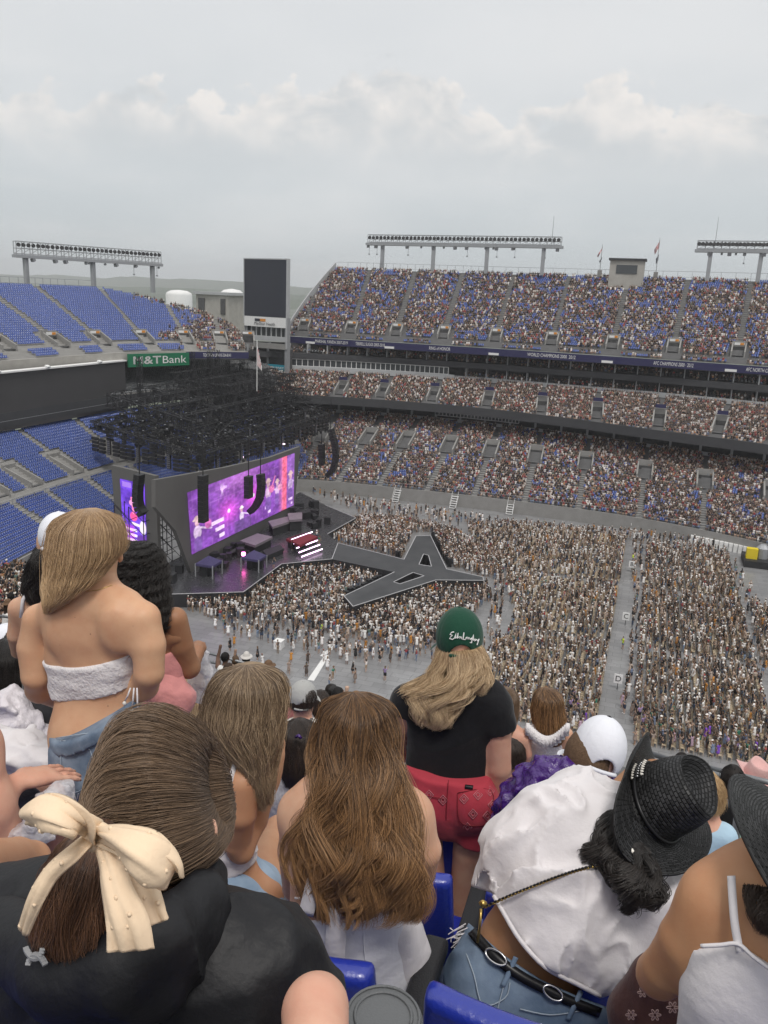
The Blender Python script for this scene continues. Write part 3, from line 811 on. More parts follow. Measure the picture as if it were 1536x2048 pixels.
# ------------------------------------------------------------------ light bridges on the roof edge
def light_bridge(name, label, p0, p1, z0, z1, zbase, npost, lamps, inset=.08):
    """truss frame with a row of floodlights, on posts"""
    o = empty(name, (*((np.array(p0)+p1)/2), zbase)); tag(o, label, 'light bridge', 'light bridges on the stadium rim')
    p0 = np.array(p0, float); p1 = np.array(p1, float); d = p1-p0; Lg = np.linalg.norm(d); d /= Lg; nn = np.array([d[1], -d[0]])
    if nn@(np.array([0, 0])-p0) < 0: nn = -nn
    m = MB(); P = lambda s, off, z: (*(p0+d*s*Lg+nn*off), z)
    for z in (z0+.9, (z0+z1)/2+.3, z1):
        for off in (0, 1.4): m.bar(P(0, off, z), P(1, off, z), .16)
    n = int(Lg/1.9)
    for i in range(n+1):
        for off in (0, 1.4): m.bar(P(i/n, off, z0+.5), P(i/n, off, z1), .13)
        m.bar(P(i/n, 0, z1), P(i/n, 1.4, z1), .12)
        if i < n: m.bar(P(i/n, 0, z0+.9), P((i+1)/n, 0, (z0+z1)/2+.3), .09)
    child(m.build('truss', m_steel), o)
    child(MB().bar(P(-.01, .7, z0+.35), P(1.01, .7, z0+.35), 2.0, .7).build('walkway', m_steel), o)
    lm = None
    for i in range(lamps):
        if lm is None:
            b = MB().tube([(0, 0, 0), (0, .18, 0), (0, .42, 0), (0, .62, 0)], [.50, .50, .38, .16], 10); lm = b.mesh('floodlight'); lm.materials.append(m_black)
        f = link('floodlight', lm); s_ = (i+.5)/lamps
        f.location = P(s_, 1.5, z1-.75); f.rotation_euler = (-.35, 0, math.atan2(-nn[0], nn[1])+math.pi)
        f.parent = o; f.matrix_parent_inverse = Matrix.Translation(o.location).inverted()
    for i in range(npost):
        s_ = inset+(1-2*inset)*i/(npost-1)
        child(MB().bar(P(s_, .7, zbase), P(s_, .7, z0+.1), .95, .95).build('post', m_steel), o)
    r_ = random.Random(len(label))
    for i in range(int(Lg/3.2)):
        s_ = r_.random(); k = r_.choice((.55, .8, 1.0))
        child(MB().box(P(s_, 1.2, z0-.35), (.9*k, .8*k, .75*k), rotm(.4, 0, 0)).build('hanging_lamp', m_steel), o)
        if r_.random() < .3: child(MB().bar(P(s_, .3, z0), P(s_, .3, z0-2.4), .08).box(P(s_, .3, z0-2.5), (.4, .4, .35)).build('speaker_drop', m_steel), o)
    return o
bT = 244.0
l0, l1 = at_b(740, 470, bT), at_b(1124, 479, bT-5)
light_bridge('light_bridge', 'long floodlight bridge on four posts above the packed upper deck', l0[:2], l1[:2], at_b(740, 491, bT)[2], l0[2], UTZ, 4, 48)
r0 = at_b(1397, 482, bT-8); r1 = at_b(1780, 484, bT-14)
light_bridge('light_bridge', 'floodlight bridge cut off by the edge of the picture, near the flagpoles', r0[:2], r1[:2], at_b(1397, 505, bT-8)[2], r0[2], UTZ-.4, 4, 48)
q0, q1 = at_a(26, 482, -149), at_a(316, 504, -133)
light_bridge('light_bridge', 'floodlight bridge on three posts above the empty blue deck', q0[:2], q1[:2], at_a(26, 512, -149)[2]-.3, q0[2], 41.0, 3, 33, inset=.06)
# masts, flags and a booth along the rim
def mast(name, label, u, v0, v1, b, cat, flag=None, r=.12):
    p = at_b(u, v0, b); top = at_b(u, v1, b)[2]
    o = empty(name, p); tag(o, label, cat)
    child(MB().tube([(p[0], p[1], p[2]-2), (p[0], p[1], (p[2]+top)/2), (p[0], p[1], top)], [r, r*.8, r*.5], 6).build('pole', m_steel), o)
    if flag:
        child(MB().box((p[0], p[1], p[2]-.5), (1.1, 1.1, 3)).build('plinth', m_conc), o)
        m = MB(); n = 8
        z1_, z0_ = top-.6, top-.6-flag
        V = []; 
        for i in range(n+1):
            t = i/n; V += [(p[0]-t*1.2+.1, p[1]-.2+.35*math.sin(t*7), z1_-t*2.4), (p[0]-t*.9+.1, p[1]-.2+.3*math.sin(t*7+1), z0_-t*2.0)]
        child(MB().add(V, [(2*i, 2*i+2, 2*i+3, 2*i+1) for i in range(n)]).build('flag', m_flag), o)
        child(MB().add([(x_+.1, y_, z_-flag-1.8) for x_, y_, z_ in V], [(2*i, 2*i+2, 2*i+3, 2*i+1) for i in range(n//2)]).build('flag', m_screen_off), o)
m_flag = mat('red_white_cloth', (.45, .07, .07), .8, noise=(1.6, 1.0, (.6, .55, .55)))
mast('flagpole', 'flagpole with a furled dark flag beside the concrete booth', 1199, 548, 489, 239, 'flagpole', .7)
mast('flagpole', 'flagpole flying a red and white flag over the packed upper deck', 1311, 552, 476, 237, 'flagpole', 1.6)
mast('antenna', 'thin antenna rising from the end of the long floodlight bridge', 1104, 480, 432, 239, 'antenna', r=.09)
mast('antenna', 'thin antenna rising from the floodlight bridge near the flagpoles', 1431, 482, 433, 236, 'antenna', r=.09)
bo = at_b(1252, 560, 236); ow = px_m(236, 1252, 550)
booth = empty('rim_booth', bo); tag(booth, 'grey concrete control booth on the rim of the upper deck', 'booth')
child(MB().box((bo[0], bo[1], bo[2]+1.2), (66*ow, 5, 7.5)).build('wall', m_conc_l), booth)
child(MB().box((bo[0], bo[1], bo[2]+5.1), (72*ow, 6, .5)).build('roof', m_dark), booth)
child(MB().box((bo[0], bo[1]-2.55, bo[2]+2.6), (40*ow, .2, 2.2)).build('window', m_glass), booth)

# ------------------------------------------------------------------ beyond the corner: hall, tanks
def at_y(u, v, y): return at_b(u, v, y)
def tank(label, u, v, b, wpx, col_, hpx):
    p = at_b(u, v, b); k = px_m(b, u, v); r = wpx*k/2; h = hpx*k
    o = empty('storage_tank', (p[0], p[1], -6)); tag(o, label, 'tank')
    prof = [(r, -6), (r, p[2]-.01), (r*.92, p[2]+h*.45), (r*.6, p[2]+h*.85), (.05, p[2]+h)]
    m = MB().tube([(p[0], p[1], z) for _, z in prof], [q[0] for q in prof], 32)
    child(m.build('shell', m_white, smooth=True), o)
    if col_: child(MB().tube([(p[0], p[1], -6), (p[0], p[1], p[2]-6*k)], [r*1.01, r*1.01], 32).build('painted_skirt', col_, smooth=True), o)
m_tblue = mat('blue_tank_paint', (.10, .32, .60), .6)
tank('white domed tank behind the low hall roof, left of the blue one', 358, 590, 420, 52, None, 10)
tank('white domed tank with a blue skirt beside the scoreboard', 464, 596, 410, 54, m_tblue, 18)
hb = empty('service_hall', (-170, 330, 0)); tag(hb, 'flat roofed grey service hall behind the corner seats', 'hall')
pl, pr = at_b(392, 588, 330), at_b(456, 591, 322)
child(MB().slab([(pl[0], pl[1], -6), (pr[0], pr[1], -6), (pr[0], pr[1], pr[2]), (pl[0], pl[1], pl[2])], 20, (0, 1, 0)).build('wall', m_conc_l), hb)
child(MB().slab([(pl[0]-1, pl[1]-1, pl[2]), (pr[0]+1, pr[1]-1, pr[2]), (pr[0]+1, pr[1]-1, pr[2]+1.2), (pl[0]-1, pl[1]-1, pl[2]+1.2)], 22, (0, 1, 0)).build('roof', m_grey), hb)
for f0, f1 in ((.08, .28), (.78, .92)):
    child(MB().slab([pl+(pr-pl)*f0+[0, -.4, -8], pl+(pr-pl)*f1+[0, -.4, -8], pl+(pr-pl)*f1+[0, -.4, -1.5], pl+(pr-pl)*f0+[0, -.4, -1.5]], .3, (0, 1, 0)).build('dark_bay', m_darkroom), hb)
# ------------------------------------------------------------------ seats of the stands
def replicate(Vt, Ft, pos, rz, scale=None):
    n, k = len(pos), len(Vt); c, s = np.cos(rz), np.sin(rz)
    sc = np.ones(n) if scale is None else scale
    X = (Vt[None, :, 0]*c[:, None]-Vt[None, :, 1]*s[:, None])*sc[:, None]; Y = (Vt[None, :, 0]*s[:, None]+Vt[None, :, 1]*c[:, None])*sc[:, None]; Z = Vt[None, :, 2]*sc[:, None]*np.ones((n, 1))
    V = np.stack([X, Y, Z], -1)+np.asarray(pos)[:, None, :]
    Fc = Ft[None]+(np.arange(n)*k)[:, None, None]
    return V.reshape(-1, 3), Fc.reshape(-1, Ft.shape[1])
def seat_template():            # local +x is the way the sitter faces
    m = MB()
    V = [(-.24, -.22, .42), (-.24, .22, .42), (-.30, .20, .86), (-.30, -.20, .86), (-.19, -.22, .42), (-.19, .22, .42), (-.25, .19, .88), (-.25, -.19, .88)]
    m.add(V, [(0, 3, 2, 1), (4, 5, 6, 7), (3, 7, 6, 2), (0, 4, 7, 3), (1, 2, 6, 5)])
    m.add([(-.2, -.22, .44), (.2, -.21, .47), (.2, .21, .47), (-.2, .22, .44), (-.2, -.2, .38), (.2, -.2, .40), (.2, .2, .40), (-.2, .2, .38)], [(0, 1, 2, 3), (1, 5, 6, 2), (0, 4, 5, 1), (3, 2, 6, 7)])
    return np.array(m.V), np.array(m.F)
SVt, SFt = seat_template()
S = np.array(SEATS); C0 = np.array([.036, .072, .27])
uv = project(np.column_stack([S[:, 0], S[:, 1], S[:, 2]+.6])); dist = np.linalg.norm(S[:, :3]-CAMP, axis=1)
inview = (uv[:, 0] > -30) & (uv[:, 0] < 1566) & (uv[:, 1] > 0) & (uv[:, 1] < 2048)
S = S[inview]; uv = uv[inview]; dist = dist[inview]
cand = np.nonzero((uv[:, 0] > 2) & (uv[:, 0] < 232) & (uv[:, 1] > 880) & (uv[:, 1] < 1085) & (S[:, 4] > .9))[0]
near = cand[np.argsort(dist[cand])[:300]]
rest = np.setdiff1d(np.arange(len(S)), near)
V, Fc = replicate(SVt, SFt, S[rest, :3], S[rest, 3])
shade = np.repeat(S[rest, 4], len(SVt)); jit = np.repeat(.85+.3*rng.random(len(rest)), len(SVt))
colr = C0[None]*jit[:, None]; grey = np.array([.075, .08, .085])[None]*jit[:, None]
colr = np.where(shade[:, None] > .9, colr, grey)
o = link('stadium_seats', mesh_np('stadium_seats', V, Fc, False, colr), None, m_seat_far); tag(o, 'rows of empty blue and dark folding stadium seats across the stands', 'seats', kind='stuff')
sm = mesh_np('stadium_chair', SVt, SFt); sm.materials.append(m_seat)
for i in near:
    o = link('stadium_chair', sm); o.location = S[i, :3]; o.rotation_euler = (0, 0, S[i, 3])
    tag(o, 'empty blue folding seat in the lower rows behind the stage', 'chair', 'empty seats of the end stand')

# ------------------------------------------------------------------ people of the crowd
SKIN = [(.40, .265, .195), (.34, .215, .15), (.26, .155, .11), (.13, .075, .053), (.44, .30, .225), (.36, .235, .17)]
HAIR = [(.012, .009, .008), (.03, .018, .012), (.06, .035, .02), (.20, .14, .08), (.008, .007, .007), (.09, .055, .032)]
TOPS = [(.72, .71, .69), (.76, .75, .73), (.66, .64, .62), (.74, .72, .70), (.76, .74, .73), (.70, .66, .62), (.72, .71, .70), (.02, .02, .022), (.025, .024, .026), (.02, .02, .02), (.035, .033, .036), (.015, .015, .016), (.05, .045, .045), (.025, .022, .022), (.09, .09, .095), (.13, .10, .085), (.06, .08, .16), (.08, .06, .05), (.04, .045, .07), (.30, .05, .055), (.22, .17, .14), (.10, .15, .13), (.45, .36, .30), (.52, .40, .37), (.18, .22, .32), (.30, .24, .20)]
BOTT = [(.05, .075, .13), (.02, .02, .022), (.02, .02, .022), (.55, .54, .52), (.16, .21, .30), (.10, .085, .07), (.03, .04, .07), (.3, .22, .15)]
HATS = [(.62, .58, .52), (.26, .17, .10), (.02, .02, .02), (.66, .63, .60), (.12, .07, .04), (.02, .02, .02)]
def person_sdf(r, pose):
    s = Sdf(); sk = SKIN[r.integers(len(SKIN))]; ha = HAIR[r.integers(len(HAIR))]; to = TOPS[r.integers(len(TOPS))]; bo = BOTT[r.integers(len(BOTT))]
    if r.random() < .05: to = (.5*r.random(), .4*r.random(), .45*r.random())
    wide = r.uniform(.94, 1.1); dress = r.random() < .28; shorts = r.random() < (.5 if pose == 'stand' else .22); long_hair = r.random() < .62
    zb = 0.0
    if pose == 'stand':
        hip = .90
        for sg in (-1, 1):
            s.cone((0, sg*.09*wide, hip), (0.01, sg*.10, .48), .088, .062, .03, sk if (shorts or dress) else bo)
            s.cone((.01, sg*.10, .48), (-.01, sg*.105, .08), .06, .042, .02, sk if (shorts or dress) else bo)
            s.cone((-.02, sg*.105, .04), (.12, sg*.12, .035), .042, .038, .02, (.25, .18, .12) if r.random() < .5 else (.6, .6, .6))
            if shorts and not dress: s.cone((0, sg*.09*wide, hip), (0.01, sg*.10, .66), .098, .09, .02, bo)
        if dress: s.cone((0, 0, hip+.1), (0, 0, .62), .14*wide, .20*wide, .03, to)
    else:
        hip = .50
        for sg in (-1, 1):
            s.cone((-.02, sg*.09, hip), (.40, sg*.11, .50), .092, .066, .03, sk if (shorts or dress) else bo)
            s.cone((.40, sg*.11, .50), (.42, sg*.11, .10), .062, .045, .02, sk if (shorts or dress) else bo)
            s.cone((.40, sg*.11, .05), (.52, sg*.12, .04), .042, .036, .02, (.3, .22, .15))
    lean = r.uniform(-.03, .10)
    s.ell((0, 0, hip+.04), (.125, .165*wide, .13), k=.06, col=bo if not dress else to)
    s.ell((lean*.4, 0, hip+.24), (.11, .145*wide, .17), k=.08, col=to)
    s.ell((lean*.8, 0, hip+.43), (.115, .185*wide, .14), k=.08, col=to)
    s.cone((lean, 0, hip+.50), (lean+.02, 0, hip+.66), .06, .05, .04, sk)
    hz = hip+.74; hx = lean+.03
    s.ell((hx, 0, hz), (.098, .078, .115), k=.02, col=sk)
    s.ell((hx-.022, 0, hz+.022), (.098, .087, .112), k=.02, col=ha)
    if long_hair: s.cone((hx-.06, 0, hz+.02), (hx-.09, r.uniform(-.03, .03), hz-r.uniform(.2, .38)), .085, .055, .03, ha, flat=((1, 0, 0), .65))
    hat = r.random()
    if hat < .24:
        hc = HATS[r.integers(len(HATS))]; s.ell((hx-.01, 0, hz+.075), (.185, .155, .022), k=.01, col=hc); s.ell((hx-.01, 0, hz+.12), (.09, .075, .075), k=.02, col=hc)
    elif hat < .34:
        hc = ((.6, .6, .58), (.03, .03, .03), (.25, .05, .05))[r.integers(3)]; s.ell((hx-.005, 0, hz+.055), (.105, .092, .075), k=.015, col=hc); s.ell((hx+.11, 0, hz+.045), (.065, .065, .015), k=.01, col=hc)
    for sg in (-1, 1):
        sh = np.array([lean*.9, sg*.20*wide, hip+.47]); a = r.random()
        if a < .45: el = sh+[.02, sg*.06, -.26]; hd = el+[.10, -sg*.02, -.21]
        elif a < .70: el = sh+[.06, sg*.05, -.25]; hd = el+[.20, -sg*.10, .06]
        elif a < .88: el = sh+[.14, sg*.05, -.16]; hd = el+[.14, -sg*.06, .22]
        else: el = sh+[.10, sg*.10, .16]; hd = el+[.06, -sg*.02, .25]
        s.cone(sh, sh+(el-sh)*.5, .062, .054, .03, to if r.random() < .6 else sk); s.cone(sh+(el-sh)*.5, el, .05, .042, .02, sk); s.cone(el, hd, .042, .032, .02, sk); s.ell(hd, (.045, .035, .045), k=.02, col=sk)
    return s
m_crowd = mat('crowd_cloth_and_skin', (.5, .5, .5), .75, attr='col', var=.22)
def make_people(pose, n, h, seed):
    r = np.random.default_rng(seed); out = []
    for i in range(n):
        s = person_sdf(r, pose); f, L, ax = s.grid(h); V, Q = surface_nets(f, L, h); V = relax(V, Q, 1, .3)
        me = mesh_np('person_'+pose, V, Q, True, s.colours(V)); me.materials.append(m_crowd); out.append(me)
    return out
STAND_HI = make_people('stand', 28, .030, 11)
STAND_LO = make_people('stand', 36, .052, 21)
SIT_LO = make_people('sit', 40, .055, 31)
def variants(name, meshes):
    c = bpy.data.collections.new(name)
    for i, me in enumerate(meshes):
        o = bpy.data.objects.new('%s_%02d' % (name, i), me); c.objects.link(o)
    return c
COL_STAND = variants('standing_figures', STAND_LO); COL_SIT = variants('seated_figures', SIT_LO)
def instancer(name, pts, rz, scale, coll, count, label, cat):
    pts = np.asarray(pts, np.float32); n = len(pts)
    me = bpy.data.meshes.new(name); me.vertices.add(n); me.vertices.foreach_set('co', pts.ravel())
    for nm, ty, dat in (('rz', 'FLOAT', np.asarray(rz, np.float32)), ('sc', 'FLOAT', np.asarray(scale, np.float32)), ('vi', 'INT', rng.integers(0, count, n).astype(np.int32))):
        me.attributes.new(nm, ty, 'POINT').data.foreach_set('value', dat)
    o = link(name, me)
    ng = bpy.data.node_groups.new(name, 'GeometryNodeTree')
    ng.interface.new_socket('Geometry', in_out='INPUT', socket_type='NodeSocketGeometry'); ng.interface.new_socket('Geometry', in_out='OUTPUT', socket_type='NodeSocketGeometry')
    gi = ng.nodes.new('NodeGroupInput'); go = ng.nodes.new('NodeGroupOutput')
    ci = ng.nodes.new('GeometryNodeCollectionInfo'); ci.inputs['Collection'].default_value = coll; ci.inputs['Separate Children'].default_value = True; ci.inputs['Reset Children'].default_value = True
    ip = ng.nodes.new('GeometryNodeInstanceOnPoints'); ip.inputs['Pick Instance'].default_value = True
    def na(nm, ty):
        x = ng.nodes.new('GeometryNodeInputNamedAttribute'); x.data_type = ty; x.inputs['Name'].default_value = nm; return x.outputs['Attribute']
    cx = ng.nodes.new('ShaderNodeCombineXYZ'); er = ng.nodes.new('FunctionNodeEulerToRotation'); cs = ng.nodes.new('ShaderNodeCombineXYZ')
    Lk = ng.links.new
    Lk(na('rz', 'FLOAT'), cx.inputs[2]); Lk(cx.outputs[0], er.inputs[0]); Lk(er.outputs[0], ip.inputs['Rotation'])
    s_ = na('sc', 'FLOAT')
    for k in range(3): Lk(s_, cs.inputs[k])
    Lk(cs.outputs[0], ip.inputs['Scale']); Lk(na('vi', 'INT'), ip.inputs['Instance Index'])
    Lk(gi.outputs[0], ip.inputs['Points']); Lk(ci.outputs[0], ip.inputs['Instance']); Lk(ip.outputs[0], go.inputs[0])
    md = o.modifiers.new('people', 'NODES'); md.node_group = ng
    tag(o, label, cat, kind='stuff'); return o
T = np.array(SEATED); uv = project(T[:, :3]+[0, 0, 1]); ok = (uv[:, 0] > -20) & (uv[:, 0] < 1556)
T = T[ok]
instancer('stand_crowd', T[:, :3]*1.0, T[:, 3]+rng.normal(0, .25, len(T)), rng.uniform(.95, 1.1, len(T)), COL_SIT, len(SIT_LO), 'spectators filling the tiers of the far grandstand', 'crowd')

# ------------------------------------------------------------------ the floor: chairs in blocks, the pit round the runway
def inside(P, poly):
    x, y = P[:, 0], P[:, 1]; r = np.zeros(len(P), bool); n = len(poly)
    for i in range(n):
        (x0, y0), (x1, y1) = poly[i], poly[(i+1) % n]
        c = ((y0 > y) != (y1 > y)) & (x < (x1-x0)*(y-y0)/((y1-y0) if y1 != y0 else 1e-9)+x0); r ^= c
    return r
gz = lambda u, v, z=0: tuple(at_z(u, v, z)[:2])
CH = []; FP = []
def block(a0, a1, b0, b1, edge=None):
    for i, a in enumerate(np.arange(a0, a1, .88)):
        for b in np.arange(b0, b1, .54):
            if abs(b-104.8) < 1.1 or abs(b-129.5) < 1.0: continue
            if edge and not inside(np.array([[a, b]]), edge)[0]: continue
            CH.append((a, b+rng.normal(0, .02), 0, math.pi+rng.normal(0, .05)))
            if rng.random() < .78+.16*math.sin(a*.9+b*.35): FP.append((a+rng.uniform(-.42, .15), b+rng.normal(0, .16), 0, math.pi+rng.normal(0, .5)))
block(-31, -1.4, 80, 159, [(-31, 151), (-19.5, 128), (-15, 110), (-15.5, 80), (-1, 80), (-1, 159), (-24, 157)])
block(2.4, 16.2, 80, 156)
block(17.6, 26, 80, 128)
pit = [gz(*q) for q in ((372, 1222), (385, 1200), (490, 1205), (570, 1140), (662, 1125), (780, 1152), (690, 1195), (700, 1225), (870, 1172), (968, 1172), (985, 1200), (930, 1240), (860, 1300), (760, 1290), (690, 1275), (560, 1250), (450, 1245))]
pit2 = [gz(*q) for q in ((650, 1075), (720, 1040), (800, 1045), (900, 1065), (985, 1110), (1010, 1160), (965, 1155), (895, 1132), (862, 1065), (825, 1065), (805, 1118), (680, 1088))]
def scatter(poly, n, dmin):
    P = np.array(poly); lo, hi = P.min(0), P.max(0); X = lo+rng.random((n*4, 2))*(hi-lo); X = X[inside(X, poly)][:n]
    cell = {}; out = []
    for p in X:
        k = (int(p[0]/dmin), int(p[1]/dmin))
        if any((p[0]-q[0])**2+(p[1]-q[1])**2 < dmin*dmin for i in (-1, 0, 1) for j in (-1, 0, 1) for q in cell.get((k[0]+i, k[1]+j), ())): continue
        cell.setdefault(k, []).append(p); out.append(p)
    return np.array(out)
stage_c = np.array([-62, 120])
for poly, n, dm in ((pit, 5200, .46), (pit2, 5200, .44)):
    for p in scatter(poly, n, dm):
        if rng.random() < .06: continue
        d = stage_c-p if rng.random() < .6 else np.array([-33, 119])-p
        FP.append((p[0], p[1], 0, math.atan2(d[1], d[0])+rng.normal(0, .35)))
# stragglers: edges of the pit, aisles, the far sideline
for poly, n, dm in (([gz(*q) for q in ((420, 1250), (560, 1258), (700, 1285), (860, 1305), (830, 1330), (700, 1320), (560, 1290), (450, 1275))], 240, .8),
                    ([gz(*q) for q in ((440, 1290), (650, 1300), (900, 1320), (800, 1370), (650, 1380), (500, 1330))], 34, 1.2),
                    ([gz(*q) for q in ((620, 985), (760, 1010), (1000, 1045), (1130, 1062), (960, 1058), (720, 1030))], 260, .8),
                    ([gz(*q) for q in ((985, 1110), (1030, 1060), (1060, 1070), (1015, 1170), (1000, 1290), (965, 1300), (985, 1210))], 160, .7),
                    ([gz(*q) for q in ((1266, 1070), (1288, 1075), (1284, 1290), (1276, 1440), (1240, 1440), (1258, 1290))], 150, .8),
                    ([gz(*q) for q in ((1460, 1120), (1500, 1180), (1536, 1300), (1536, 1420), (1500, 1290))], 60, .9),
                    ([gz(*q) for q in ((1100, 1058), (1280, 1072), (1430, 1092), (1430, 1098), (1280, 1082), (1100, 1066))], 120, .6)):
    for p in scatter(poly, n, dm): FP.append((p[0], p[1], 0, rng.uniform(0, 6.28)))
FP = np.array(FP); CH = np.array(CH)
def floor_chair():
    m = MB()
    m.add([(-.2, -.22, .42), (.2, -.22, .45), (.2, .22, .45), (-.2, .22, .42), (-.24, -.22, .88), (-.24, .22, .88), (-.24, -.22, .55), (-.24, .22, .55)], [(0, 1, 2, 3), (6, 4, 5, 7), (0, 3, 7, 6)])
    for x, y in ((-.2, -.2), (-.2, .2), (.2, -.2), (.2, .2)): m.add([(x-.015, y, 0), (x+.015, y, 0), (x+.015, y, .43), (x-.015, y, .43)], [(0, 1, 2, 3)])
    return np.array(m.V), np.array(m.F)
m_chair = mat('tan_folding_chair', (.44, .36, .25), .6, attr=None, var=.15)
cV, cF = floor_chair()
uvc = project(CH[:, :3]+[0, 0, .5]); dc = np.linalg.norm(CH[:, :3]-CAMP, axis=1); okc = (uvc[:, 0] > -10) & (uvc[:, 0] < 1546) & (uvc[:, 1] < 1560)
CH = CH[okc]; dc = dc[okc]; uvc = uvc[okc]
vis = np.nonzero((uvc[:, 0] > 985) & (uvc[:, 0] < 1530) & (uvc[:, 1] < 1490))[0]; nearc = vis[np.argsort(dc[vis])[:300]]; restc = np.setdiff1d(np.arange(len(CH)), nearc)
V, Fc = replicate(cV, cF, CH[restc, :3], CH[restc, 3])
o = link('folding_chairs', mesh_np('folding_chairs', V, Fc), None, m_chair); tag(o, 'long rows of tan folding chairs across the stadium floor', 'chairs', kind='stuff')
cm = mesh_np('folding_chair', cV, cF); cm.materials.append(m_chair)
for i in nearc:
    o = link('folding_chair', cm); o.location = CH[i, :3]; o.rotation_euler = (0, 0, CH[i, 3]); tag(o, 'tan folding chair in the nearest rows of the stadium floor', 'chair', 'folding chairs on the stadium floor')
uvp = project(FP[:, :3]+[0, 0, 1]); dp = np.linalg.norm(FP[:, :3]-CAMP, axis=1); okp = (uvp[:, 0] > -10) & (uvp[:, 0] < 1546) & (uvp[:, 1] < 1600)
FP = FP[okp]; dp = dp[okp]; uvp = uvp[okp]
# the nearest figures that the people in the upper rows do not hide
vis = np.nonzero(((uvp[:, 0] > 985) & (uvp[:, 1] < 1500)) | ((uvp[:, 0] > 400) & (uvp[:, 0] < 830) & (uvp[:, 1] < 1370)))[0]
nearp = vis[np.argsort(dp[vis])[:300]]; restp = np.setdiff1d(np.arange(len(FP)), nearp)
instancer('floor_crowd', FP[restp, :3], FP[restp, 3], rng.uniform(.92, 1.08, len(restp)), COL_STAND, len(STAND_LO), 'concert crowd standing among the chairs and round the runway', 'crowd')
for i in nearp:
    o = link('person', STAND_HI[rng.integers(len(STAND_HI))]); o.location = FP[i, :3]; o.rotation_euler = (0, 0, FP[i, 3]); k = rng.uniform(.94, 1.07); o.scale = (k, k, k)
    tag(o, 'distant concertgoer standing on the near part of the stadium floor', 'person', 'concertgoers on the stadium floor')
# stewards in yellow vests
m_vest = mat('steward_vest', (.55, .70, .04), .7, attr='col')
def steward():
    r = np.random.default_rng(77); s = Sdf(); P = person_sdf(r, 'stand')
    for q in P.P:
        q = list(q)
        if q[6] is not None and q[0] == 'e' and .9 < q[1][2] < 1.4: q[6] = (.55, .75, .03)
        s.P.append(tuple(q))
    f, L, ax = s.grid(.03); V, Q = surface_nets(f, L, .03); me = mesh_np('steward', V, Q, True, s.colours(V)); me.materials.append(m_vest); return me
sme = steward()
for k, (u, v, wh) in enumerate(((642, 1262, 'at the edge of the pit crowd'), (470, 1322, 'near the lower railing'), (1265, 1118, 'in the floor aisle beside letter B'), (1245, 1290, 'in the floor aisle between letters C and D'), (683, 972, 'by the far field wall'))):
    o = link('person', sme); o.location = at_z(u, v+8, 0); o.rotation_euler = (0, 0, k*1.3); tag(o, 'steward in a bright yellow vest '+wh, 'person')
# lettered row signs
for ch, u, v in (('B', 1262, 1130), ('C', 1250, 1237), ('D', 1234, 1365)):
    p = at_z(u, v+14, 0); o = empty('row_sign', p); tag(o, 'white sign with the letter %s standing in the floor aisle' % ch, 'sign')
    child(MB().box((p[0], p[1], 1.35), (.95, .08, 1.1)).build('board', m_white), o)
    child(MB().bar((p[0], p[1], 0), (p[0], p[1], .85), .07).build('post', m_black), o)
    child(text_mesh('lettering', ch, .7, m_black, (p[0], p[1]-.05, 1.35), (1, 0, 0), (0, -1, 0), extrude=.02), o)
# white floor track, crate, portable stairs at the far wall
tr = MB().prism([gz(615, 1360), gz(650, 1310), gz(658, 1312), gz(628, 1362)], .004, .05).build('cable_ramp', m_white); tag(tr, 'pale cable ramp lying on the grey floor beyond the seated man in a cap', 'ramp')
tr = MB().prism([gz(640, 1312), gz(668, 1290), gz(673, 1292), gz(648, 1314)], .004, .05).build('cable_ramp', m_white); tag(tr, 'short pale cable ramp leading to the pit crowd', 'ramp')
p = at_z(558, 1296, 0); cr = MB().box((p[0], p[1], .5), (1.0, 1.0, 1.0)).box((p[0], p[1], 1.03), (1.1, 1.1, .06)).build('waste_box', m_white); tag(cr, 'white waste box alone on the grey floor', 'box')
for k, (u, v, wh) in enumerate(((790, 1005, 'nearest the stage'), (905, 1018, 'second from the stage'), (1018, 1030, 'third from the stage'), (1268, 1062, 'above the floor aisle'))):
    p = at_z(u, v, 0); m = MB()
    for i in range(6): m.box((p[0], p[1]+i*.38, .2+i*.42), (1.3, .36, .06))
    for sg in (-1, 1): m.bar((p[0]+sg*.65, p[1]-.2, .2), (p[0]+sg*.65, p[1]+2.1, 2.4), .07); m.bar((p[0]+sg*.65, p[1]-.2, 1.1), (p[0]+sg*.65, p[1]+2.1, 3.3), .05)
    tag(m.build('portable_stairs', m_white), 'white portable stairs at the far field wall, '+wh, 'stairs')
# white cases by the wall at the right
for i in range(14):
    p = at_z(1384+i*9.5, 1086+i*2.0, 0); o = MB().box((p[0], p[1], .75), (.72, .7, 1.5)).box((p[0], p[1]-.37, 1.1), (.6, .04, .5)).build('white_locker', m_white); tag(o, 'white upright case in the row along the far field wall', 'case', 'white cases along the far wall')
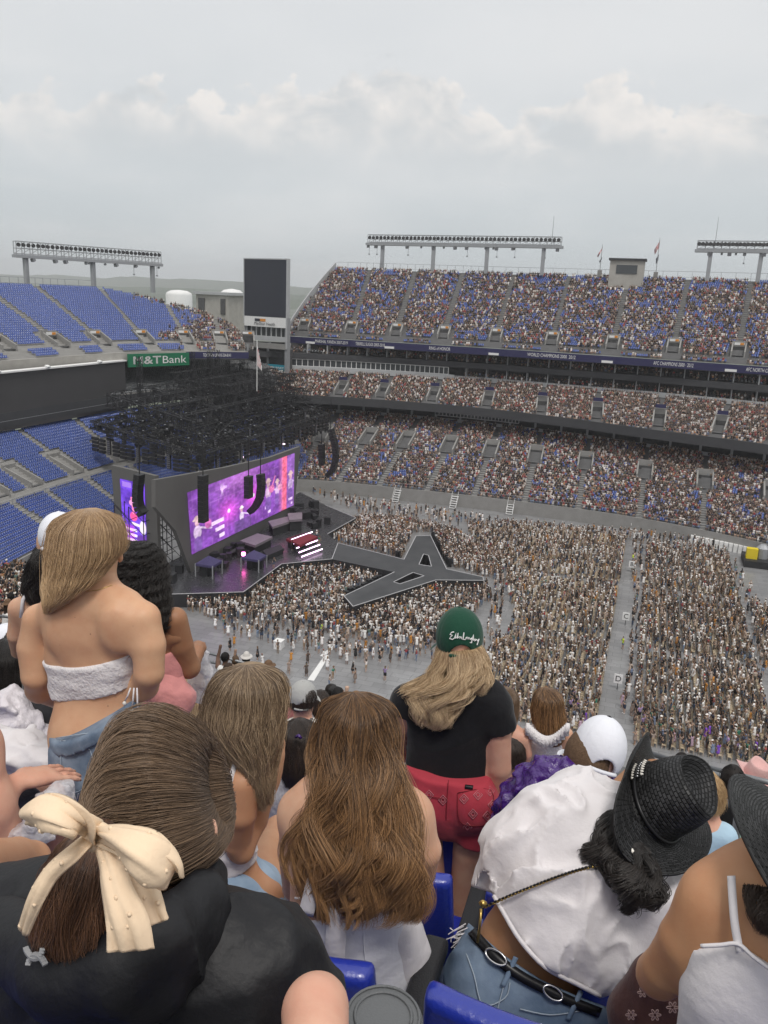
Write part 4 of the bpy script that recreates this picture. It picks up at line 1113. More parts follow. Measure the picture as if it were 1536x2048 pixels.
# ------------------------------------------------------------------ the stage
m_deck = mat('stage_deck', (.034, .034, .038), .33, spec=.5, noise=(.8, .5, (.05, .05, .054)), rvar=.1)
m_run = mat('runway_deck', (.036, .038, .041), .42, noise=(.35, .9, (.062, .064, .067)))
m_facade = mat('stage_facade', (.115, .112, .108), .7, noise=(.3, .5, (.10, .097, .093)))
m_skirt = mat('stage_skirt', (.022, .022, .024), .6)
m_edge = mat('white_edge', (.40, .40, .41), .5)
ZD = 2.0
def zp(u, v, z=ZD): return tuple(at_z(u, v, z)[:2])
stage = empty('concert_stage', (-62, 120, 0)); tag(stage, 'concert stage with a dark deck, star shaped runway and lit screens', 'stage')
def sch(o): return child(o, stage)
from mathutils.geometry import tessellate_polygon
def deck(name, outline, holes, z0, z1, mtop, mside):
    loops = [outline]+holes
    co = [Vector((p[0], p[1], 0)) for l in loops for p in l]
    tris = tessellate_polygon([[Vector((p[0], p[1], 0)) for p in l] for l in loops])
    V = [(c.x, c.y, z1) for c in co]; Fc = []
    for t in tris:
        a, b, c = t
        n = (co[b]-co[a]).cross(co[c]-co[a]).z; Fc.append((a, b, c) if n > 0 else (a, c, b))
    o1 = link(name, mesh_np(name, V, Fc), None, mtop); sch(o1)
    m = MB()
    for l in loops:
        k = len(l)
        for i in range(k):
            p, q = l[i], l[(i+1) % k]; m.quad((*p, z0), (*q, z0), (*q, z1-.005), (*p, z1-.005))
    sch(m.build('skirt', mside))
    return o1
main_deck = [zp(*q) for q in ((225, 1192), (487, 1184), (563, 1128), (664, 1118), (676, 1086), (655, 1068), (712, 1036), (650, 1010), (600, 984), (560, 1010), (330, 1130), (215, 1160))]
deck('deck', main_deck, [], 0, ZD, m_deck, m_skirt)
star = [zp(*q) for q in ((664, 1118), (789, 1144), (688, 1192), (706, 1213), (872, 1160), (967, 1161), (966, 1154), (893, 1138), (861, 1071), (832, 1072), (808, 1119), (676, 1086))]
h1 = [zp(*q) for q in ((847, 1108), (838, 1129), (863, 1133), (857, 1111))]
h2 = [zp(*q) for q in ((826, 1145), (787, 1164), (800, 1168), (848, 1152))]
deck('runway', star, [h1, h2], 0, ZD-.02, m_run, m_skirt)
m = MB()
for l, cl in ((main_deck[:5], False), (main_deck[5:8], False), (star[1:12], False), (h1, True), (h2, True)):
    pts = l+([l[0]] if cl else [])
    for p, q in zip(pts, pts[1:]): m.bar((*p, ZD+.02), (*q, ZD+.02), .11, .07)
sch(m.build('deck_edge', m_edge))
# fence with dark kit along the inside edge of the runway arms
m = MB()
for a_, b_ in (((790, 1150), (690, 1200)), ((866, 1075), (900, 1135)), ((803, 1085), (795, 1120)), ((640, 1125), (785, 1152)), ((660, 1078), (715, 1046))):
    p, q = np.array(at_z(*a_, 0)), np.array(at_z(*b_, 0)); n = int(np.linalg.norm(q-p)/.8)
    for i in range(n):
        c = p+(q-p)*(i+.5)/n; m.box((c[0], c[1], .55+.25*rng.random()), (.6, .6, 1.1+.5*rng.random()), rotm(0, 0, rng.random()*3))
sch(m.build('monitor_wedges', m_black))

# back wall: left wing, curved main wall
def wall_pt(u, v, ref):       # on the vertical plane through two floor points
    (p, q) = ref; d = ray(u, v); p = np.array(p); q = np.array(q); n = np.array([q[1]-p[1], p[0]-q[0]]); t = ((p-CAMP[:2])@n)/(d[:2]@n); return CAMP+d*t
fa = (zp(387, 1142), zp(588, 1022))
faL, faR = np.array(fa[0]), np.array(fa[1])
fd = (faR-faL)/np.linalg.norm(faR-faL); fn = np.array([fd[1], -fd[0]])
back = -np.append(fn, 0)
if back[:2]@np.array([-1, 0]) < 0: back = -back
def away(ref):                # horizontal normal of the wall plane, pointing away from the camera
    p, q = np.array(ref[0]), np.array(ref[1]); n = np.array([q[1]-p[1], p[0]-q[0], 0.0]); n /= np.linalg.norm(n); return n if n[:2]@p > 0 else -n
def facade(name, pix, ref, m_, th=.5, off=0.0):
    P = [wall_pt(u, v, ref)-away(ref)*off for u, v in pix]
    return sch(MB().slab(P, th, away(ref)).build(name, m_))
facade('main_wall', [(311, 960), (311, 1015), (352, 1062), (383, 1146), (588, 1024), (601, 893), (540, 915), (450, 935)], fa, m_facade, .6)
lw = (zp(243, 1128), zp(322, 1150))
facade('wing_wall', [(222, 930), (238, 1128), (318, 1150), (311, 952)], lw, m_facade, .6)
# pictures on the LED walls: coloured cells painted by position on the screen
def led(name, corners, ref, nx, ny, paint, strength):
    c = [wall_pt(u, v, ref)-away(ref)*.12 for u, v in corners]         # tl, tr, br, bl
    S_, T_ = np.meshgrid(np.linspace(0, 1, nx), np.linspace(0, 1, ny), indexing='ij')
    s_, t_ = S_[..., None], T_[..., None]
    P = (c[0]*(1-s_)+c[1]*s_)*(1-t_)+(c[3]*(1-s_)+c[2]*s_)*t_
    C = np.clip(paint(S_, T_), 0, 2)*1.12
    i = np.arange(nx*ny).reshape(nx, ny)
    Fc = np.stack([i[:-1, :-1], i[1:, :-1], i[1:, 1:], i[:-1, 1:]], -1).reshape(-1, 4)
    me = mesh_np(name, P.reshape(-1, 3), Fc, False, C.reshape(-1, 3)); o = link(name, me, None, MATS.get('led_picture') or glow_attr('led_picture', strength)); return sch(o)
def sm(x, a, b): t = np.clip((x-a)/(b-a), 0, 1); return t*t*(3-2*t)
def blend(C, m_, c): return C*(1-m_[..., None])+np.array(c)*m_[..., None]
def ellm(S_, T_, cx, cy, rx, ry, soft=.25): return 1-sm(np.sqrt(((S_-cx)/rx)**2+((T_-cy)/ry)**2), 1-soft, 1)
def barm(S_, T_, x0, y0, x1, y1, w, asp=1.0):
    dx, dy = x1-x0, (y1-y0); L2 = dx*dx+dy*dy; t = np.clip(((S_-x0)*dx+(T_-y0)*dy)/L2, 0, 1)
    return 1-sm(np.sqrt(((S_-x0-t*dx))**2+((T_-y0-t*dy)*asp)**2), w*.7, w)
def nz2(S_, T_, fx, fy, sd_): return vnoise(np.stack([S_*fx, T_*fy, S_*0+sd_], -1), int(sd_))
def figure(C, S_, T_, x, y, k, tint=(.62, .45, .66), inst=None, hat=(.75, .55, .45)):
    C = blend(C, ellm(S_, T_, x, y+.30*k, .055*k, .20*k), tint)                     # body
    C = blend(C, ellm(S_, T_, x, y+.62*k, .06*k, .24*k), (.16, .09, .30))           # trousers
    C = blend(C, barm(S_, T_, x+.03*k, y+.20*k, x+.17*k, y+.34*k, .022*k), tint)    # arm
    C = blend(C, ellm(S_, T_, x, y+.05*k, .032*k, .10*k), (.70, .45, .45))
    C = blend(C, ellm(S_, T_, x, y-.03*k, .060*k, .045*k), hat); C = blend(C, ellm(S_, T_, x, y-.07*k, .034*k, .07*k), hat)
    if inst: C = blend(C, ellm(S_, T_, x+.06*k, y+.22*k, .055*k, .13*k), inst); C = blend(C, barm(S_, T_, x+.06*k, y+.2*k, x+.12*k, y-.12*k, .012*k), inst)
    return C
def stairs(C, S_, T_, x0, x1, y0, y1, n, c=(.95, .72, 1.0), slant=.1):
    for i in range(n):
        y = y0+(y1-y0)*(i+.5)/n-slant*(S_-x0); h = (y1-y0)/n*.28
        m_ = (1-sm(np.abs(T_-y), h*.8, h))*sm(S_, x0+.03*i, x0+.03*i+.01)*(1-sm(S_, x1-.01, x1)); C = blend(C, m_, c)
    return C
def paint_main(S_, T_):
    C = np.zeros(S_.shape+(3,))+np.array([.17, .055, .32])
    C = C*(1+.35*nz2(S_, T_, 7, 5, 1)[..., None]+.18*nz2(S_, T_, 26, 16, 2)[..., None])
    C = blend(C, .55*sm(T_, .55, 0)*ellm(S_, T_, .42, .1, .35, .5, 1), (.55, .22, .55))
    for gx in np.linspace(.03, .97, 15): C = blend(C, .25*(1-sm(np.abs(S_-gx), .001, .004)), (.45, .25, .55))
    for gy in (.14, .30): C = blend(C, .20*(1-sm(np.abs(T_-gy), .004, .012)), (.5, .3, .6))
    C = blend(C, .85*ellm(S_, T_, .26, .16, .09, .13, .9)*(nz2(S_, T_, 34, 22, 3) > .1), (.75, .55, .8))
    for lx, ly in ((.315, .56), (.545, .47)):
        ang = np.arctan2((T_-ly)*.55, S_-lx); rr = np.sqrt(((S_-lx)/.085)**2+((T_-ly)/.20)**2)
        C = blend(C, .8*np.exp(-rr*rr*1.3), (.85, .10, .80)); C = blend(C, .5*np.exp(-rr*1.6)*(.5+.5*np.cos(ang*14)), (1, .2, .9))
        C = blend(C, ellm(S_, T_, lx, ly, .016, .045, .5), (1, .95, 1))
    C = stairs(C, S_, T_, .16, .275, .60, .98, 3)
    C = stairs(C, S_, T_, .66, .73, .75, .95, 2)
    C = figure(C, S_, T_, .055, .50, .62, (.78, .62, .80)); C = blend(C, ellm(S_, T_, .14, .62, .03, .09), (.62, .16, .42))
    C = figure(C, S_, T_, .43, .62, .42, (.80, .70, .85), hat=(.9, .8, .75)); C = blend(C, (T_ > .80)*(S_ > .36)*(S_ < .52)*.8, (.09, .06, .16))
    C = figure(C, S_, T_, .70, .36, .62, (.75, .55, .70), (.85, .22, .45)); C = figure(C, S_, T_, .80, .42, .5, (.62, .45, .62), (.80, .40, .5))
    C = blend(C, sm(S_, .845, .86)*(1-sm(S_, .905, .915)), (.92, .16, .20)); C = blend(C, .5*sm(S_, .80, .86)*(1-sm(S_, .86, .87)), (.75, .22, .40))
    C = blend(C, sm(S_, .91, .92), (.26, .12, .42)); C = figure(C, S_, T_, .955, .38, .6, (.6, .45, .68)); C = stairs(C, S_, T_, .93, .99, .8, .98, 2)
    C = blend(C, np.full(S_.shape, .22), (.26, .07, .42)); C = C*(1+.30*nz2(S_, T_, 60, 30, 8)[..., None]+.25*nz2(S_, T_, 15, 9, 9)[..., None])
    return C
def paint_wing(S_, T_):
    C = np.zeros(S_.shape+(3,))+np.array([.16, .06, .62]); C = C*(1+.4*nz2(S_, T_, 4, 9, 5)[..., None]+.2*nz2(S_, T_, 14, 30, 6)[..., None])
    C = blend(C, .5*(T_ > .03)*(T_ < .12)*(S_ > .08)*(S_ < .46)*1.0, (.5, .3, .75)); C = blend(C, .5*(T_ > .05)*(T_ < .13)*(S_ > .52)*(S_ < .9)*1.0, (.5, .3, .75))
    C = blend(C, ellm(S_, T_, .50, .58, .17, .085), (.95, .10, .30)); C = blend(C, barm(S_, T_, .50, .52, .44, .28, .05, 2.2), (.95, .25, .5)); C = blend(C, ellm(S_, T_, .42, .36, .10, .05), (.85, .35, .65))
    C = stairs(C, S_, T_, .02, .62, .76, 1.02, 3, (.98, .80, 1.0), -.02)
    C = blend(C, (T_ > .74)*(S_ < .5)*.35*1.0, (.75, .05, .75))
    C = blend(C, ellm(S_, T_, .86, .74, .15, .13), (.86, .76, .88)); C = blend(C, barm(S_, T_, .80, .72, .45, .70, .06, 2.2), (.88, .74, .86)); C = blend(C, ellm(S_, T_, .84, .95, .30, .10), (.14, .05, .35))
    return C
led('led_wall', [(373, 985), (588, 906), (586, 1010), (382, 1109)], fa, 300, 130, paint_main, 1.0)
led('led_wall', [(241, 957), (290, 968), (295, 1089), (248, 1076)], lw, 70, 150, paint_wing, 1.0)

# roof grid: box trusses, each on its own
def truss(p, q, w, h, r=.05, step=None):
    p, q = np.array(p, float), np.array(q, float); d = q-p; L_ = np.linalg.norm(d); d /= L_
    x = np.cross(d, [0, 0, 1]); x /= np.linalg.norm(x); z = np.cross(x, d); m = MB()
    C = [x*sx*w/2+z*sz*h/2 for sx, sz in ((-1, -1), (1, -1), (1, 1), (-1, 1))]
    for c in C: m.bar(p+c, q+c, r*2)
    n = max(2, int(L_/(step or h)))
    for i in range(n):
        a_, b_ = p+d*L_*i/n, p+d*L_*(i+1)/n
        for k in range(4):
            c0, c1 = C[k], C[(k+1) % 4]
            if i % 2: c0, c1 = c1, c0
            m.bar(a_+c0, b_+c1, r*1.4); m.bar(a_+C[k], a_+C[(k+1) % 4], r*1.3)
    return m
m_truss = mat('truss_steel', (.030, .030, .033), .45, metal=.3)
roof = empty('stage_roof', (-70, 120, 20)); tag(roof, 'black lattice roof grid hung over the stage with lights', 'roof rig')
def rp(u, v, z): return at_z(u, v, z)
def tr_(p, q, w=1.2, h=1.4, name='truss', r=.07, **k): child(truss(p, q, w, h, r=r, **k).build(name, m_truss), roof)
# the roof is a tilted grid: corners of its lower layer from the floor plan
ZR = 14.4
RL = [np.array([*rp(u, v, ZR)[:2], ZR]) for u, v in ((186, 872), (398, 918), (655, 832))]
# front edge towards the crowd: RL[1] -> RL[2]; depth runs back from the near corner: RL[1] -> RL[0]
dep = RL[0]-RL[1]; dep[2] = 0
front = lambda s_: RL[1]+(RL[2]-RL[1])*s_
zt_ = lambda s_, t_: ZR+2.2*t_
for s_ in np.linspace(0, 1, 10):
    p = front(s_).copy(); p[2] = zt_(s_, 0); q = p+dep; q[2] = zt_(s_, 1); tr_(p, q, 1.0, 1.3)
for t_ in (0, .16, .34, .52, .70, .88, 1.0):
    pts = [front(s_)+dep*t_ for s_ in (0, .33, .67, 1)]
    for p in pts: p[2] = zt_(0, t_)
    for p, q in zip(pts, pts[1:]): tr_(p, q, 1.0, 1.4)
# upper layer of deep mother trusses
for t_ in (.25, .5, .75, 1.0):
    p, q = front(.10)+dep*t_, front(1)+dep*t_; p[2] = zt_(0, t_)+4.2; q[2] = zt_(0, t_)+4.2; tr_(p, q, 1.6, 2.6, r=.07)
for s_ in (.1, .34, .6, .85, 1.0):
    p, q = front(s_)+dep*.2, front(s_)+dep*1.02; p[2] = zt_(0, .2)+3.6; q[2] = zt_(0, 1)+4.0; tr_(p, q, 1.4, 2.2, r=.07)
for t_ in (.4, .65, .95):
    p, q = front(.45)+dep*t_, front(1.05)+dep*t_; p[2] = q[2] = zt_(0, t_)+7.2; tr_(p, q, 1.4, 1.8, r=.06)
for s_ in (.5, .7, .9, 1.05):
    p, q = front(s_)+dep*.4, front(s_)+dep*1.0; p[2] = q[2] = zt_(0, .5)+6.6; tr_(p, q, 1.2, 1.6, r=.06)
# towers rising through the roof
for s_, t_ in ((.28, 1.02), (.62, 1.0), (.72, .95), (.80, .98), (.90, 1.0), (1.0, .96), (.5, .5), (.98, .4)):
    p = front(s_)+dep*t_; z1_ = 28.5 if t_ > .6 else 22; b_ = p.copy(); b_[2] = 2; e = p.copy(); e[2] = z1_
    m = MB(); w = .8
    for sx, sy in ((-1, -1), (1, -1), (1, 1), (-1, 1)): m.bar(b_+[sx*w/2, sy*w/2, 0], e+[sx*w/2, sy*w/2, 0], .12)
    n = int((z1_-2)/1.1)
    for i in range(n):
        za, zb_ = 2+i*1.1, 2+(i+1)*1.1
        for k, ((x0, y0), (x1, y1)) in enumerate((((-1, -1), (1, -1)), ((1, -1), (1, 1)), ((1, 1), (-1, 1)), ((-1, 1), (-1, -1)))):
            m.bar((p[0]+x0*w/2, p[1]+y0*w/2, za), (p[0]+x1*w/2, p[1]+y1*w/2, zb_), .07)
    child(m.build('tower', m_black), roof)
# cables, hoists and fixtures scattered through the grid
m = MB()
for i in range(130):
    s_, t_ = rng.random(), rng.random(); p = front(s_)+dep*t_; z = zt_(0, t_)+rng.uniform(-.8, 3.0); k = rng.uniform(.3, .9)
    m.box((p[0], p[1], z), (k, k*.8, k*1.1), rotm(rng.random(), 0, rng.random()*3))
child(m.build('fixtures', m_black), roof)
m = MB()
for i in range(80):
    s_, t_ = rng.random(), rng.random(); p = front(s_)+dep*t_; q = front(min(1, max(0, s_+rng.normal(0, .15))))+dep*min(1, max(0, t_+rng.normal(0, .2)))
    p[2] = zt_(0, t_)+rng.uniform(-.5, 4.5); q[2] = zt_(0, t_)+rng.uniform(-.5, 4.5); m.bar(p, q, .10)
child(m.build('cables', m_black), roof)
# glossy specks on the rig: chrome clamps
m = MB()
for i in range(160):
    s_, t_ = rng.random(), rng.random(); p = front(s_)+dep*t_; m.box((p[0], p[1], zt_(0, t_)+rng.uniform(-.5, 4)), (.25, .25, .12))
child(m.build('clamps', m_steel), roof)
# light panels along the front: each a frame with rows of lenses
m_lens = mat('lamp_lens', (.20, .20, .23), .25, spec=.7)
print('WALLTOP', wall_pt(601, 893, fa)[2], wall_pt(311, 960, fa)[2], wall_pt(222, 930, lw)[2], [r.round(1) for r in RL])
ZW = ZR-.9
def lamp_panel(p, d, nn, z, kind):
    R = np.column_stack([d, nn, [0, 0, 1]])
    if kind:
        o = child(MB().box((p[0], p[1], z), (.95, .3, 2.8), R).build('strobe_panel', m_black), roof); L2 = MB()
        for a_ in range(2):
            for b_ in range(7): L2.box(np.array([p[0], p[1], z-1.15+b_*.38])+d*(a_-.5)*.42+nn*.17, (.2, .06, .2), R)
        q = L2.build('lens', m_lens); q.parent = o
    else:
        m = MB()
        for b_ in range(4): m.box(np.array([p[0], p[1], z-1.1+b_*.72]), (1.7, .5, .5), R)
        child(m.build('light_bar', m_black), roof)
for p0, p1, n in ((RL[1], RL[2], 26), (RL[0], RL[1], 14)):
    d = p1-p0; Lr = np.linalg.norm(d); d = d/Lr; nn = np.array([-d[1], d[0], 0]); nn = nn if nn@(CAMP-p0) > 0 else -nn
    for i in range(n):
        p = p0+d*Lr*(i+.5)/n; lamp_panel(p+nn*.3, d, nn, ZW-.6+rng.uniform(-.15, .15), i % 4 == 2)
        if i % 2: lamp_panel(p-nn*1.5, d, nn, ZW+1.6, i % 3 == 0)
for i in range(30):            # moving heads under the truss
    p = RL[1]+(RL[2]-RL[1])*rng.random(); z = ZW-2.3-.3*rng.random()
    child(MB().tube([(p[0], p[1], z+.5), (p[0], p[1], z+.2), (p[0]+.15, p[1]-.2, z-.3)], [.14, .26, .2], 7).build('moving_head', m_black), roof)
wb = rp(343, 960, 11.4), rp(397, 944, 11.4)
child(MB().bar(wb[0], wb[1], .3, .3).build('lit_tube', glow('white_tube', (1, .93, .98), 1.6)), roof)
for u, v in ((455, 922), (485, 914), (502, 908), (566, 888)):
    p = rp(u, v, 11.8); child(MB().box(p, (.9, .25, .25), rotm(0, 0, .6)).build('lit_lamp', glow('pink_tube', (1, .75, .95), 1.8)), roof)
# line arrays: every cabinet a box in the hang
def hang(label, pix, refz, ztop, w=1.5):
    """pix: centre line of the hang from top to bottom; stands on the vertical plane facing the camera"""
    p0 = wall_pt(pix[0][0], pix[0][1], refz); p0 = CAMP+(p0-CAMP)*ztop; b0 = p0[1]
    P = np.array([at_b(u, v, b0) for u, v in pix]); o = empty('line_array', p0); tag(o, label, 'loudspeaker')
    sl = np.concatenate([[0], np.cumsum(np.linalg.norm(np.diff(P, axis=0), axis=1))]); n = int(sl[-1]/.62)
    for i in range(n):
        a_ = np.array([np.interp(sl[-1]*(i+.04)/n, sl, P[:, k]) for k in range(3)]); b_ = np.array([np.interp(sl[-1]*(i+.96)/n, sl, P[:, k]) for k in range(3)])
        child(MB().bar(a_, b_, w, .9).build('cabinet', m_black), o)
    top = P[0].copy(); child(MB().bar(top, top+[0, 0, 6], .12).build('hoist_chain', m_black), o)
hang('curved black loudspeaker hang in front of the small side screen', [(279, 948), (276, 975), (275, 1000), (279, 1018), (288, 1028)], lw, .965)
hang('straight black loudspeaker hang beside the white light tube', [(406, 950), (406, 1000), (407, 1044)], fa, .95)
hang('short black loudspeaker hang at the middle of the big screen', [(497, 952), (497, 996)], fa, .95)
hang('curved black loudspeaker hang at the middle of the big screen', [(521, 948), (523, 970), (520, 995), (512, 1012), (500, 1024)], fa, .94)
hang('short black loudspeaker hang against the far crowd', [(643, 888), (644, 930)], fa, .95)
hang('long curved black loudspeaker hang against the far crowd', [(661, 858), (669, 885), (672, 912), (667, 938), (655, 952)], fa, .93)

# steel scaffold under the wing, canopies, risers, instruments
sc_ = MB()
g0 = np.array([*zp(322, 1150), 0]); 
for i in range(5):
    for j in range(3):
        p = g0+np.array([-2-j*2.4, -1+i*2.4, 0]); sc_.bar((p[0], p[1], 2), (p[0], p[1], 12), .1)
        for k in range(5):
            sc_.bar((p[0], p[1], 2+k*2), (p[0], p[1]+2.4, 2+k*2), .08); sc_.bar((p[0], p[1], 2+k*2), (p[0]-2.4, p[1], 4+k*2), .07)
child(sc_.build('scaffold', m_black), stage)
m_canv = mat('canopy_cloth', (.055, .045, .12), .7, noise=(1.4, .4, (.04, .035, .09))); m_pinkc = mat('pale_riser', (.20, .17, .19), .6, noise=(1, .5, (.12, .10, .12)))
def canopy(label, u, v, w, d_, h, m_):
    p = at_z(u, v, ZD); o = empty('canopy', p); tag(o, label, 'canopy'); x, y = p[0], p[1]
    c = [(x-w/2, y-d_/2), (x+w/2, y-d_/2), (x+w/2, y+d_/2), (x-w/2, y+d_/2)]
    for q in c: child(MB().bar((*q, ZD), (*q, ZD+h), .14).build('leg', m_steel), o)
    m = MB().add([(*q, ZD+h) for q in c]+[(x, y, ZD+h+1.0)], [(0, 1, 4), (1, 2, 4), (2, 3, 4), (3, 0, 4)]); m.add([(*q, ZD+h-.35) for q in c]+[(*q, ZD+h) for q in c], [(i, (i+1) % 4, 4+(i+1) % 4, 4+i) for i in range(4)])
    child(m.build('cloth', m_), o)
    k = MB()
    for i in range(5): k.box((x+rng.uniform(-w*.35, w*.35), y+rng.uniform(-d_*.3, d_*.3), ZD+.7), (.9, .7, 1.4))
    child(k.build('equipment', m_black), o)
canopy('purple topped canopy over equipment at the near corner of the stage', 418, 1150, 2.8, 2.8, 2.0, m_canv)
canopy('purple topped canopy beside the pink lamp on the stage', 508, 1138, 2.9, 2.7, 2.0, m_canv)
def riser(label, pts, z0, z1, m_, name='riser', th=.4):
    o = empty(name, (*zp(*pts[0]), ZD)); tag(o, label, 'riser')
    poly = [zp(*q) for q in pts]
    if sum((poly[i][0]*poly[(i+1) % len(poly)][1]-poly[(i+1) % len(poly)][0]*poly[i][1]) for i in range(len(poly))) < 0: poly = poly[::-1]
    child(MB().prism(poly, ZD+z1-th, ZD+z1).build('top', m_), o); child(MB().prism([(np.array(q)-np.mean(poly, 0))*.9+np.mean(poly, 0) for q in poly], ZD+z0, ZD+z1-th).build('base', m_skirt), o); return o
riser('flat grey riser under the middle of the big screen', [(480, 1100), (515, 1085), (545, 1092), (510, 1110)], 0, 1.6, m_pinkc)
riser('dark stepped riser beside the lit stairs', [(525, 1112), (560, 1100), (568, 1108), (535, 1122)], 0, .9, m_skirt)
riser('pale slanted riser at the right end of the big screen', [(536, 1062), (575, 1052), (580, 1062), (545, 1074)], 0, 1.8, m_pinkc)
riser('pale square riser by the stacked cases', [(575, 1050), (604, 1048), (604, 1062), (578, 1064)], 0, 2.2, m_pinkc)
rr = riser('dark drum riser with a red cloth above the lit stairs', [(572, 1095), (610, 1082), (635, 1090), (600, 1108)], 0, 1.5, mat('dark_red_cloth', (.16, .015, .025), .7))
st_ = empty('lit_stairs', (*zp(600, 1105), ZD)); tag(st_, 'short stairs with glowing white treads at centre stage', 'stairs')
for i in range(5):
    a_ = np.array([*zp(580+i*5, 1096+i*5.5), ZD+1.5-i*.27]); b_ = np.array([*zp(622+i*5, 1080+i*5.5), ZD+1.5-i*.27])
    child(MB().bar(a_, b_, .5, .14).build('tread', m_skirt), st_); child(MB().bar(a_+[.28, -.1, 0], b_+[.28, -.1, 0], .08, .16).build('lit_nosing', glow('pink_white', (1, .66, 1), 4.0)), st_)
# performers
def figure_at(u, v, z, label, seed, scale=1.0):
    o = link('person', STAND_HI[seed % len(STAND_HI)]); o.location = (*zp(u, v, z), z); o.rotation_euler = (0, 0, -.5); o.scale = (scale,)*3; tag(o, label, 'person')
figure_at(638, 1092, ZD, 'performer standing beside the lit stairs on stage', 5); figure_at(633, 1080, ZD, 'performer behind the lit stairs near the microphone', 9)
figure_at(547, 1136, ZD, 'stagehand in dark clothes between canopy and deck edge', 3); figure_at(584, 1100, ZD, 'performer at the left foot of the lit stairs', 14)
# cases and amplifiers at the back of the stage
for u, v, n in ((600, 1030, 9), (622, 1035, 8), (615, 1015, 8), (635, 1055, 5), (450, 1120, 7), (420, 1132, 5), (470, 1110, 6), (350, 1155, 4), (300, 1160, 4)):
    p = np.array([*zp(u, v), ZD]); k = MB()
    for i in range(n): s1, s2, s3 = rng.uniform(.6, 1.5, 3); k.box(p+[rng.normal(0, 1.3), rng.normal(0, 1.3), s3/2], (s1, s2, s3), rotm(0, 0, rng.random()))
    child(k.build('equipment_cases', m_black), stage)
m = MB()
for i in range(26):
    p = np.array([*zp(425+i*4.2, 1134-i*2.2), ZD]); m.box(p+[0, 0, .5], (.5, .5, 1.0), rotm(.5, 0, .6))
child(m.build('floor_lights', m_black), stage)
# the pink lamp seen lit on stage
pl_ = np.array([*zp(487, 1128), ZD+1.6]); lamp = empty('pink_lamp', pl_); tag(lamp, 'glowing pink spotlight in front of the canopy', 'lamp')
child(MB().tube([pl_+[0, 0, -.25], pl_+[0, 0, .25]], .3, 10).build('lens', glow('hot_pink', (1, .12, .5), 14)), lamp); child(MB().bar(pl_-[0, 0, 1.6], pl_-[0, 0, .25], .12).build('stand', m_black), lamp)
for nm, q, e, c_ in (('pink_light', pl_+[.6, -.6, .3], 900, (1, .15, .65)), ('added_purple_fill', np.array([*zp(600, 1110), ZD+4.5]), 2600, (.75, .2, 1)), ('added_purple_fill', np.array([*zp(450, 1150), ZD+4.5]), 1800, (.85, .15, .9))):  # purple points are added for the deck's glow, with no lamp of their own
    l = bpy.data.lights.new(nm, 'POINT'); l.energy = e; l.color = c_; l.shadow_soft_size = .3; lo_ = link(nm, l); child(lo_, lamp)
# flag on the rig
fp = at_b(514, 742, 150); fo_ = empty('stage_flag', fp); tag(fo_, 'striped flag hanging above the stage rig', 'flag')
kf = px_m(150, 514, 720); child(MB().bar(fp-[0, 0, 4], fp+[0, 0, 60*kf], .12).build('pole', m_white), fo_)
for i in range(7):
    child(MB().slab([fp+[(.0+i*.14), 0, 50*kf-i*.6], fp+[(.14+i*.14), 0.1, 50*kf-i*.6-.3], fp+[(.14+i*.14), .1, 10*kf-i*.15], fp+[i*.14, 0, 12*kf-i*.15]], .03, (0, 1, 0)).build('stripe', m_flag if i % 2 else m_white), fo_)
# mixing platform at the far right
p = at_z(1515, 1128, 0); mx_ = empty('delay_tower', p); tag(mx_, 'black platform with a covered lamp and yellow cloth near the far wall', 'platform')
child(MB().box((p[0]+2, p[1], .6), (9, 6, 1.2)).build('deck', m_skirt), mx_); child(MB().box((p[0]-1.3, p[1]-1, 2.1), (1.8, 1.2, 1.8)).build('cover', mat('yellow_cloth', (.62, .48, .02), .7)), mx_); child(MB().tube([(p[0]+.5, p[1], 1.2), (p[0]+.5, p[1], 3.0), (p[0]+.5, p[1], 3.6)], [1.0, 1.1, .5], 10).build('lamp_head', m_steel), mx_)
# ------------------------------------------------------------------ the near deck: steps, seats, rails
import bmesh
TREAD, RISE, FLOOR0 = .80, .411, CAM_H-1.34
def row_z(k): return FLOOR0-RISE*k
m_step = mat('wet_concrete_step', (.085, .085, .088), .55, noise=(3, .7, (.13, .13, .13)), bump=(60, .3, .004), rvar=.2)
m = MB()
for k in range(-2, 27): m.box((-6, TREAD*(k)-.12, row_z(k)-.6), (44, TREAD-.002, 1.2))
o = m.build('near_deck', m_step); tag(o, kind='structure')
def rbox(name, c, size, mat_, parent=None, R=None, bev=.02, seg=3, bow=0.0, taper=1.0):
    bm = bmesh.new(); bmesh.ops.create_cube(bm, size=1.0)
    bmesh.ops.scale(bm, vec=size, verts=bm.verts)
    if bow: bmesh.ops.subdivide_edges(bm, edges=[e for e in bm.edges if abs((e.verts[0].co-e.verts[1].co).normalized().x) > .9], cuts=6, use_grid_fill=True)
    bmesh.ops.bevel(bm, geom=[e for e in bm.edges if len(e.link_faces) == 2 and e.calc_face_angle() > .5], offset=bev, segments=seg, profile=.6, affect='EDGES')
    for v in bm.verts:
        if bow: v.co.y += bow*((v.co.x/(size[0]/2))**2)
        if taper != 1: v.co.x *= 1+(taper-1)*(v.co.z/size[2]+.5)
    Rm = np.eye(3) if R is None else R
    for v in bm.verts: v.co = Vector(tuple(Rm@np.array(v.co)+np.array(c)))
    me = bpy.data.meshes.new(name); bm.to_mesh(me); bm.free()
    me.polygons.foreach_set('use_smooth', np.ones(len(me.polygons), bool))
    o = link(name, me, parent, mat_); return o
m_seatn = mat('wet_blue_seat', (.016, .032, .30), .28, spec=.6, coat=.3, bump=[(420, .25, .002), (90, .5, .0015, 'voronoi')])
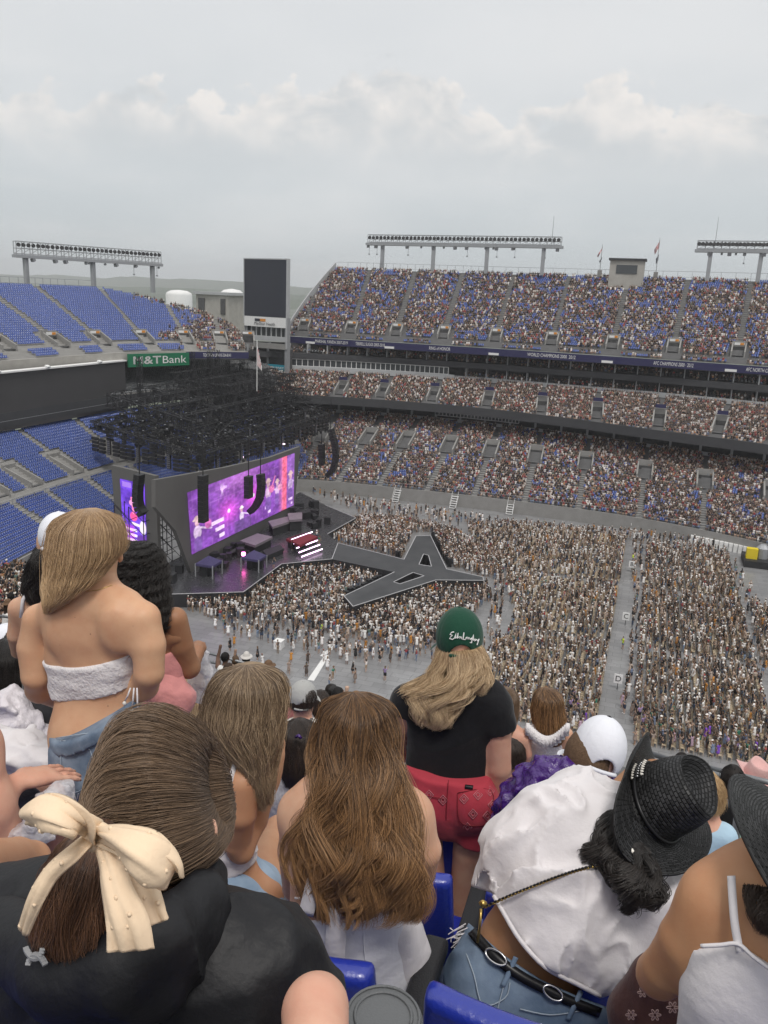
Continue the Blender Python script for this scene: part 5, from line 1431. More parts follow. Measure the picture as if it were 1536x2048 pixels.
m_arm = mat('black_armrest', (.018, .018, .02), .45, bump=[(260, .4, .0015, 'voronoi')])
def near_seat(a, k, label):
    z = row_z(k)+SEAT_DZ; b = TREAD*k-.42; o = empty('stadium_chair', (a, b, z)); tag(o, label, 'seat', 'blue chairs of the near rows')
    T_ = rotm(.20, 0, 0)
    for nm, c, sz, mt, kw in (('backrest', (0, 0, .75), (.46, .05, .42), m_seatn, dict(R=T_, bev=.022, bow=.025, taper=.94)), ('seat', (0, .24, .43), (.44, .40, .055), m_seatn, dict(bev=.02)),
                              ('armrest', (.255, .17, .72), (.055, .34, .04), m_arm, dict(bev=.015, R=rotm(.08, 0, 0))), ('bracket', (.255, .06, .46), (.035, .10, .52), m_arm, dict(bev=.01)), ('hinge', (0, .03, .40), (.40, .05, .06), m_arm, dict(bev=.012))):
        q = rbox(nm, c, sz, mt, o, **kw)
    return o
_t = at_b(797, 1962, 1.16); SEAT_DZ = (_t[2]-.955)-row_z(2)
where = {1: 'first', 2: 'second', 3: 'third', 4: 'fourth', 5: 'fifth'}
SEAT_A = {1: (-1.7, -1.2, -.7, .31, .82), 2: tuple(_t[0]-.265+.53*i for i in (-3, -2, -1, 0, 1, 2)), 3: tuple(at_b(940, 1765, 1.98)[0]-.265+.53*i for i in (-3, -2, -1, 0, 1, 2)), 4: (-2.6, -2.1, -1.6, -1.05, -.5, .0), 5: (-2.6, -2.1, -1.6, -1.05, -.5, .0)}
order_w = ('first', 'second', 'third', 'fourth', 'fifth', 'sixth')
for k, aa in SEAT_A.items():
    for i, a in enumerate(aa): near_seat(a, k, 'blue plastic chair, %s along the %s row down, with black armrest' % (order_w[i], where[k]))

# pipes of the stair rail at the right
m_pipe = mat('rail_pipe', (.24, .25, .26), .4, metal=.6, noise=(20, .4, (.16, .16, .17)))
def pipe_obj(name, label, runs, b_of, r=.022, cat='railing'):
    p0 = at_b(runs[0][0][0], runs[0][0][1], b_of); o = empty(name, p0); tag(o, label, cat)
    for run in runs:
        child(MB().tube([at_b(q[0], q[1], q[2] if len(q) > 2 else b_of) for q in run], r, 8).build('pipe', m_pipe, smooth=True), o)
pipe_obj('stair_rail', 'grey pipe railing of the stair mouth behind the black straw hat', [[(1280, 1500, 6.5), (1420, 1545, 6.0), (1560, 1590, 5.6)], [(1280, 1520, 6.5), (1420, 1562, 6.0), (1560, 1606, 5.6)], [(1400, 1532, 6.1), (1560, 1570, 5.7)], [(1425, 1600, 4.6), (1480, 1612, 4.4), (1560, 1628, 4.2)], [(1478, 1612, 4.4), (1462, 1750, 4.4)], [(1430, 1600, 4.6), (1418, 1720, 4.6)], [(1425, 1665, 4.6), (1470, 1688, 4.4)], [(1300, 1508, 6.4), (1304, 1560, 6.4)], [(1520, 1580, 5.7), (1512, 1640, 5.7)]], 5)
pipe_obj('front_rail', 'thin grey railing at the front of the near deck, left of the cap', [[(390, 1300, 15), (440, 1312, 15), (520, 1335, 15)], [(392, 1318, 15), (440, 1328, 15), (520, 1350, 15)], [(440, 1310, 15), (438, 1365, 15)], [(590, 1380, 14), (660, 1408, 14)]], 15, r=.03)
pipe_obj('front_rail', 'grey railing beyond the dark haired heads at the picture edge', [[(0, 1232, 12), (45, 1238, 12)], [(0, 1250, 12), (45, 1256, 12)], [(0, 1268, 12), (45, 1272, 12)], [(30, 1230, 12), (30, 1330, 12)]], 12, r=.03)

# ------------------------------------------------------------------ figures seen from behind
CFH = np.array([CF[0], CF[1], 0]); CFH /= np.linalg.norm(CFH); CRH = np.array([CFH[1], -CFH[0], 0])
def skin_mat(name, c, red=None, rough=.5):
    return mat(name, c, rough, spec=.35, noise=(14, .7, red or (c[0]*.86, c[1]*.74, c[2]*.70)), bump=[(22, .12, .004), (240, .2, .001)], sss=.12)
sk_fair = skin_mat('fair_skin', (.62, .37, .225)); sk_light = skin_mat('light_skin', (.62, .375, .25)); sk_pink = skin_mat('pink_skin', (.66, .385, .275), (.58, .27, .19)); sk_tan = skin_mat('tan_skin', (.50, .27, .145)); sk_brown = skin_mat('brown_skin', (.34, .175, .095)); sk_olive = skin_mat('olive_skin', (.52, .285, .165))
def cloth_mat(name, c, rough=.8, fold=(9, .5, .02), fine=(420, .3, .001), noise=None, wr=.35, **k): return mat(name, c, rough, spec=.2, bump=[fold, (38, wr, .006), fine], noise=noise, sheen=.15, **k)
c_white = cloth_mat('white_cotton', (.68, .65, .66), fold=(14, .45, .012)); c_white2 = cloth_mat('white_satin', (.68, .68, .72), .55, fold=(10, .5, .014)); c_lace = cloth_mat('white_lace', (.70, .67, .67), fold=(60, .9, .006), fine=(140, .8, .004))
c_black = cloth_mat('black_jersey', (.009, .009, .011), .85); c_jacket = mat('black_rain_shell', (.010, .010, .012), .55, spec=.35, bump=[(9, .5, .02), (24, .4, .008), (700, .25, .0006)])
c_red = cloth_mat('red_twill', (.40, .040, .060), .75, fold=(16, .3, .008)); c_pink = cloth_mat('pink_cotton', (.62, .26, .25), fold=(22, .6, .012))
def denim(name, c, c2): return mat(name, c, .85, spec=.15, noise=(9, .9, c2), bump=[(700, .35, .001), (18, .35, .008)])
c_denim = denim('washed_denim', (.10, .14, .20), (.30, .36, .44)); c_denim2 = denim('light_denim', (.22, .31, .42), (.36, .45, .55)); c_denim3 = denim('blue_denim', (.11, .16, .235), (.24, .31, .40))
c_navy = cloth_mat('navy_cloth', (.012, .016, .035)); c_charcoal = cloth_mat('charcoal_cloth', (.035, .035, .038)); c_plum = mat('purple_plastic', (.055, .014, .16), .25, spec=.6, bump=[(24, .9, .02), (70, .6, .006)], coat=.3)
c_clear = mat('clear_poncho', (.80, .78, .80), .28, spec=.5, alpha=.50, bump=[(20, 1.0, .02), (60, .7, .006)])
c_green = cloth_mat('green_cap_cloth', (.009, .055, .032), .8, fold=(30, .05, .002), fine=(900, .3, .0008)); c_capw = cloth_mat('white_cap_cloth', (.72, .73, .78), .75, fold=(30, .05, .002), fine=(900, .3, .0008)); c_capg = cloth_mat('grey_cap_cloth', (.36, .36, .35), .8)
c_cream = mat('cream_chiffon', (.80, .62, .44), .9, spec=.1, bump=[(22, .5, .008), (300, .3, .001)]); c_bag = cloth_mat('cream_canvas', (.60, .54, .44)); c_mauve = cloth_mat('floral_brown', (.085, .036, .030), noise=(30, .5, (.12, .06, .05)))
c_blue = cloth_mat('pale_blue_cotton', (.40, .56, .68)); c_leather = mat('black_leather', (.012, .012, .013), .35); c_gold = mat('gold_metal', (.55, .38, .12), .3, metal=.9); c_silver = mat('silver_metal', (.55, .55, .56), .25, metal=.9); c_pearl = mat('pearl', (.75, .72, .66), .25, coat=.5)

class Fig:
    def __init__(s, name, label, b, u, v, cat='person', group=None, yaw=0.0):
        s.b = b; s.k = px_m(b, u, v); s.root = empty(name, at_b(u, v, b)); tag(s.root, label, cat, group); s.S = Sdf(); s.h = min(.012, max(.005, s.k*4.5))
        s.X = CRH; s.D = CFH
    def p(s, u, v, db=0.0): return at_b(u, v, s.b+db)
    def limb(s, pts, k=.03, S=None, flat=None):           # pts: (u, v, db, radius px)
        (S or s.S).chain([s.p(q[0], q[1], q[2]) for q in pts], [q[3]*s.k for q in pts], k, None, flat); return s
    def ell(s, u, v, db, rx, rz, rd, k=.03, tilt=0.0, S=None, nod=0.0):         # radii in px: across, up, depth
        R = np.column_stack([s.X, s.D, [0, 0, 1]])@rotm(nod, tilt, 0); (S or s.S).ell(s.p(u, v, db), np.array([rx, rd, rz])*s.k, R, k); return s
    def torso(s, rows, k=.05, S=None, depth=.6, groove=.40):           # rows: (u, v, db, half width px): two lobes leave the spine's furrow
        for sg in (-1, 1):
            s.limb([(q[0]+sg*q[3]*groove, q[1], q[2], q[3]*(1-groove)) for q in rows], k, S, (s.D, depth/(1-groove)*.62))
        s.limb([(q[0], q[1], q[2]+.01, q[3]*.55) for q in rows], k, S, (s.D, .9)); return s
    def body(s, mat_, name='body', **kw): return s.part(name, s.S, mat_, **kw)
    def part(s, name, S, mat_, h=None, parent=None, **kw):
        o = solid(name, S, h or s.h, mat_, None, **kw); return child(o, s.root) if parent is None else sub(o, parent)
    def plane(s, uL, vL, uR, vR, keep, db=0.0, tilt=0.0):  # half-space bounded by the sight line pair; keep 'below' or 'above'
        a_, b_ = s.p(uL, vL, db), s.p(uR, vR, db); n = np.cross(b_-a_, s.D+np.array([0, 0, tilt])); n /= np.linalg.norm(n)
        if n[2] < 0: n = -n
        sg = 1 if keep == 'below' else -1
        return lambda X: sg*((X-a_)@n)
    def on(s, u, v, S=None, off=.008, lift=.0015):         # the point of a surface seen at (u, v)
        S = S or s.S; d = ray(u, v); t0 = s.b/d[1]; t = np.linspace(t0-.45, t0+.35, 161)
        X = CAMP+t[:, None]*d; f = S.value(X)-off; i = np.nonzero(f < 0)[0]
        if len(i) == 0: i = [int(np.argmin(f))]
        i = max(1, i[0]); q = f[i-1]/(f[i-1]-f[i]+1e-9) if f[i] < 0 else 1.0
        return CAMP+d*(t[i-1]+(t[i]-t[i-1])*min(1, max(0, q))-lift)
    def line(s, name, pts, r, mat_, S=None, off=.008, n=4, lift=.001, sides=5):     # a thread or tube laid on a surface
        pts = np.array(pts, float); t = np.linspace(0, 1, (len(pts)-1)*n+1); q = interp_poly(pts, t)
        return child(MB().tube([s.on(a_, b_, S, off, lift) for a_, b_ in q], r, sides).build(name, mat_, smooth=True), s.root)
    def strip(s, name, pts, wpx, mat_, S=None, off=.008, n=5, lift=.003, thick=.004):  # a flat band laid on a surface
        pts = np.array(pts, float); t = np.linspace(0, 1, (len(pts)-1)*n+1); q = interp_poly(pts, t); d = np.gradient(q, axis=0); d /= np.linalg.norm(d, axis=1)[:, None]; nn = np.stack([-d[:, 1], d[:, 0]], 1)
        w = np.interp(t, np.linspace(0, 1, len(wpx)), wpx) if hasattr(wpx, '__len__') else np.full(len(t), wpx)
        A_ = [s.on(*(q[i]+nn[i]*w[i]), S, off, lift) for i in range(len(t))]; M_ = [s.on(*q[i], S, off, lift*1.6) for i in range(len(t))]; B_ = [s.on(*(q[i]-nn[i]*w[i]), S, off, lift) for i in range(len(t))]
        k = len(t); V = A_+M_+B_; Fc = [(j*k+i, j*k+i+1, (j+1)*k+i+1, (j+1)*k+i) for j in range(2) for i in range(k-1)]
        o = link(name, mesh_np(name, np.array(V), Fc, True), None, mat_); md = o.modifiers.new('thickness', 'SOLIDIFY'); md.thickness = thick; md.offset = 0; return child(o, s.root)
    def mesh(s, name, mb, mat_, smooth=True): return child(mb.build(name, mat_, smooth=smooth), s.root)
def sub(o, parent):
    o.parent = parent; return o
def below_line(pts, f, sign=1):      # trims along a hem that runs through the listed photo points
    pts = np.array(pts, float)
    def g(X):
        q = project(X); return sign*(np.interp(q[..., 0], pts[:, 0], pts[:, 1])-q[..., 1])*f.k
    return g
def creases(amp, f, seed, d=(0, 0, 1), st=2.0):        # sharp ridged folds
    d = np.array(d, float); d /= np.linalg.norm(d)
    def g(X):
        Y = X*f; c = (X@d)*f; Y = Y-(c*(1-1/st))[..., None]*d
        n = vnoise(Y+.6*np.stack([vnoise(Y*.7, seed+9)]*3, -1), seed); return amp*((1-np.abs(n))**3-.3)
    return g
def both(*fs): return lambda X: np.maximum.reduce([f(X) for f in fs])
def folds(amp, f, seed, d=(0, 0, 1), st=1.0):          # soft random folds; st stretches them along d
    d = np.array(d, float); d /= np.linalg.norm(d)
    def g(X):
        Y = X*f; c = (X@d)*f; Y = Y-(c*(1-1/st))[..., None]*d
        return amp*(vnoise(Y, seed)+.5*vnoise(Y*2.1, seed+1))
    return g

# ------------------------------------------------------------------ hair: a loft of cross-sections and the strands that run down it
def hair_mat(name, c0, c1, rough=.42):
    if name in MATS: return MATS[name]
    mt = bpy.data.materials.new(name); mt.use_nodes = True; t = mt.node_tree; b = t.nodes['Principled BSDF']; L = t.links.new
    hi = t.nodes.new('ShaderNodeHairInfo'); rp_ = t.nodes.new('ShaderNodeValToRGB'); rp_.color_ramp.elements[0].color = (*c0, 1); rp_.color_ramp.elements[1].color = (*c1, 1); rp_.color_ramp.elements[0].position = .25; rp_.color_ramp.elements[1].position = .95
    mi = t.nodes.new('ShaderNodeMath'); mi.operation = 'MULTIPLY_ADD'; mi.inputs[1].default_value = .55; L(hi.outputs['Intercept'], mi.inputs[0])
    mj = t.nodes.new('ShaderNodeMath'); mj.operation = 'MULTIPLY'; mj.inputs[1].default_value = .62; L(hi.outputs['Random'], mj.inputs[0]); L(mj.outputs[0], mi.inputs[2]); L(mi.outputs[0], rp_.inputs[0]); L(rp_.outputs[0], b.inputs['Base Color'])
    b.inputs['Roughness'].default_value = rough; b.inputs['Specular IOR Level'].default_value = .45; b.inputs['Sheen Weight'].default_value = .08
    MATS[name] = mt; return mt
def cat(P, t):
    return interp_poly(P, t)
def hair(fig, name, secs, n, matc, seed=1, wave=0.0, wfreq=3.0, radius=.0007, roots=.30, clump=40, ends=.22, npts=18, fly=.03, cap=True, full=False, curl=0.0, base=.86, spread=.10, mixk=.45, phn=.6, dens=2.2):
    """secs: (uL, vL, uR, vR, db, depth half px), crown to tips; strands keep their place across each section"""
    n = int(n*dens); radius *= .56
    r = np.random.default_rng(seed)
    Lp = np.array([fig.p(q[0], q[1], q[4]) for q in secs]); Rp = np.array([fig.p(q[2], q[3], q[4]) for q in secs]); C = (Lp+Rp)/2; X = (Rp-Lp)/2; Dp = np.array([q[5]*fig.k for q in secs])
    C = np.vstack([C[0]+(C[0]-C[1])*.18, C]); X = np.vstack([X[0]*.12, X]); Dp = np.concatenate([[Dp[0]*.12], Dp])      # close the crown
    length = np.linalg.norm(np.diff(C, axis=0), axis=1).sum()
    # solid core
    nu, nv = 28, 40; V = []; tt = np.linspace(0, 1, nv)
    Ci, Xi, Di = cat(C, tt), cat(X, tt), cat(Dp[:, None], tt)[:, 0]
    th = np.linspace(0, 2*math.pi, nu, endpoint=False)
    for j in range(nv):
        tip = .88 if tt[j] < .8 else .88-.55*((tt[j]-.8)/.2)

        V.append(Ci[j]+(np.outer(np.cos(th), Xi[j])+np.outer(np.sin(th)*Di[j], fig.D))*base*tip/.88)
    V = np.array(V)
    V = V+((vnoise(np.stack([np.tile(th*3, (nv, 1)), np.tile(tt[:, None]*4, (1, nu)), np.full((nv, nu), seed*1.7)], -1), seed)*.06)[..., None])*(V-Ci[:, None, :])
    V = V.reshape(-1, 3); i = np.arange(nv*nu).reshape(nv, nu)
    Fc = np.stack([i[:-1], np.roll(i[:-1], -1, 1), np.roll(i[1:], -1, 1), i[1:]], -1).reshape(-1, 4)
    V = np.vstack([V, Ci[0]+(Ci[0]-Ci[1])*.2, Ci[-1]]); Fl = [list(f) for f in Fc]+[[i[0, k], len(V)-2, i[0, (k+1) % nu]] for k in range(nu)]+[[i[-1, k], i[-1, (k+1) % nu], len(V)-1] for k in range(nu)]
    core = link(name, mesh_np(name, V, Fl, True), None, MATS.get(matc.name+'_core') or core_mat(matc)); child(core, fig.root)
    # strands
    cl = r.integers(0, clump, n); cth = (math.pi+r.random(clump)*math.pi) if not full else r.random(clump)*2*math.pi
    th0 = (math.pi*.92+r.random(n)*math.pi*1.16) if not full else r.random(n)*2*math.pi
    # each strand joins the nearest clump towards its tip
    dth = np.abs(np.angle(np.exp(1j*(th0[:, None]-cth[None])))); cl = dth.argmin(1)
    rho = .80+.24*r.random(n)**.6; rho[r.random(n) < fly] += .10
    t0 = r.random(n)**1.7*roots; t1 = 1-ends*r.random(n)**1.5
    t1 = np.maximum(t1, t0+.15)
    s_ = np.linspace(0, 1, npts)[None]; T_ = t0[:, None]+(t1-t0)[:, None]*s_
    mix_ = np.clip((T_-.2)/.8, 0, 1)*mixk
    TH = th0[:, None]+r.normal(0, .13, n)[:, None]*T_+np.angle(np.exp(1j*(cth[cl]-th0)))[:, None]*mix_
    RH = rho[:, None]*(1+spread*(T_-.3)*r.normal(0, 1, n)[:, None]) 
    P = cat(C, T_)+cat(X, T_)*(np.cos(TH)*RH)[..., None]+fig.D*(np.sin(TH)*RH*cat(Dp[:, None], T_)[..., 0])[..., None]
    wa = wave*np.clip((T_-.12)/.5, 0, 1)*(.35+1.1*r.random(clump))[cl][:, None]
    ph = (r.random(clump)*6.28)[cl][:, None]+r.normal(0, phn, n)[:, None]; fr = wfreq*(1+.25*r.normal(0, 1, clump)[cl])[:, None]
    P = P+fig.X*(wa*np.sin(6.28*fr*T_+ph))[..., None]+fig.D*(wa*.8*np.cos(6.28*fr*T_+ph*1.3))[..., None]
    if curl:
        k2 = 6.28*length/curl
        pc = (r.random(clump)*6.28)[cl][:, None]+r.normal(0, .3, n)[:, None]; rad = (.35+.65*r.random(n))[:, None]*curl*.32
        P = P+fig.X*(rad*np.sin(k2*T_+pc))[..., None]+fig.D*(rad*np.cos(k2*T_+pc))[..., None]+np.array([0, 0, 1.])*(rad*.7*np.sin(k2*T_*.9+pc*2))[..., None]
    jit = vnoise(np.stack([T_*7+r.random(n)[:, None]*50, np.tile(r.random(n)[:, None]*90, (1, npts)), np.zeros((n, npts))], -1), seed)
    P = P+fig.X*(jit*.0035*(fig.k/.001+.4))[..., None]
    hc = bpy.data.hair_curves.new(name+'_strands'); hc.add_curves([npts]*n)
    hc.attributes['position'].data.foreach_set('vector', P.astype(np.float32).ravel())
    ra = hc.attributes.get('radius') or hc.attributes.new('radius', 'FLOAT', 'POINT')
    taper = np.tile(np.concatenate([np.ones(npts-4), [.9, .75, .5, .2]]), (n, 1))*radius*(.7+.6*r.random(n))[:, None]
    ra.data.foreach_set('value', taper.astype(np.float32).ravel())
    hc.materials.append(matc)
    o = bpy.data.objects.new('strands', hc); COL.objects.link(o); o.parent = core
    return core
def core_mat(matc):
    e = matc.node_tree.nodes['Color Ramp'].color_ramp.elements; c = tuple(.50*e[0].color[i]+.34*e[1].color[i] for i in range(3))
    return mat(matc.name+'_core', c, .6, noise=(40, .6, tuple(x*1.6 for x in c)), bump=(120, .6, .004))
h_blond = hair_mat('dark_blond_hair', (.24, .145, .075), (.60, .41, .225)); h_brown = hair_mat('brown_hair', (.095, .058, .034), (.21, .135, .08)); h_chest = hair_mat('chestnut_hair', (.055, .028, .014), (.40, .215, .09)); h_black = hair_mat('black_hair', (.006, .0045, .004), (.022, .016, .013)); h_streak = hair_mat('streaked_hair', (.09, .055, .03), (.52, .38, .24)); h_gold = hair_mat('golden_blond_hair', (.26, .16, .08), (.74, .56, .35)); h_dkbrown = hair_mat('dark_brown_hair', (.014, .009, .007), (.05, .030, .02))
# ------------------------------------------------------------------ headgear
def cap(fig, u, v, rx, rz, rd, mat_, db=0.0, tilt=0.0, nod=0.0, opening=True, button=None, seams=True, brim=True, brim_side=0.0):
    p = fig.p(u, v, db); R = np.column_stack([fig.X, fig.D, [0, 0, 1]])@rotm(nod, tilt, 0); k = fig.k; rr = np.array([rx, rd, rz])*k
    ob = Sdf().ell(p, rr, R, .005)
    def cut(X):
        w = (X-p)@R; c = -(w[..., 2]+rr[2]*.42)                       # keep above the rim
        if opening:
            e = np.sqrt((w[..., 0]/(rr[0]*.46))**2+((w[..., 2]+rr[2]*.47)/(rr[2]*.40))**2)-1
            c = np.maximum(c, np.where(w[..., 1] < 0, -e*rr[0]*.4, -1))
        inner = 1-np.sqrt(((w/(rr-.014))**2).sum(-1)); return np.maximum(c, inner*rr[0]*.9)
    def seam(X):
        w = (X-p)@R; a_ = np.arctan2(w[..., 0], -w[..., 1]); d = np.abs(((a_/(math.pi/3)+.5) % 1)-.5); return -.0016*np.exp(-(d/.035)**2)
    o = fig.part('cap', ob, mat_, h=max(.0035, k*2.6), cut=cut, fold=seam if seams else None, it=1)
    loc = lambda x, y, z: p+R@(np.array([x, y, z])*rr)
    if opening:
        m = MB().tube([loc(math.sin(t)*1.0*.47/.46, -math.cos(t)*.98, -.44) for t in np.linspace(-.50, .50, 9)], .007, 6); q = child(m.build('strap', mat_, smooth=True), fig.root)
    child(MB().tube([loc(0, 0, .985), loc(0, 0, 1.0), loc(0, 0, 1.03)], [.009, .008, .002], 8).build('button', button or mat_, smooth=True), fig.root)
    m = MB(); V = []; Fc = []; n = 12
    for j in range(4):
        for i in range(n+1):
            t = (i/n-.5)*2.2; s_ = 1+.22*j*math.cos(t*.9); V.append(loc(math.sin(t)*s_, math.cos(t)*s_+brim_side*0, -.40-.05*j-.10*(t*t)*j/3))
    Fc = [(j*(n+1)+i, j*(n+1)+i+1, (j+1)*(n+1)+i+1, (j+1)*(n+1)+i) for j in range(3) for i in range(n)]
    if brim: child(m.add(V, Fc).build('visor', mat_, smooth=True), fig.root)
    return o, loc
def straw_mat():
    mt = mat('black_straw', (.014, .014, .015), .5, spec=.4)
    t = mt.node_tree; L = t.links.new; b = t.nodes['Principled BSDF']; uvn = t.nodes.new('ShaderNodeAttribute'); uvn.attribute_name = 'weave'
    br = t.nodes.new('ShaderNodeTexBrick'); br.offset = .5; br.inputs['Scale'].default_value = 1; br.inputs['Brick Width'].default_value = 1.0; br.inputs['Row Height'].default_value = .55; br.inputs['Mortar Size'].default_value = .12; br.inputs['Mortar Smooth'].default_value = .8
    br.inputs['Color1'].default_value = (.006, .006, .0065, 1); br.inputs['Color2'].default_value = (.040, .040, .042, 1); br.inputs['Mortar'].default_value = (.003, .003, .003, 1)
    L(uvn.outputs['Vector'], br.inputs['Vector']); L(br.outputs['Color'], b.inputs['Base Color'])
    bm = t.nodes.new('ShaderNodeBump'); bm.inputs['Strength'].default_value = .9; bm.inputs['Distance'].default_value = .004; bm.invert = True; L(br.outputs['Fac'], bm.inputs['Height']); L(bm.outputs[0], b.inputs['Normal'])
    return mt
m_straw = straw_mat()
def hat_frame(up, fwd):
    up = np.array(up, float); up /= np.linalg.norm(up); f = np.array(fwd, float); f -= up*(f@up); f /= np.linalg.norm(f); return np.column_stack([np.cross(f, up), f, up])
def cowboy_hat(fig, p, R, s=1.0, curl=1.0, name='hat', mat_=None, band=True, beads=True):
    """x right, y front, z crown; s scales a hat 0.37 long"""
    mat_ = mat_ or m_straw; nt_ = 56; V = []; W = []
    prof = [(0, .112, .0, .072), (.25, .116, -.004, .076), (.6, .112, 0, .074), (.85, .100, 0, .062), (1.0, .082, 0, .046)]
    rows = []
    zc = .115
    # brim from the edge in, then up the crown, then over the dented top
    nb, ncr = 9, 10
    for j in range(nb+1):
        q = j/nb; row = []
        for i in range(nt_):
            t = 2*math.pi*i/nt_; cx, sy = math.cos(t), math.sin(t)
            ax, ay = .082, .105; bx, by = .165, .195
            x = (bx+(ax-bx)*q)*cx; y = (by+(ay-by)*q)*sy; o_ = 1-q
            side = abs(cx)**1.6
            z = .056*curl*side*o_**1.5-.030*(abs(sy)**3)*o_**1.2
            x *= 1-.22*curl*side*o_**1.4
            row.append((x, y, z)); W.append((t*28/(2*math.pi)*1.4, q*10, 0))
        rows.append(row)
    for j in range(1, ncr+1):
        q = j/ncr; row = []
        for i in range(nt_):
            t = 2*math.pi*i/nt_; cx, sy = math.cos(t), math.sin(t); sh = 1-.10*q-.12*q**4
            x = .082*sh*cx; y = .105*sh*sy; z = zc*q+.012*q*sy*sy
            x *= 1-.20*q*max(0, sy)**2               # front pinch
            row.append((x, y, z)); W.append((t*28/(2*math.pi)*1.4, 10+q*9, 0))
        rows.append(row)
    for j in range(1, 8):
        q = j/7; row = []
        for i in range(nt_):
            t = 2*math.pi*i/nt_; cx, sy = math.cos(t), math.sin(t); e = 1-q
            x = .082*.78*cx*e*(1-.20*max(0, sy)**2*e); y = .105*.78*sy*e
            z = zc+.012*sy*sy*e-.034*(1-(1-q)**2)*1.0+.010*math.exp(-(x/.02)**2)*0
            row.append((x, y, z)); W.append((t*28/(2*math.pi)*1.4*max(.15, e), 19+q*6, 0))
        rows.append(row)
    V = np.array(rows).reshape(-1, 3); n = len(rows); idx = np.arange(n*nt_).reshape(n, nt_)
    Fc = np.stack([idx[:-1], np.roll(idx[:-1], -1, 1), np.roll(idx[1:], -1, 1), idx[1:]], -1).reshape(-1, 4)
    Pw = p+(V*s)@R.T
    me = mesh_np(name, Pw, Fc, True); a_ = me.attributes.new('weave', 'FLOAT_VECTOR', 'POINT'); a_.data.foreach_set('vector', np.array(W, np.float32).ravel())
    o = link(name, me, None, mat_); md = o.modifiers.new('thickness', 'SOLIDIFY'); md.thickness = .003*s; child(o, fig.root)
    loc = lambda x, y, z: p+R@(np.array([x, y, z])*s)
    if band:
        m = MB().tube([loc(.0845*math.cos(t), .1075*math.sin(t), .012) for t in np.linspace(0, 2*math.pi, 40)], .0045*s, 6); q = child(m.build('hat_band', c_leather, smooth=True), fig.root)
    if beads:
        for i, (t, z, c) in enumerate([(tt, zz, cc) for tt in np.linspace(3.05, 3.55, 7) for zz, cc in ((.010, c_pearl), (.022, c_silver), (.034, c_pearl))]):
            r_ = .0036 if c is c_pearl else .0028; m = MB().tube([loc(.086*math.cos(t), .109*math.sin(t), z-.004), loc(.089*math.cos(t), .112*math.sin(t), z), loc(.086*math.cos(t), .109*math.sin(t), z+.004)], [.001, r_, .001], 6)
            child(m.build('bead', c, smooth=True), fig.root)
    return o, loc
def hand(fig, wrist, palm, up, spread=.35, curl=.3, size=.17, S=None):
    """palm and five tapered fingers: wrist point, direction of the palm, direction out of its back"""
    S = S or fig.S; w = np.array(wrist, float); d = np.array(palm, float); d /= np.linalg.norm(d); n = np.array(up, float); n -= d*(n@d); n /= np.linalg.norm(n); x = np.cross(d, n)
    L = size; S.cone(w, w+d*L*.25, .024, .030, .01, None, (n, .55)); 
    for sx in (-.022, 0, .022): S.cone(w+d*L*.1+x*sx*.8, w+d*L*.47+x*sx, .017, .016, .012, None, (n, .8))
    for i, (sx, fl) in enumerate(((-.030, .40), (-.010, .50), (.011, .48), (.030, .38))):
        b0 = w+d*L*.46+x*sx; dr = d+x*sx*spread*8; dr /= np.linalg.norm(dr); a_ = b0
        for j, (seg, r0, r1) in enumerate(((.44, .0095, .0088), (.32, .0088, .0078), (.24, .0078, .0062))):
            dr = dr-n*curl*(.5+.4*j); dr /= np.linalg.norm(dr); e = a_+dr*L*fl*seg*1.1; S.cone(a_, e, r0, r1, .004); a_ = e
    b0 = w+d*L*.12-x*.026; dr = d*.75-x*.65-n*.25; dr /= np.linalg.norm(dr); e = b0+dr*L*.26; S.cone(b0, e, .015, .011, .008); dr = dr+d*.5; dr /= np.linalg.norm(dr); S.cone(e, e+dr*L*.2, .011, .008, .004)
def ear(fig, u, v, db, px):
    p = fig.p(u, v, db); k = fig.k*px; S = fig.S; X, D = fig.X, fig.D; Z = np.array([0, 0, 1.])
    pts = [p+(-D*math.cos(t)*.25+X*.10*math.cos(t)+Z*math.sin(t)*.5)*k for t in np.linspace(-1.9, 1.9, 9)]
    S.chain(pts, [.16*k]*9, .004); S.ell(p-D*.03*k, np.array([.14, .30, .45])*k, np.column_stack([X, D, Z]), .006)
def jeans_details(fig, body, pocket_px, S, stitch):
    for q in pocket_px: fig.line('stitching', [(a[0], a[1]) for a in q], .0014, stitch, S, .008)
stitch = mat('tan_stitching', (.30, .24, .16), .8); stitch_b = mat('pale_stitching', (.34, .40, .46), .8)

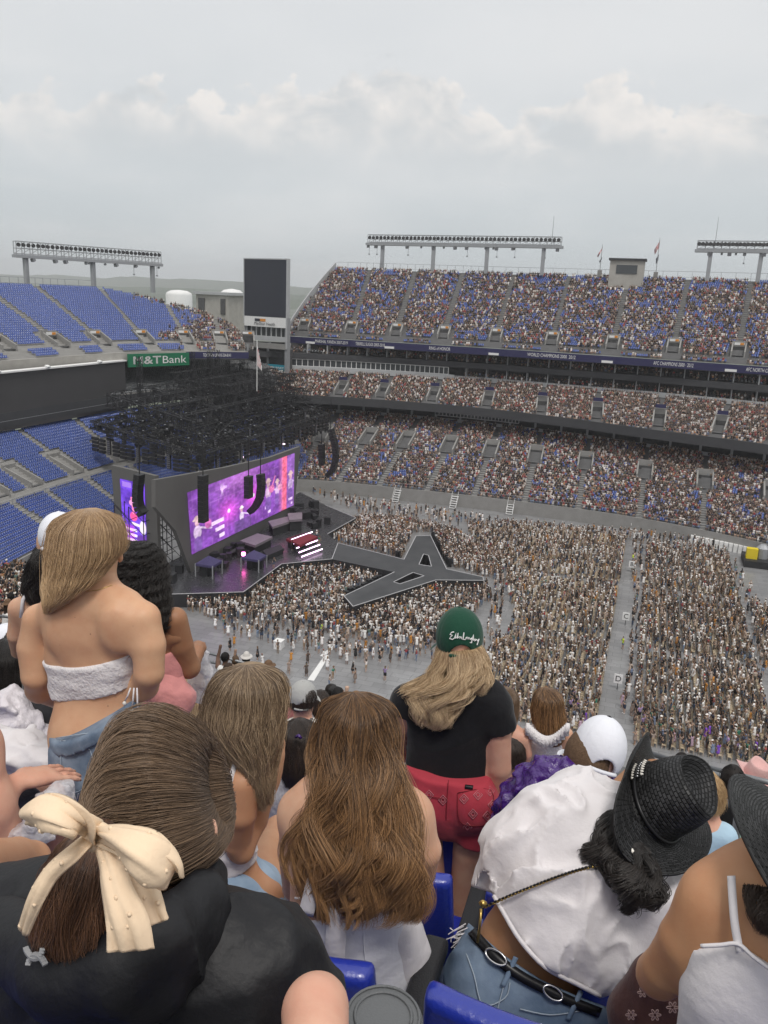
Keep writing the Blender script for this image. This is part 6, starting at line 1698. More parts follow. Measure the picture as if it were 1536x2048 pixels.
# ================================================================== blond girl in the white bandeau
def girl_bandeau():
    f = Fig('person', 'standing girl with long blond hair, white bandeau top and denim shorts', 1.75, 185, 1300)
    S = f.S
    f.torso([(183, 1232, 0, 88), (182, 1270, 0, 94), (180, 1315, 0, 90), (186, 1365, 0, 82), (194, 1408, .0, 80), (204, 1452, 0, 90)], k=.03, groove=.36)
    f.limb([(78, 1238, .01, 26), (118, 1222, .01, 28), (184, 1204, .015, 32), (254, 1218, .01, 28), (288, 1234, .01, 26)], .03)
    f.limb([(186, 1196, .02, 44), (184, 1165, .03, 40), (178, 1120, .05, 40)], .03)
    f.limb([(120, 1216, .015, 30), (184, 1176, .03, 34)], .04); f.limb([(248, 1214, .015, 28), (188, 1176, .03, 34)], .04)
    f.limb([(77, 1240, .01, 31), (67, 1295, .0, 32), (72, 1352, -.01, 29), (80, 1378, .03, 26)], .02)
    f.limb([(80, 1378, .03, 28), (118, 1395, .16, 25), (150, 1392, .28, 20)], .02)
    f.limb([(288, 1238, .01, 31), (298, 1290, .0, 32), (298, 1345, -.01, 29), (288, 1372, .03, 26)], .02)
    f.limb([(288, 1372, .03, 27), (262, 1380, .16, 24), (230, 1380, .28, 19)], .02)
    for u in (132, 234): f.ell(u, 1262, -.040, 30, 44, 14, .04, tilt=.2 if u < 180 else -.2)                    # shoulder blades
    f.limb([(192, 1485, .0, 92), (215, 1540, 0, 100)], .05, flat=(f.D, .8))
    f.limb([(165, 1540, 0, 52), (160, 1700, .01, 46), (160, 1900, .02, 32)], .03); f.limb([(265, 1540, 0, 52), (262, 1700, .02, 46), (255, 1900, .03, 32)], .03)
    f.ell(175, 1102, .05, 60, 68, 60, .03)
    ear(f, 240, 1108, .05, 26)
    f.body(sk_fair)
    T = Sdf(); f.torso([(181, 1290, 0, 93), (181, 1315, 0, 90), (186, 1365, 0, 83), (193, 1405, 0, 81)], k=.03, S=T, groove=.36)
    top = both(f.plane(80, 1306, 278, 1304, 'below', tilt=.25), f.plane(98, 1386, 276, 1372, 'above', tilt=.1))
    o = f.part('bandeau_top', T, c_lace, off=.006, cut=top, fold=folds(.005, 26, 3, (1, 0, 0), 3), h=.006)
    for vv, uu0, uu1 in ((1306, 82, 277), (1382, 100, 276)):
        pts = []
        for s_ in np.linspace(0, 1, 14):
            u = uu0+(uu1-uu0)*s_; pts.append((u, vv-4*math.sin(s_*3.1)))
    # lace ties with beads at the side
    for du, ln in ((0, 40), (-7, 26), (6, 52)):
        child(MB().tube([f.p(268+du, 1376, -.07), f.p(266+du*1.5, 1376+ln*.6, -.075), f.p(264+du*2, 1376+ln, -.07)], .0022, 5).build('tie', c_white, smooth=True), f.root)
        child(MB().tube([f.p(264+du*2, 1376+ln, -.07), f.p(263+du*2, 1380+ln, -.07), f.p(263+du*2, 1386+ln, -.07)], [.002, .006, .002], 6).build('bead', c_pearl, smooth=True), f.root)
    J = Sdf(); f.limb([(200, 1452, 0, 84), (200, 1490, .0, 90), (215, 1540, 0, 100)], .05, J, (f.D, .85)); f.ell(165, 1530, -.03, 56, 60, 50, .05, S=J); f.ell(262, 1528, -.03, 56, 60, 50, .05, S=J)
    f.limb([(165, 1545, 0, 56), (160, 1590, 0, 56)], .02, J); f.limb([(266, 1545, 0, 56), (264, 1600, 0, 56)], .02, J)
    jj = f.part('denim_shorts', J, c_denim, off=.008, cut=both(f.plane(112, 1440, 305, 1392, 'below', tilt=.2), f.plane(110, 1590, 320, 1602, 'above')), fold=folds(.004, 18, 9, (1, 0, .3), 2), h=.006)
    W_ = Sdf(); f.limb([(200, 1440, 0, 90), (204, 1470, 0, 92)], .05, W_, (f.D, .85))
    f.part('waistband', W_, c_denim, off=.013, cut=both(f.plane(112, 1438, 305, 1390, 'below', tilt=.2), f.plane(112, 1464, 305, 1416, 'above', tilt=.2)), h=.006)
    rn = np.random.default_rng(4); m = MB()
    for i in range(46):
        u = 114+rn.random()*70; v = 1584+rn.random()*8; m.tube([f.p(u, v, -.13), f.p(u+rn.normal(0, 4), v+8+rn.random()*16, -.13)], .0012, 4)
    child(m.build('frayed_hem', c_white), f.root)
    pk = [(122, 1480, -.085), (180, 1500, -.138), (178, 1560, -.142), (150, 1585, -.14), (124, 1560, -.09), (122, 1480, -.085)]
    jeans_details(f, jj, [pk, [(112, 1476, -.04), (150, 1470, -.13), (200, 1462, -.155), (270, 1440, -.135)]], J, stitch_b)
    for u, v, r_ in ((181, 1268, 2.2), (222, 1300, 1.6), (150, 1235, 1.3), (216, 1412, 2.0), (266, 1252, 1.3), (120, 1290, 1.4)):
        c = f.on(u, v, f.S, 0, 0); child(MB().tube([c, c+(CAMP-c)/np.linalg.norm(CAMP-c)*.0012], [r_*f.k*.5, r_*f.k*.3], 7).build('mole', mat('mole', (.14, .06, .035), .6), smooth=True), f.root)
    # fine necklace
    f.line('necklace', [(140, 1178), (165, 1182), (195, 1180), (224, 1170)], .0009, c_gold, f.S, .0)
    hair(f, 'hair', [(150, 1022, 206, 1022, .05, 30), (112, 1042, 236, 1040, .05, 66), (103, 1075, 245, 1072, .045, 80), (101, 1105, 243, 1098, .04, 84), (99, 1140, 222, 1122, .02, 74), (97, 1166, 204, 1146, -.005, 60), (95, 1188, 182, 1168, -.03, 42), (93, 1208, 150, 1192, -.05, 26), (92, 1228, 118, 1216, -.06, 10)], 5200, h_blond, 3, wave=.002, wfreq=2, radius=.0008, ends=.30, npts=18, fly=.02, clump=140)
girl_bandeau()

# ================================================================== girl with the bow, black rain jacket
def girl_bow():
    f = Fig('person', 'girl in a black rain jacket with a cream bow in her brown ponytail', .72, 300, 1750)
    f.ell(315, 1592, .06, 100, 126, 100, .03); ear(f, 424, 1664, .045, 50)
    f.limb([(310, 1640, .05, 80), (290, 1760, .02, 78), (280, 1850, .0, 95)], .03)
    f.limb([(360, 1640, .12, 70), (395, 1700, .16, 50)], .05)
    f.body(sk_pink, h=.006)
    J = Sdf()
    f.limb([(60, 1910, .02, 95), (170, 1925, .0, 105), (300, 1955, .0, 110), (420, 1945, .0, 105), (505, 1945, .02, 88)], .07, J, (f.D, .8))
    f.limb([(280, 1990, 0, 195), (280, 2070, -.01, 215), (275, 2250, -.02, 232)], .07, J, (f.D, .66))
    f.limb([(380, 1975, .0, 100), (430, 2060, .0, 110), (450, 2200, .0, 110)], .10, J, (f.D, .8))
    f.limb([(498, 1948, .02, 80), (542, 2025, .03, 70), (570, 2150, .04, 68)], .10, J); f.limb([(70, 1915, .02, 92), (10, 2000, .02, 92), (-30, 2150, .04, 85)], .06, J)
    f.limb([(100, 1785, .03, 48), (20, 1810, .04, 62)], .05, J)
    o = f.part('rain_jacket', J, c_jacket, off=.012, fold=lambda X, a=folds(.008, 10, 5, (.3, 0, 1), 2.2), b=creases(.013, 10, 15, (.8, 0, 1), 3.0), c=creases(.006, 24, 5, (.8, 0, 1), 3.0): a(X)+b(X)+c(X), h=.0065)
    H = Sdf()           # hood lying open round the neck
    ring = [(0, 1830, .0, 30), (60, 1880, -.07, 38), (150, 1915, -.12, 40), (240, 1925, -.13, 42), (330, 1890, -.10, 40), (392, 1815, -.03, 34), (412, 1760, .04, 26)]
    f.limb(ring, .03, H, (np.array([0, 0, 1.]), 1.2))
    f.limb([(50, 1940, -.07, 50), (170, 1985, -.12, 62), (300, 1965, -.11, 58), (392, 1885, -.05, 42)], .05, H, (f.D, .7))
    f.limb([(404, 1748, .05, 18), (418, 1728, .09, 13)], .03, H)
    f.part('hood', H, c_jacket, off=.004, fold=lambda X, a=folds(.006, 16, 8, (1, 0, .4), 2.5), b=creases(.010, 13, 5, (1, 0, .6), 3): a(X)+b(X), h=.006)
    L_ = Sdf(); f.limb([(330, 1832, -.02, 40), (375, 1770, .06, 34)], .03, L_); f.part('mesh_lining', L_, mat('grey_mesh_lining', (.10, .10, .105), .8, bump=(900, .8, .002, 'voronoi')), h=.007)
    # chest mark: two crossed arcs
    mk = mat('grey_print', (.30, .30, .31), .6); c0 = f.p(71, 1913, -.30)
    def arc(sg):
        pts = []
        for t in np.linspace(-1.15, 1.15, 13): pts.append((math.sin(t)*19, sg*(4-21*(1-math.cos(t))/.59)))
        return pts
    HJ = Sdf(); HJ.P = J.P+H.P
    f_sh = lambda x, y: f.on(71+x+y*.15, 1913+y, HJ, .016, .003)
    for sg in (1, -1):
        P = arc(sg); m = MB()
        for (x0, y0), (x1, y1) in zip(P, P[1:]): m.bar(f_sh(x0, y0), f_sh(x1, y1), .0052, .003)
        child(m.build('printed_mark', mk), f.root)
    seam_ = mat('jacket_seam', (.006, .006, .007), .5)
    f.line('seam', [(522, 1900), (515, 1925), (497, 1960), (474, 2046)], .003, seam_, J, .013)
    hair(f, 'hair', [(418, 1560, 440, 1600, .16, 24), (402, 1490, 462, 1656, .09, 96), (335, 1446, 412, 1700, .045, 126), (280, 1440, 350, 1728, .03, 130), (232, 1464, 290, 1735, .01, 112), (198, 1518, 240, 1722, -.02, 88), (180, 1584, 212, 1702, -.05, 58), (176, 1632, 204, 1690, -.07, 34)], 7500, h_brown, 5, dens=3.4, wave=.004, wfreq=1.6, radius=.00055, ends=.10, npts=16, clump=220, fly=.05, roots=.75, spread=.03, mixk=.25, full=True)
    hair(f, 'ponytail', [(172, 1650, 222, 1668, -.085, 30), (130, 1690, 226, 1705, -.105, 48), (95, 1750, 228, 1765, -.115, 60), (76, 1810, 222, 1822, -.12, 62), (72, 1860, 222, 1880, -.12, 56), (80, 1900, 215, 1925, -.11, 40)], 3600, hair_mat('auburn_brown_hair', (.035, .015, .008), (.17, .078, .036)), 6, wave=.006, wfreq=1.6, radius=.0005, ends=.2, npts=16, clump=50, full=True, roots=.05)
    # bow: two loops, a knot, two tails, dotted
    B = f.root
    def ribbon(name, path, width, nrm, puff=.012, seed=0, thick=.0035):
        """strip that follows a list of points with half widths, billowing across its width"""
        path = np.array([f.p(*q) for q in path]); n = 26; m_ = 12
        t = np.linspace(0, 1, n); C = cat(path, t); Wd = cat(np.array(width, float)[:, None]*f.k, t)[:, 0]
        T_ = np.gradient(C, axis=0); T_ /= np.linalg.norm(T_, axis=1)[:, None]; nr = np.array(nrm, float); nr /= np.linalg.norm(nr)
        side = np.cross(T_, nr); side /= np.linalg.norm(side, axis=1)[:, None]
        V = []
        for i in range(n):
            for j in range(m_):
                s_ = j/(m_-1)*2-1; V.append(C[i]+side[i]*s_*Wd[i]+nr*(puff*(1-s_*s_)*math.sin(t[i]*3.14)+.0042*math.sin(s_*8+seed+t[i]*2)*min(1, Wd[i]/.02)*(.4+.6*abs(2*t[i]-1))))
        ix = np.arange(n*m_).reshape(n, m_); Fc = np.stack([ix[:-1, :-1], ix[1:, :-1], ix[1:, 1:], ix[:-1, 1:]], -1).reshape(-1, 4)
        V = np.array(V); o = link(name, mesh_np(name, V, Fc, True), None, c_cream); md = o.modifiers.new('thickness', 'SOLIDIFY'); md.thickness = thick; md.offset = 0
        child(o, B)
        rr_ = random.Random(seed)
        for q in range(9):
            i, j = rr_.randrange(2, n-1), rr_.randrange(1, m_-1); c = V[i*m_+j]+nr*.002
            q = MB().tube([c-nr*.001, c, c+nr*.001], [.0018, .0022, .0006], 6).build('fabric_dot', c_cream, smooth=True); q.parent = o
    nv = -f.D*.8+np.array([0, 0, .55])-f.X*.1
    def loop(path, wide, thick, seed):
        P_ = np.array([f.p(*q) for q in path]); n, mth = 30, 36; t = np.linspace(0, 1, n); C = cat(P_, t); Wd = cat(np.array(wide, float)[:, None]*f.k, t)[:, 0]; Th = cat(np.array(thick, float)[:, None]*f.k, t)[:, 0]
        T_ = np.gradient(C, axis=0); T_ /= np.linalg.norm(T_, axis=1)[:, None]; nr = nv/np.linalg.norm(nv); V = []
        for i in range(n):
            sd_ = np.cross(T_[i], nr); sd_ /= np.linalg.norm(sd_); n2 = np.cross(sd_, T_[i])
            for j in range(mth):
                th = 2*math.pi*j/mth; g = 1+(.28*(1-t[i])**1.1+.06)*math.sin(7*th+seed+t[i]*1.5)+.14*math.sin(3*th+t[i]*6+seed)+.06*math.sin(11*th-t[i]*4); bend = .007*math.sin(2.2*th+seed+4*t[i])
                V.append(C[i]+sd_*math.cos(th)*Wd[i]*g+n2*(math.sin(th)*Th[i]*g+bend))
        ix = np.arange(n*mth).reshape(n, mth); Fc = np.stack([ix[:-1], np.roll(ix[:-1], -1, 1), np.roll(ix[1:], -1, 1), ix[1:]], -1).reshape(-1, 4)
        V = np.array(V); o = link('bow_loop', mesh_np('bow_loop', V, Fc, True), None, c_cream); md = o.modifiers.new('thickness', 'SOLIDIFY'); md.thickness = .0015; md.offset = 0; child(o, B)
        rr_ = random.Random(seed)
        for q in range(9):
            i, j = rr_.randrange(6, n-2), rr_.randrange(2, mth//2); c = V[i*mth+j]
            c = c+(CAMP-c)/np.linalg.norm(CAMP-c)*.001; d_ = MB().tube([c-nr*.001, c, c+nr*.001], [.0018, .0022, .0006], 6).build('fabric_dot', c_cream, smooth=True); d_.parent = o
    loop([(192, 1668, -.165), (160, 1648, -.195), (118, 1630, -.205), (84, 1622, -.20), (60, 1630, -.19)], [10, 17, 24, 25, 18], [6, 8, 10, 8, 5], 1.0)
    loop([(198, 1668, -.165), (236, 1682, -.20), (282, 1708, -.215), (322, 1736, -.21), (342, 1752, -.20)], [10, 18, 27, 28, 18], [6, 9, 11, 9, 5], 2.3)
    ribbon('bow_tail', [(186, 1672, -.165), (150, 1705, -.19), (105, 1745, -.20), (72, 1800, -.21), (45, 1862, -.205)], [13, 12, 12, 13, 11], nv, .008, 3)
    ribbon('bow_tail', [(200, 1680, -.165), (222, 1730, -.20), (238, 1790, -.215), (256, 1850, -.225), (262, 1900, -.23)], [13, 18, 22, 30, 32], nv, .010, 4)
    ribbon('bow_tail', [(205, 1685, -.155), (250, 1740, -.185), (280, 1790, -.20), (300, 1850, -.205)], [12, 20, 28, 30], nv, .008, 7)
    K = Sdf(); f.ell(196, 1672, -.165, 22, 26, 18, .02, tilt=.5, S=K); f.part('bow_knot', K, c_cream, fold=folds(.004, 60, 2, (0, 0, 1), 3), h=.0035)
girl_bow()

# ================================================================== seated girl in the white halter dress, long chestnut hair
def girl_halter():
    f = Fig('person', 'seated girl with very long wavy chestnut hair in a white halter dress', 1.40, 710, 1650)
    f.torso([(705, 1615, 0, 118), (698, 1670, -.01, 116), (690, 1740, -.02, 110), (685, 1820, -.02, 106), (690, 1900, 0, 122), (700, 1990, .02, 140)], k=.06, groove=.44)
    f.limb([(604, 1622, .0, 36), (700, 1580, .02, 46), (818, 1632, .02, 40)], .05); f.limb([(706, 1590, .02, 48), (712, 1520, .05, 44), (714, 1480, .06, 44)], .03)
    f.limb([(600, 1625, .0, 38), (588, 1700, .02, 34), (590, 1775, .10, 28), (620, 1760, .30, 24)], .03)
    f.limb([(822, 1635, .02, 40), (846, 1700, .02, 36), (836, 1768, .06, 30), (800, 1790, .22, 26)], .03)
    for u in (640, 770): f.ell(u, 1665, -.03, 40, 54, 16, .06)
    f.ell(715, 1470, .055, 60, 72, 64, .03); f.limb([(640, 1960, .1, 70), (620, 1960, .5, 62)], .05); f.limb([(770, 1960, .1, 70), (760, 1960, .5, 62)], .05)
    f.body(sk_light)
    T = Sdf(); f.torso([(690, 1770, -.02, 112), (686, 1830, -.02, 108), (692, 1900, .0, 122), (702, 1990, .02, 142)], k=.06, S=T, groove=.44)
    TB = Sdf(); TB.P = f.S.P+T.P
    f.part('dress_bodice', T, c_white2, off=.006, cut=both(f.plane(566, 1792, 800, 1780, 'below', tilt=-.1)), fold=folds(.005, 16, 3, (1, 0, .5), 2.5), h=.007)
    Sk = Sdf(); f.limb([(760, 1840, .02, 60), (790, 1900, .06, 62), (790, 1985, .10, 62)], .06, Sk); f.limb([(790, 1830, .12, 40), (820, 1920, .16, 40)], .06, Sk)
    f.part('dress_skirt', Sk, c_white, off=.004, fold=folds(.016, 15, 6, (.15, 0, 1), 4), h=.008)
    for path, w in (([(664, 1632, -.05), (650, 1690, -.115), (630, 1760, -.135), (612, 1830, -.14)], 15), ([(676, 1800, -.135), (672, 1870, -.13), (668, 1945, -.14)], 20)):
        f.strip('tie_strap', [(q[0], q[1]) for q in path], w, c_white, TB, .010, lift=.004)
    f.line('neckline_edge', [(590, 1796), (620, 1797), (690, 1794), (770, 1786)], .0025, c_white, T, .006)
    for u0, u1 in ((612, 622), (728, 734)): f.line('seam', [(u0, 1812), ((u0+u1)/2-4, 1880), (u1, 1960)], .0014, c_white2, T, .007)
    secs = [(692, 1388, 732, 1388, .05, 26), (656, 1408, 770, 1410, .05, 68), (644, 1445, 784, 1448, .045, 84), (636, 1490, 790, 1494, .03, 88), (630, 1545, 798, 1548, .0, 84), (618, 1605, 812, 1610, -.03, 76), (612, 1665, 828, 1672, -.06, 62), (612, 1720, 838, 1735, -.075, 48), (622, 1775, 838, 1790, -.085, 34), (640, 1838, 815, 1838, -.09, 18)]
    hair(f, 'hair', secs, 4200, h_chest, 9, wave=.015, wfreq=3.0, radius=.00062, ends=.5, npts=36, clump=30, fly=.05, spread=.10, base=.55, mixk=.93, phn=.28)
    hair(f, 'hair_locks', [(q[0]-6, q[1], q[2]+6, q[3], q[4]-.004, q[5]+5) for q in secs], 900, h_chest, 10, wave=.019, wfreq=3.3, radius=.0006, ends=.45, npts=36, clump=17, fly=.1, spread=.14, base=.2, mixk=.95, phn=.25)
    for i, sc_ in enumerate(([(628, 1560, 650, 1570, -.01, 10), (606, 1610, 632, 1622, -.05, 10), (586, 1662, 612, 1668, -.08, 10), (576, 1720, 600, 1722, -.09, 8), (582, 1772, 598, 1772, -.10, 5)], [(640, 1600, 662, 1606, -.04, 10), (622, 1660, 648, 1668, -.09, 10), (618, 1730, 642, 1735, -.11, 8), (628, 1800, 646, 1802, -.12, 6), (640, 1850, 650, 1850, -.12, 4)], [(690, 1700, 716, 1702, -.12, 8), (680, 1760, 706, 1762, -.13, 8), (690, 1812, 712, 1812, -.135, 6), (688, 1856, 698, 1856, -.135, 4)])):
        hair(f, 'hair_lock', sc_, 150, h_chest, 60+i, wave=.012, wfreq=2.0, radius=.0006, ends=.3, npts=30, clump=4, mixk=.9, full=True, base=.3, phn=.25)
girl_halter()

# ================================================================== streaked hair, white tank, hand at her face
def girl_streaks():
    f = Fig('person', 'seated girl with blond streaked hair, white tank and a wrist watch', 1.52, 480, 1560)
    f.torso([(440, 1560, .02, 62), (436, 1610, .02, 62), (438, 1670, .02, 56), (450, 1730, .03, 62), (470, 1790, .04, 78)], k=.05, groove=.4)
    f.limb([(420, 1545, .04, 26), (450, 1535, .03, 30), (482, 1562, .0, 34)], .04); f.limb([(455, 1530, .03, 30), (470, 1450, .05, 30)], .03)
    f.limb([(486, 1566, -.02, 34), (480, 1625, -.03, 33), (474, 1685, -.01, 27), (482, 1702, .0, 24)], .02)
    f.limb([(482, 1700, .0, 24), (512, 1640, .05, 24), (534, 1588, .08, 17)], .015)
    hand(f, f.p(536, 1580, .08), np.array(f.p(552, 1490, .12))-np.array(f.p(536, 1580, .08)), -f.D*.5+f.X*.8, curl=.35, size=.165)
    f.limb([(480, 1790, .06, 52), (560, 1665, .36, 42), (572, 1660, .40, 38)], .04); f.limb([(520, 1800, .06, 52), (580, 1720, .40, 42)], .04)
    f.ell(492, 1425, .05, 58, 70, 60, .03); f.body(sk_olive)
    T = Sdf(); f.torso([(438, 1580, .02, 64), (436, 1620, .02, 63), (438, 1670, .02, 58), (450, 1730, .03, 64), (462, 1775, .04, 74)], k=.05, S=T, groove=.4)
    f.part('tank_top', T, c_white, off=.006, cut=both(f.plane(400, 1560, 470, 1600, 'below'), f.plane(400, 1772, 500, 1745, 'above')), fold=lambda X, a=folds(.003, 22, 4, (1, 0, .4), 2.2), b=creases(.006, 20, 8, (1, 0, .3), 2.5): a(X)+b(X), h=.006)
    child(MB().tube([f.p(456, 1600, -.055), f.p(462, 1560, -.05), f.p(470, 1530, -.02)], .007, 6).build('strap', c_white, smooth=True), f.root)
    J = Sdf(); f.limb([(462, 1768, .04, 70), (478, 1800, .05, 74)], .04, J); f.limb([(490, 1790, .06, 54), (535, 1735, .26, 44)], .04, J); f.limb([(520, 1800, .06, 50), (548, 1760, .28, 40)], .04, J)
    f.part('denim_shorts', J, c_denim2, off=.006, fold=folds(.005, 20, 7, (1, 0, 0), 2), h=.006)
    child(MB().tube([f.p(522, 1592, .05), f.p(534, 1582, .055), f.p(546, 1590, .08)], .008, 6).build('watch_strap', c_white, smooth=True), f.root); child(rbox('watch', f.p(537, 1586, .045), (.034, .012, .040), c_silver, None, bev=.006), f.root)
    hair(f, 'hair', [(470, 1334, 520, 1332, .05, 26), (434, 1352, 556, 1350, .045, 66), (418, 1392, 568, 1390, .04, 78), (422, 1436, 564, 1430, .03, 78), (452, 1484, 556, 1474, .02, 62), (482, 1530, 548, 1518, .015, 46), (500, 1575, 544, 1562, .01, 32), (512, 1615, 540, 1602, .01, 18)], 4600, h_streak, 12, phn=.3, wave=.010, wfreq=2.4, radius=.00068, ends=.34, npts=18, clump=60, fly=.06)
    hair(f, 'hair_fall', [(404, 1420, 430, 1420, .04, 16), (398, 1440, 440, 1450, .04, 24), (404, 1480, 452, 1490, .02, 24), (420, 1510, 462, 1520, 0, 20), (440, 1535, 470, 1540, -.01, 12)], 900, h_streak, 13, wave=.004, radius=.0006, ends=.3, npts=12, full=True)
girl_streaks()

# ================================================================== woman in the green cap
def woman_cap():
    f = Fig('person', 'standing woman in a green cap, black tee and red patterned shorts', 2.75, 905, 1480)
    f.torso([(905, 1410, 0, 84), (905, 1450, 0, 84), (902, 1510, 0, 80), (900, 1560, 0, 86)], k=.04, groove=.38)
    f.limb([(820, 1402, 0, 24), (905, 1375, .02, 30), (984, 1410, 0, 24)], .04); f.limb([(908, 1375, .02, 34), (915, 1320, .05, 32)], .03)
    f.ell(918, 1282, .06, 40, 52, 46, .03)
    f.limb([(812, 1402, 0, 26), (799, 1450, .01, 24), (802, 1500, .06, 22), (830, 1515, .20, 18)], .03)
    f.limb([(990, 1414, 0, 27), (996, 1470, .0, 26), (999, 1535, .0, 23), (996, 1590, .03, 20), (992, 1625, .05, 15)], .03)
    hand(f, f.p(992, 1622, .05), np.array([0.03, .1, -1.]), f.X, curl=.3, size=.17)
    f.limb([(857, 1600, 0, 44), (856, 1690, .01, 38), (862, 1790, .02, 31), (866, 1950, .02, 24)], .012); f.limb([(946, 1600, 0, 44), (942, 1700, .01, 38), (930, 1800, .02, 31), (924, 1950, .02, 24)], .012)
    f.body(sk_pink)
    T = Sdf(); f.torso([(905, 1405, 0, 88), (905, 1450, 0, 87), (902, 1510, 0, 83), (900, 1570, 0, 89)], k=.04, S=T, groove=.38)
    f.limb([(816, 1400, 0, 29), (905, 1374, .02, 34), (986, 1408, 0, 29)], .04, T); f.limb([(812, 1402, 0, 31), (802, 1430, .005, 31)], .02, T); f.limb([(990, 1412, 0, 32), (998, 1458, .005, 31)], .02, T)
    f.part('black_tee', T, c_black, off=.006, cut=both(f.plane(810, 1535, 990, 1562, 'above', tilt=.1), lambda X, q=[f.plane(770, 1412, 830, 1432, 'above'), f.plane(975, 1462, 1030, 1455, 'above')]: np.maximum(np.where(((X-f.p(815, 1400))@CRH) < 0, q[0](X), -1), np.where(((X-f.p(985, 1400))@CRH) > 0, q[1](X), -1))), fold=lambda X, a=folds(.004, 14, 3, (1, 0, .5), 2.5), b=creases(.009, 9, 7, (1, 0, .5), 2.5): a(X)+b(X))
    J = Sdf(); f.limb([(900, 1535, 0, 84), (903, 1575, 0, 90), (904, 1596, 0, 88)], .03, J, (f.D, .72)); f.ell(857, 1598, -.045, 47, 58, 50, .03, S=J); f.ell(946, 1604, -.045, 47, 58, 50, .03, S=J)
    f.limb([(855, 1615, 0, 46), (850, 1672, 0, 45)], .012, J); f.limb([(949, 1620, 0, 46), (950, 1692, 0, 45)], .012, J)
    jj = f.part('red_shorts', J, c_red, off=.006, cut=both(f.plane(808, 1508, 1000, 1548, 'below', tilt=.1), f.plane(830, 1640, 1000, 1690, 'above')), fold=folds(.004, 18, 5, (1, 0, 0), 2))
    pr = mat('pale_print', (.46, .16, .18), .8)
    # diamond print laid on the cloth, pockets, label, belt line
    onsh = lambda u, v: f.on(u, v, J, .007, .001)
    for i, (u, v) in enumerate(((858, 1590), (886, 1600), (928, 1598), (956, 1590), (980, 1582), (850, 1626), (946, 1628), (975, 1632), (935, 1655), (985, 1610))):
        m = MB()
        for r_ in (9, 4.5):
            q = [onsh(u-r_, v), onsh(u, v-r_*1.1), onsh(u+r_, v), onsh(u, v+r_*1.1)]
            for a_, b_ in zip(q, q[1:]+q[:1]): m.bar(a_, b_, .0022, .002)
        child(m.build('diamond_print', pr), f.root)
    jeans_details(f, jj, [[(915, 1586, -.150), (982, 1580, -.135), (980, 1640, -.14), (948, 1652, -.158), (918, 1640, -.15), (915, 1586, -.150)], [(842, 1590, -.13), (888, 1598, -.155)], [(897, 1560, -.13), (894, 1600, -.14), (892, 1640, -.14)]], J, mat('dark_red_stitching', (.16, .014, .02), .8))
    f.strip('waist_label', [(930, 1573), (946, 1575)], 4, c_leather, J, .007)
    cap(f, 919, 1272, 47, 58, 52, c_green, db=.06, nod=-.12, tilt=-.05)
    m = MB(); r_ = np.random.default_rng(2)         # handwriting on the cap, an open script line
    def onc(x, y):
        p0 = f.p(919, 1272, .06); tgt = f.p(x, y, .0); d = (tgt-CAMP)/np.linalg.norm(tgt-CAMP); rr = np.array([47, 52, 58])*f.k*1.03; R = np.column_stack([f.X, f.D, [0, 0, 1]])@rotm(-.12, -.05, 0)
        o_ = (R.T@(CAMP-p0))/rr; q = (R.T@d)/rr; b_ = o_@q; c_ = o_@o_-1; a_ = q@q; disc = max(0, b_*b_-a_*c_); return CAMP+d*((-b_-math.sqrt(disc))/a_)
    strokes = [[(908, 1264), (903, 1265), (900, 1269), (905, 1271), (902, 1273), (899, 1277), (905, 1279), (909, 1276)], [(909, 1276), (912, 1266), (911, 1277), (914, 1275), (916, 1266), (915, 1277), (918, 1274), (921, 1273), (919, 1277), (923, 1274), (923, 1278)],
               [(928, 1265), (926, 1279), (931, 1279)], [(931, 1277), (934, 1274), (933, 1278), (936, 1275), (936, 1279), (938, 1275), (940, 1279), (943, 1276), (941, 1279), (944, 1277), (943, 1286), (940, 1285)], [(944, 1280), (947, 1270), (947, 1281), (950, 1278), (949, 1282), (953, 1279)], [(953, 1279), (955, 1283), (958, 1278), (954, 1290)]]
    for s_ in strokes: m.tube([onc(*q) for q in s_], .0022, 5)
    child(m.build('cap_lettering', mat('white_thread', (.75, .75, .74), .7)), f.root)
    hair(f, 'hair', [(884, 1290, 956, 1292, .03, 34), (872, 1318, 966, 1316, .01, 44), (856, 1345, 962, 1340, -.01, 48), (836, 1372, 948, 1362, -.03, 42), (820, 1396, 928, 1390, -.05, 34), (832, 1424, 906, 1420, -.065, 24), (852, 1452, 890, 1450, -.07, 12)], 3600, h_gold, 15, wave=.024, wfreq=2.0, radius=.0009, ends=.6, npts=30, clump=20, fly=.05, roots=.2, spread=.12, base=.60, mixk=.93, phn=.3)
    hair(f, 'hair', [(935, 1300, 966, 1300, .02, 20), (940, 1330, 978, 1335, .0, 26), (930, 1360, 976, 1364, -.02, 24), (925, 1385, 965, 1385, -.03, 14)], 900, h_gold, 16, wave=.010, wfreq=2, radius=.0009, ends=.3, npts=14, full=True, roots=.1)
woman_cap()

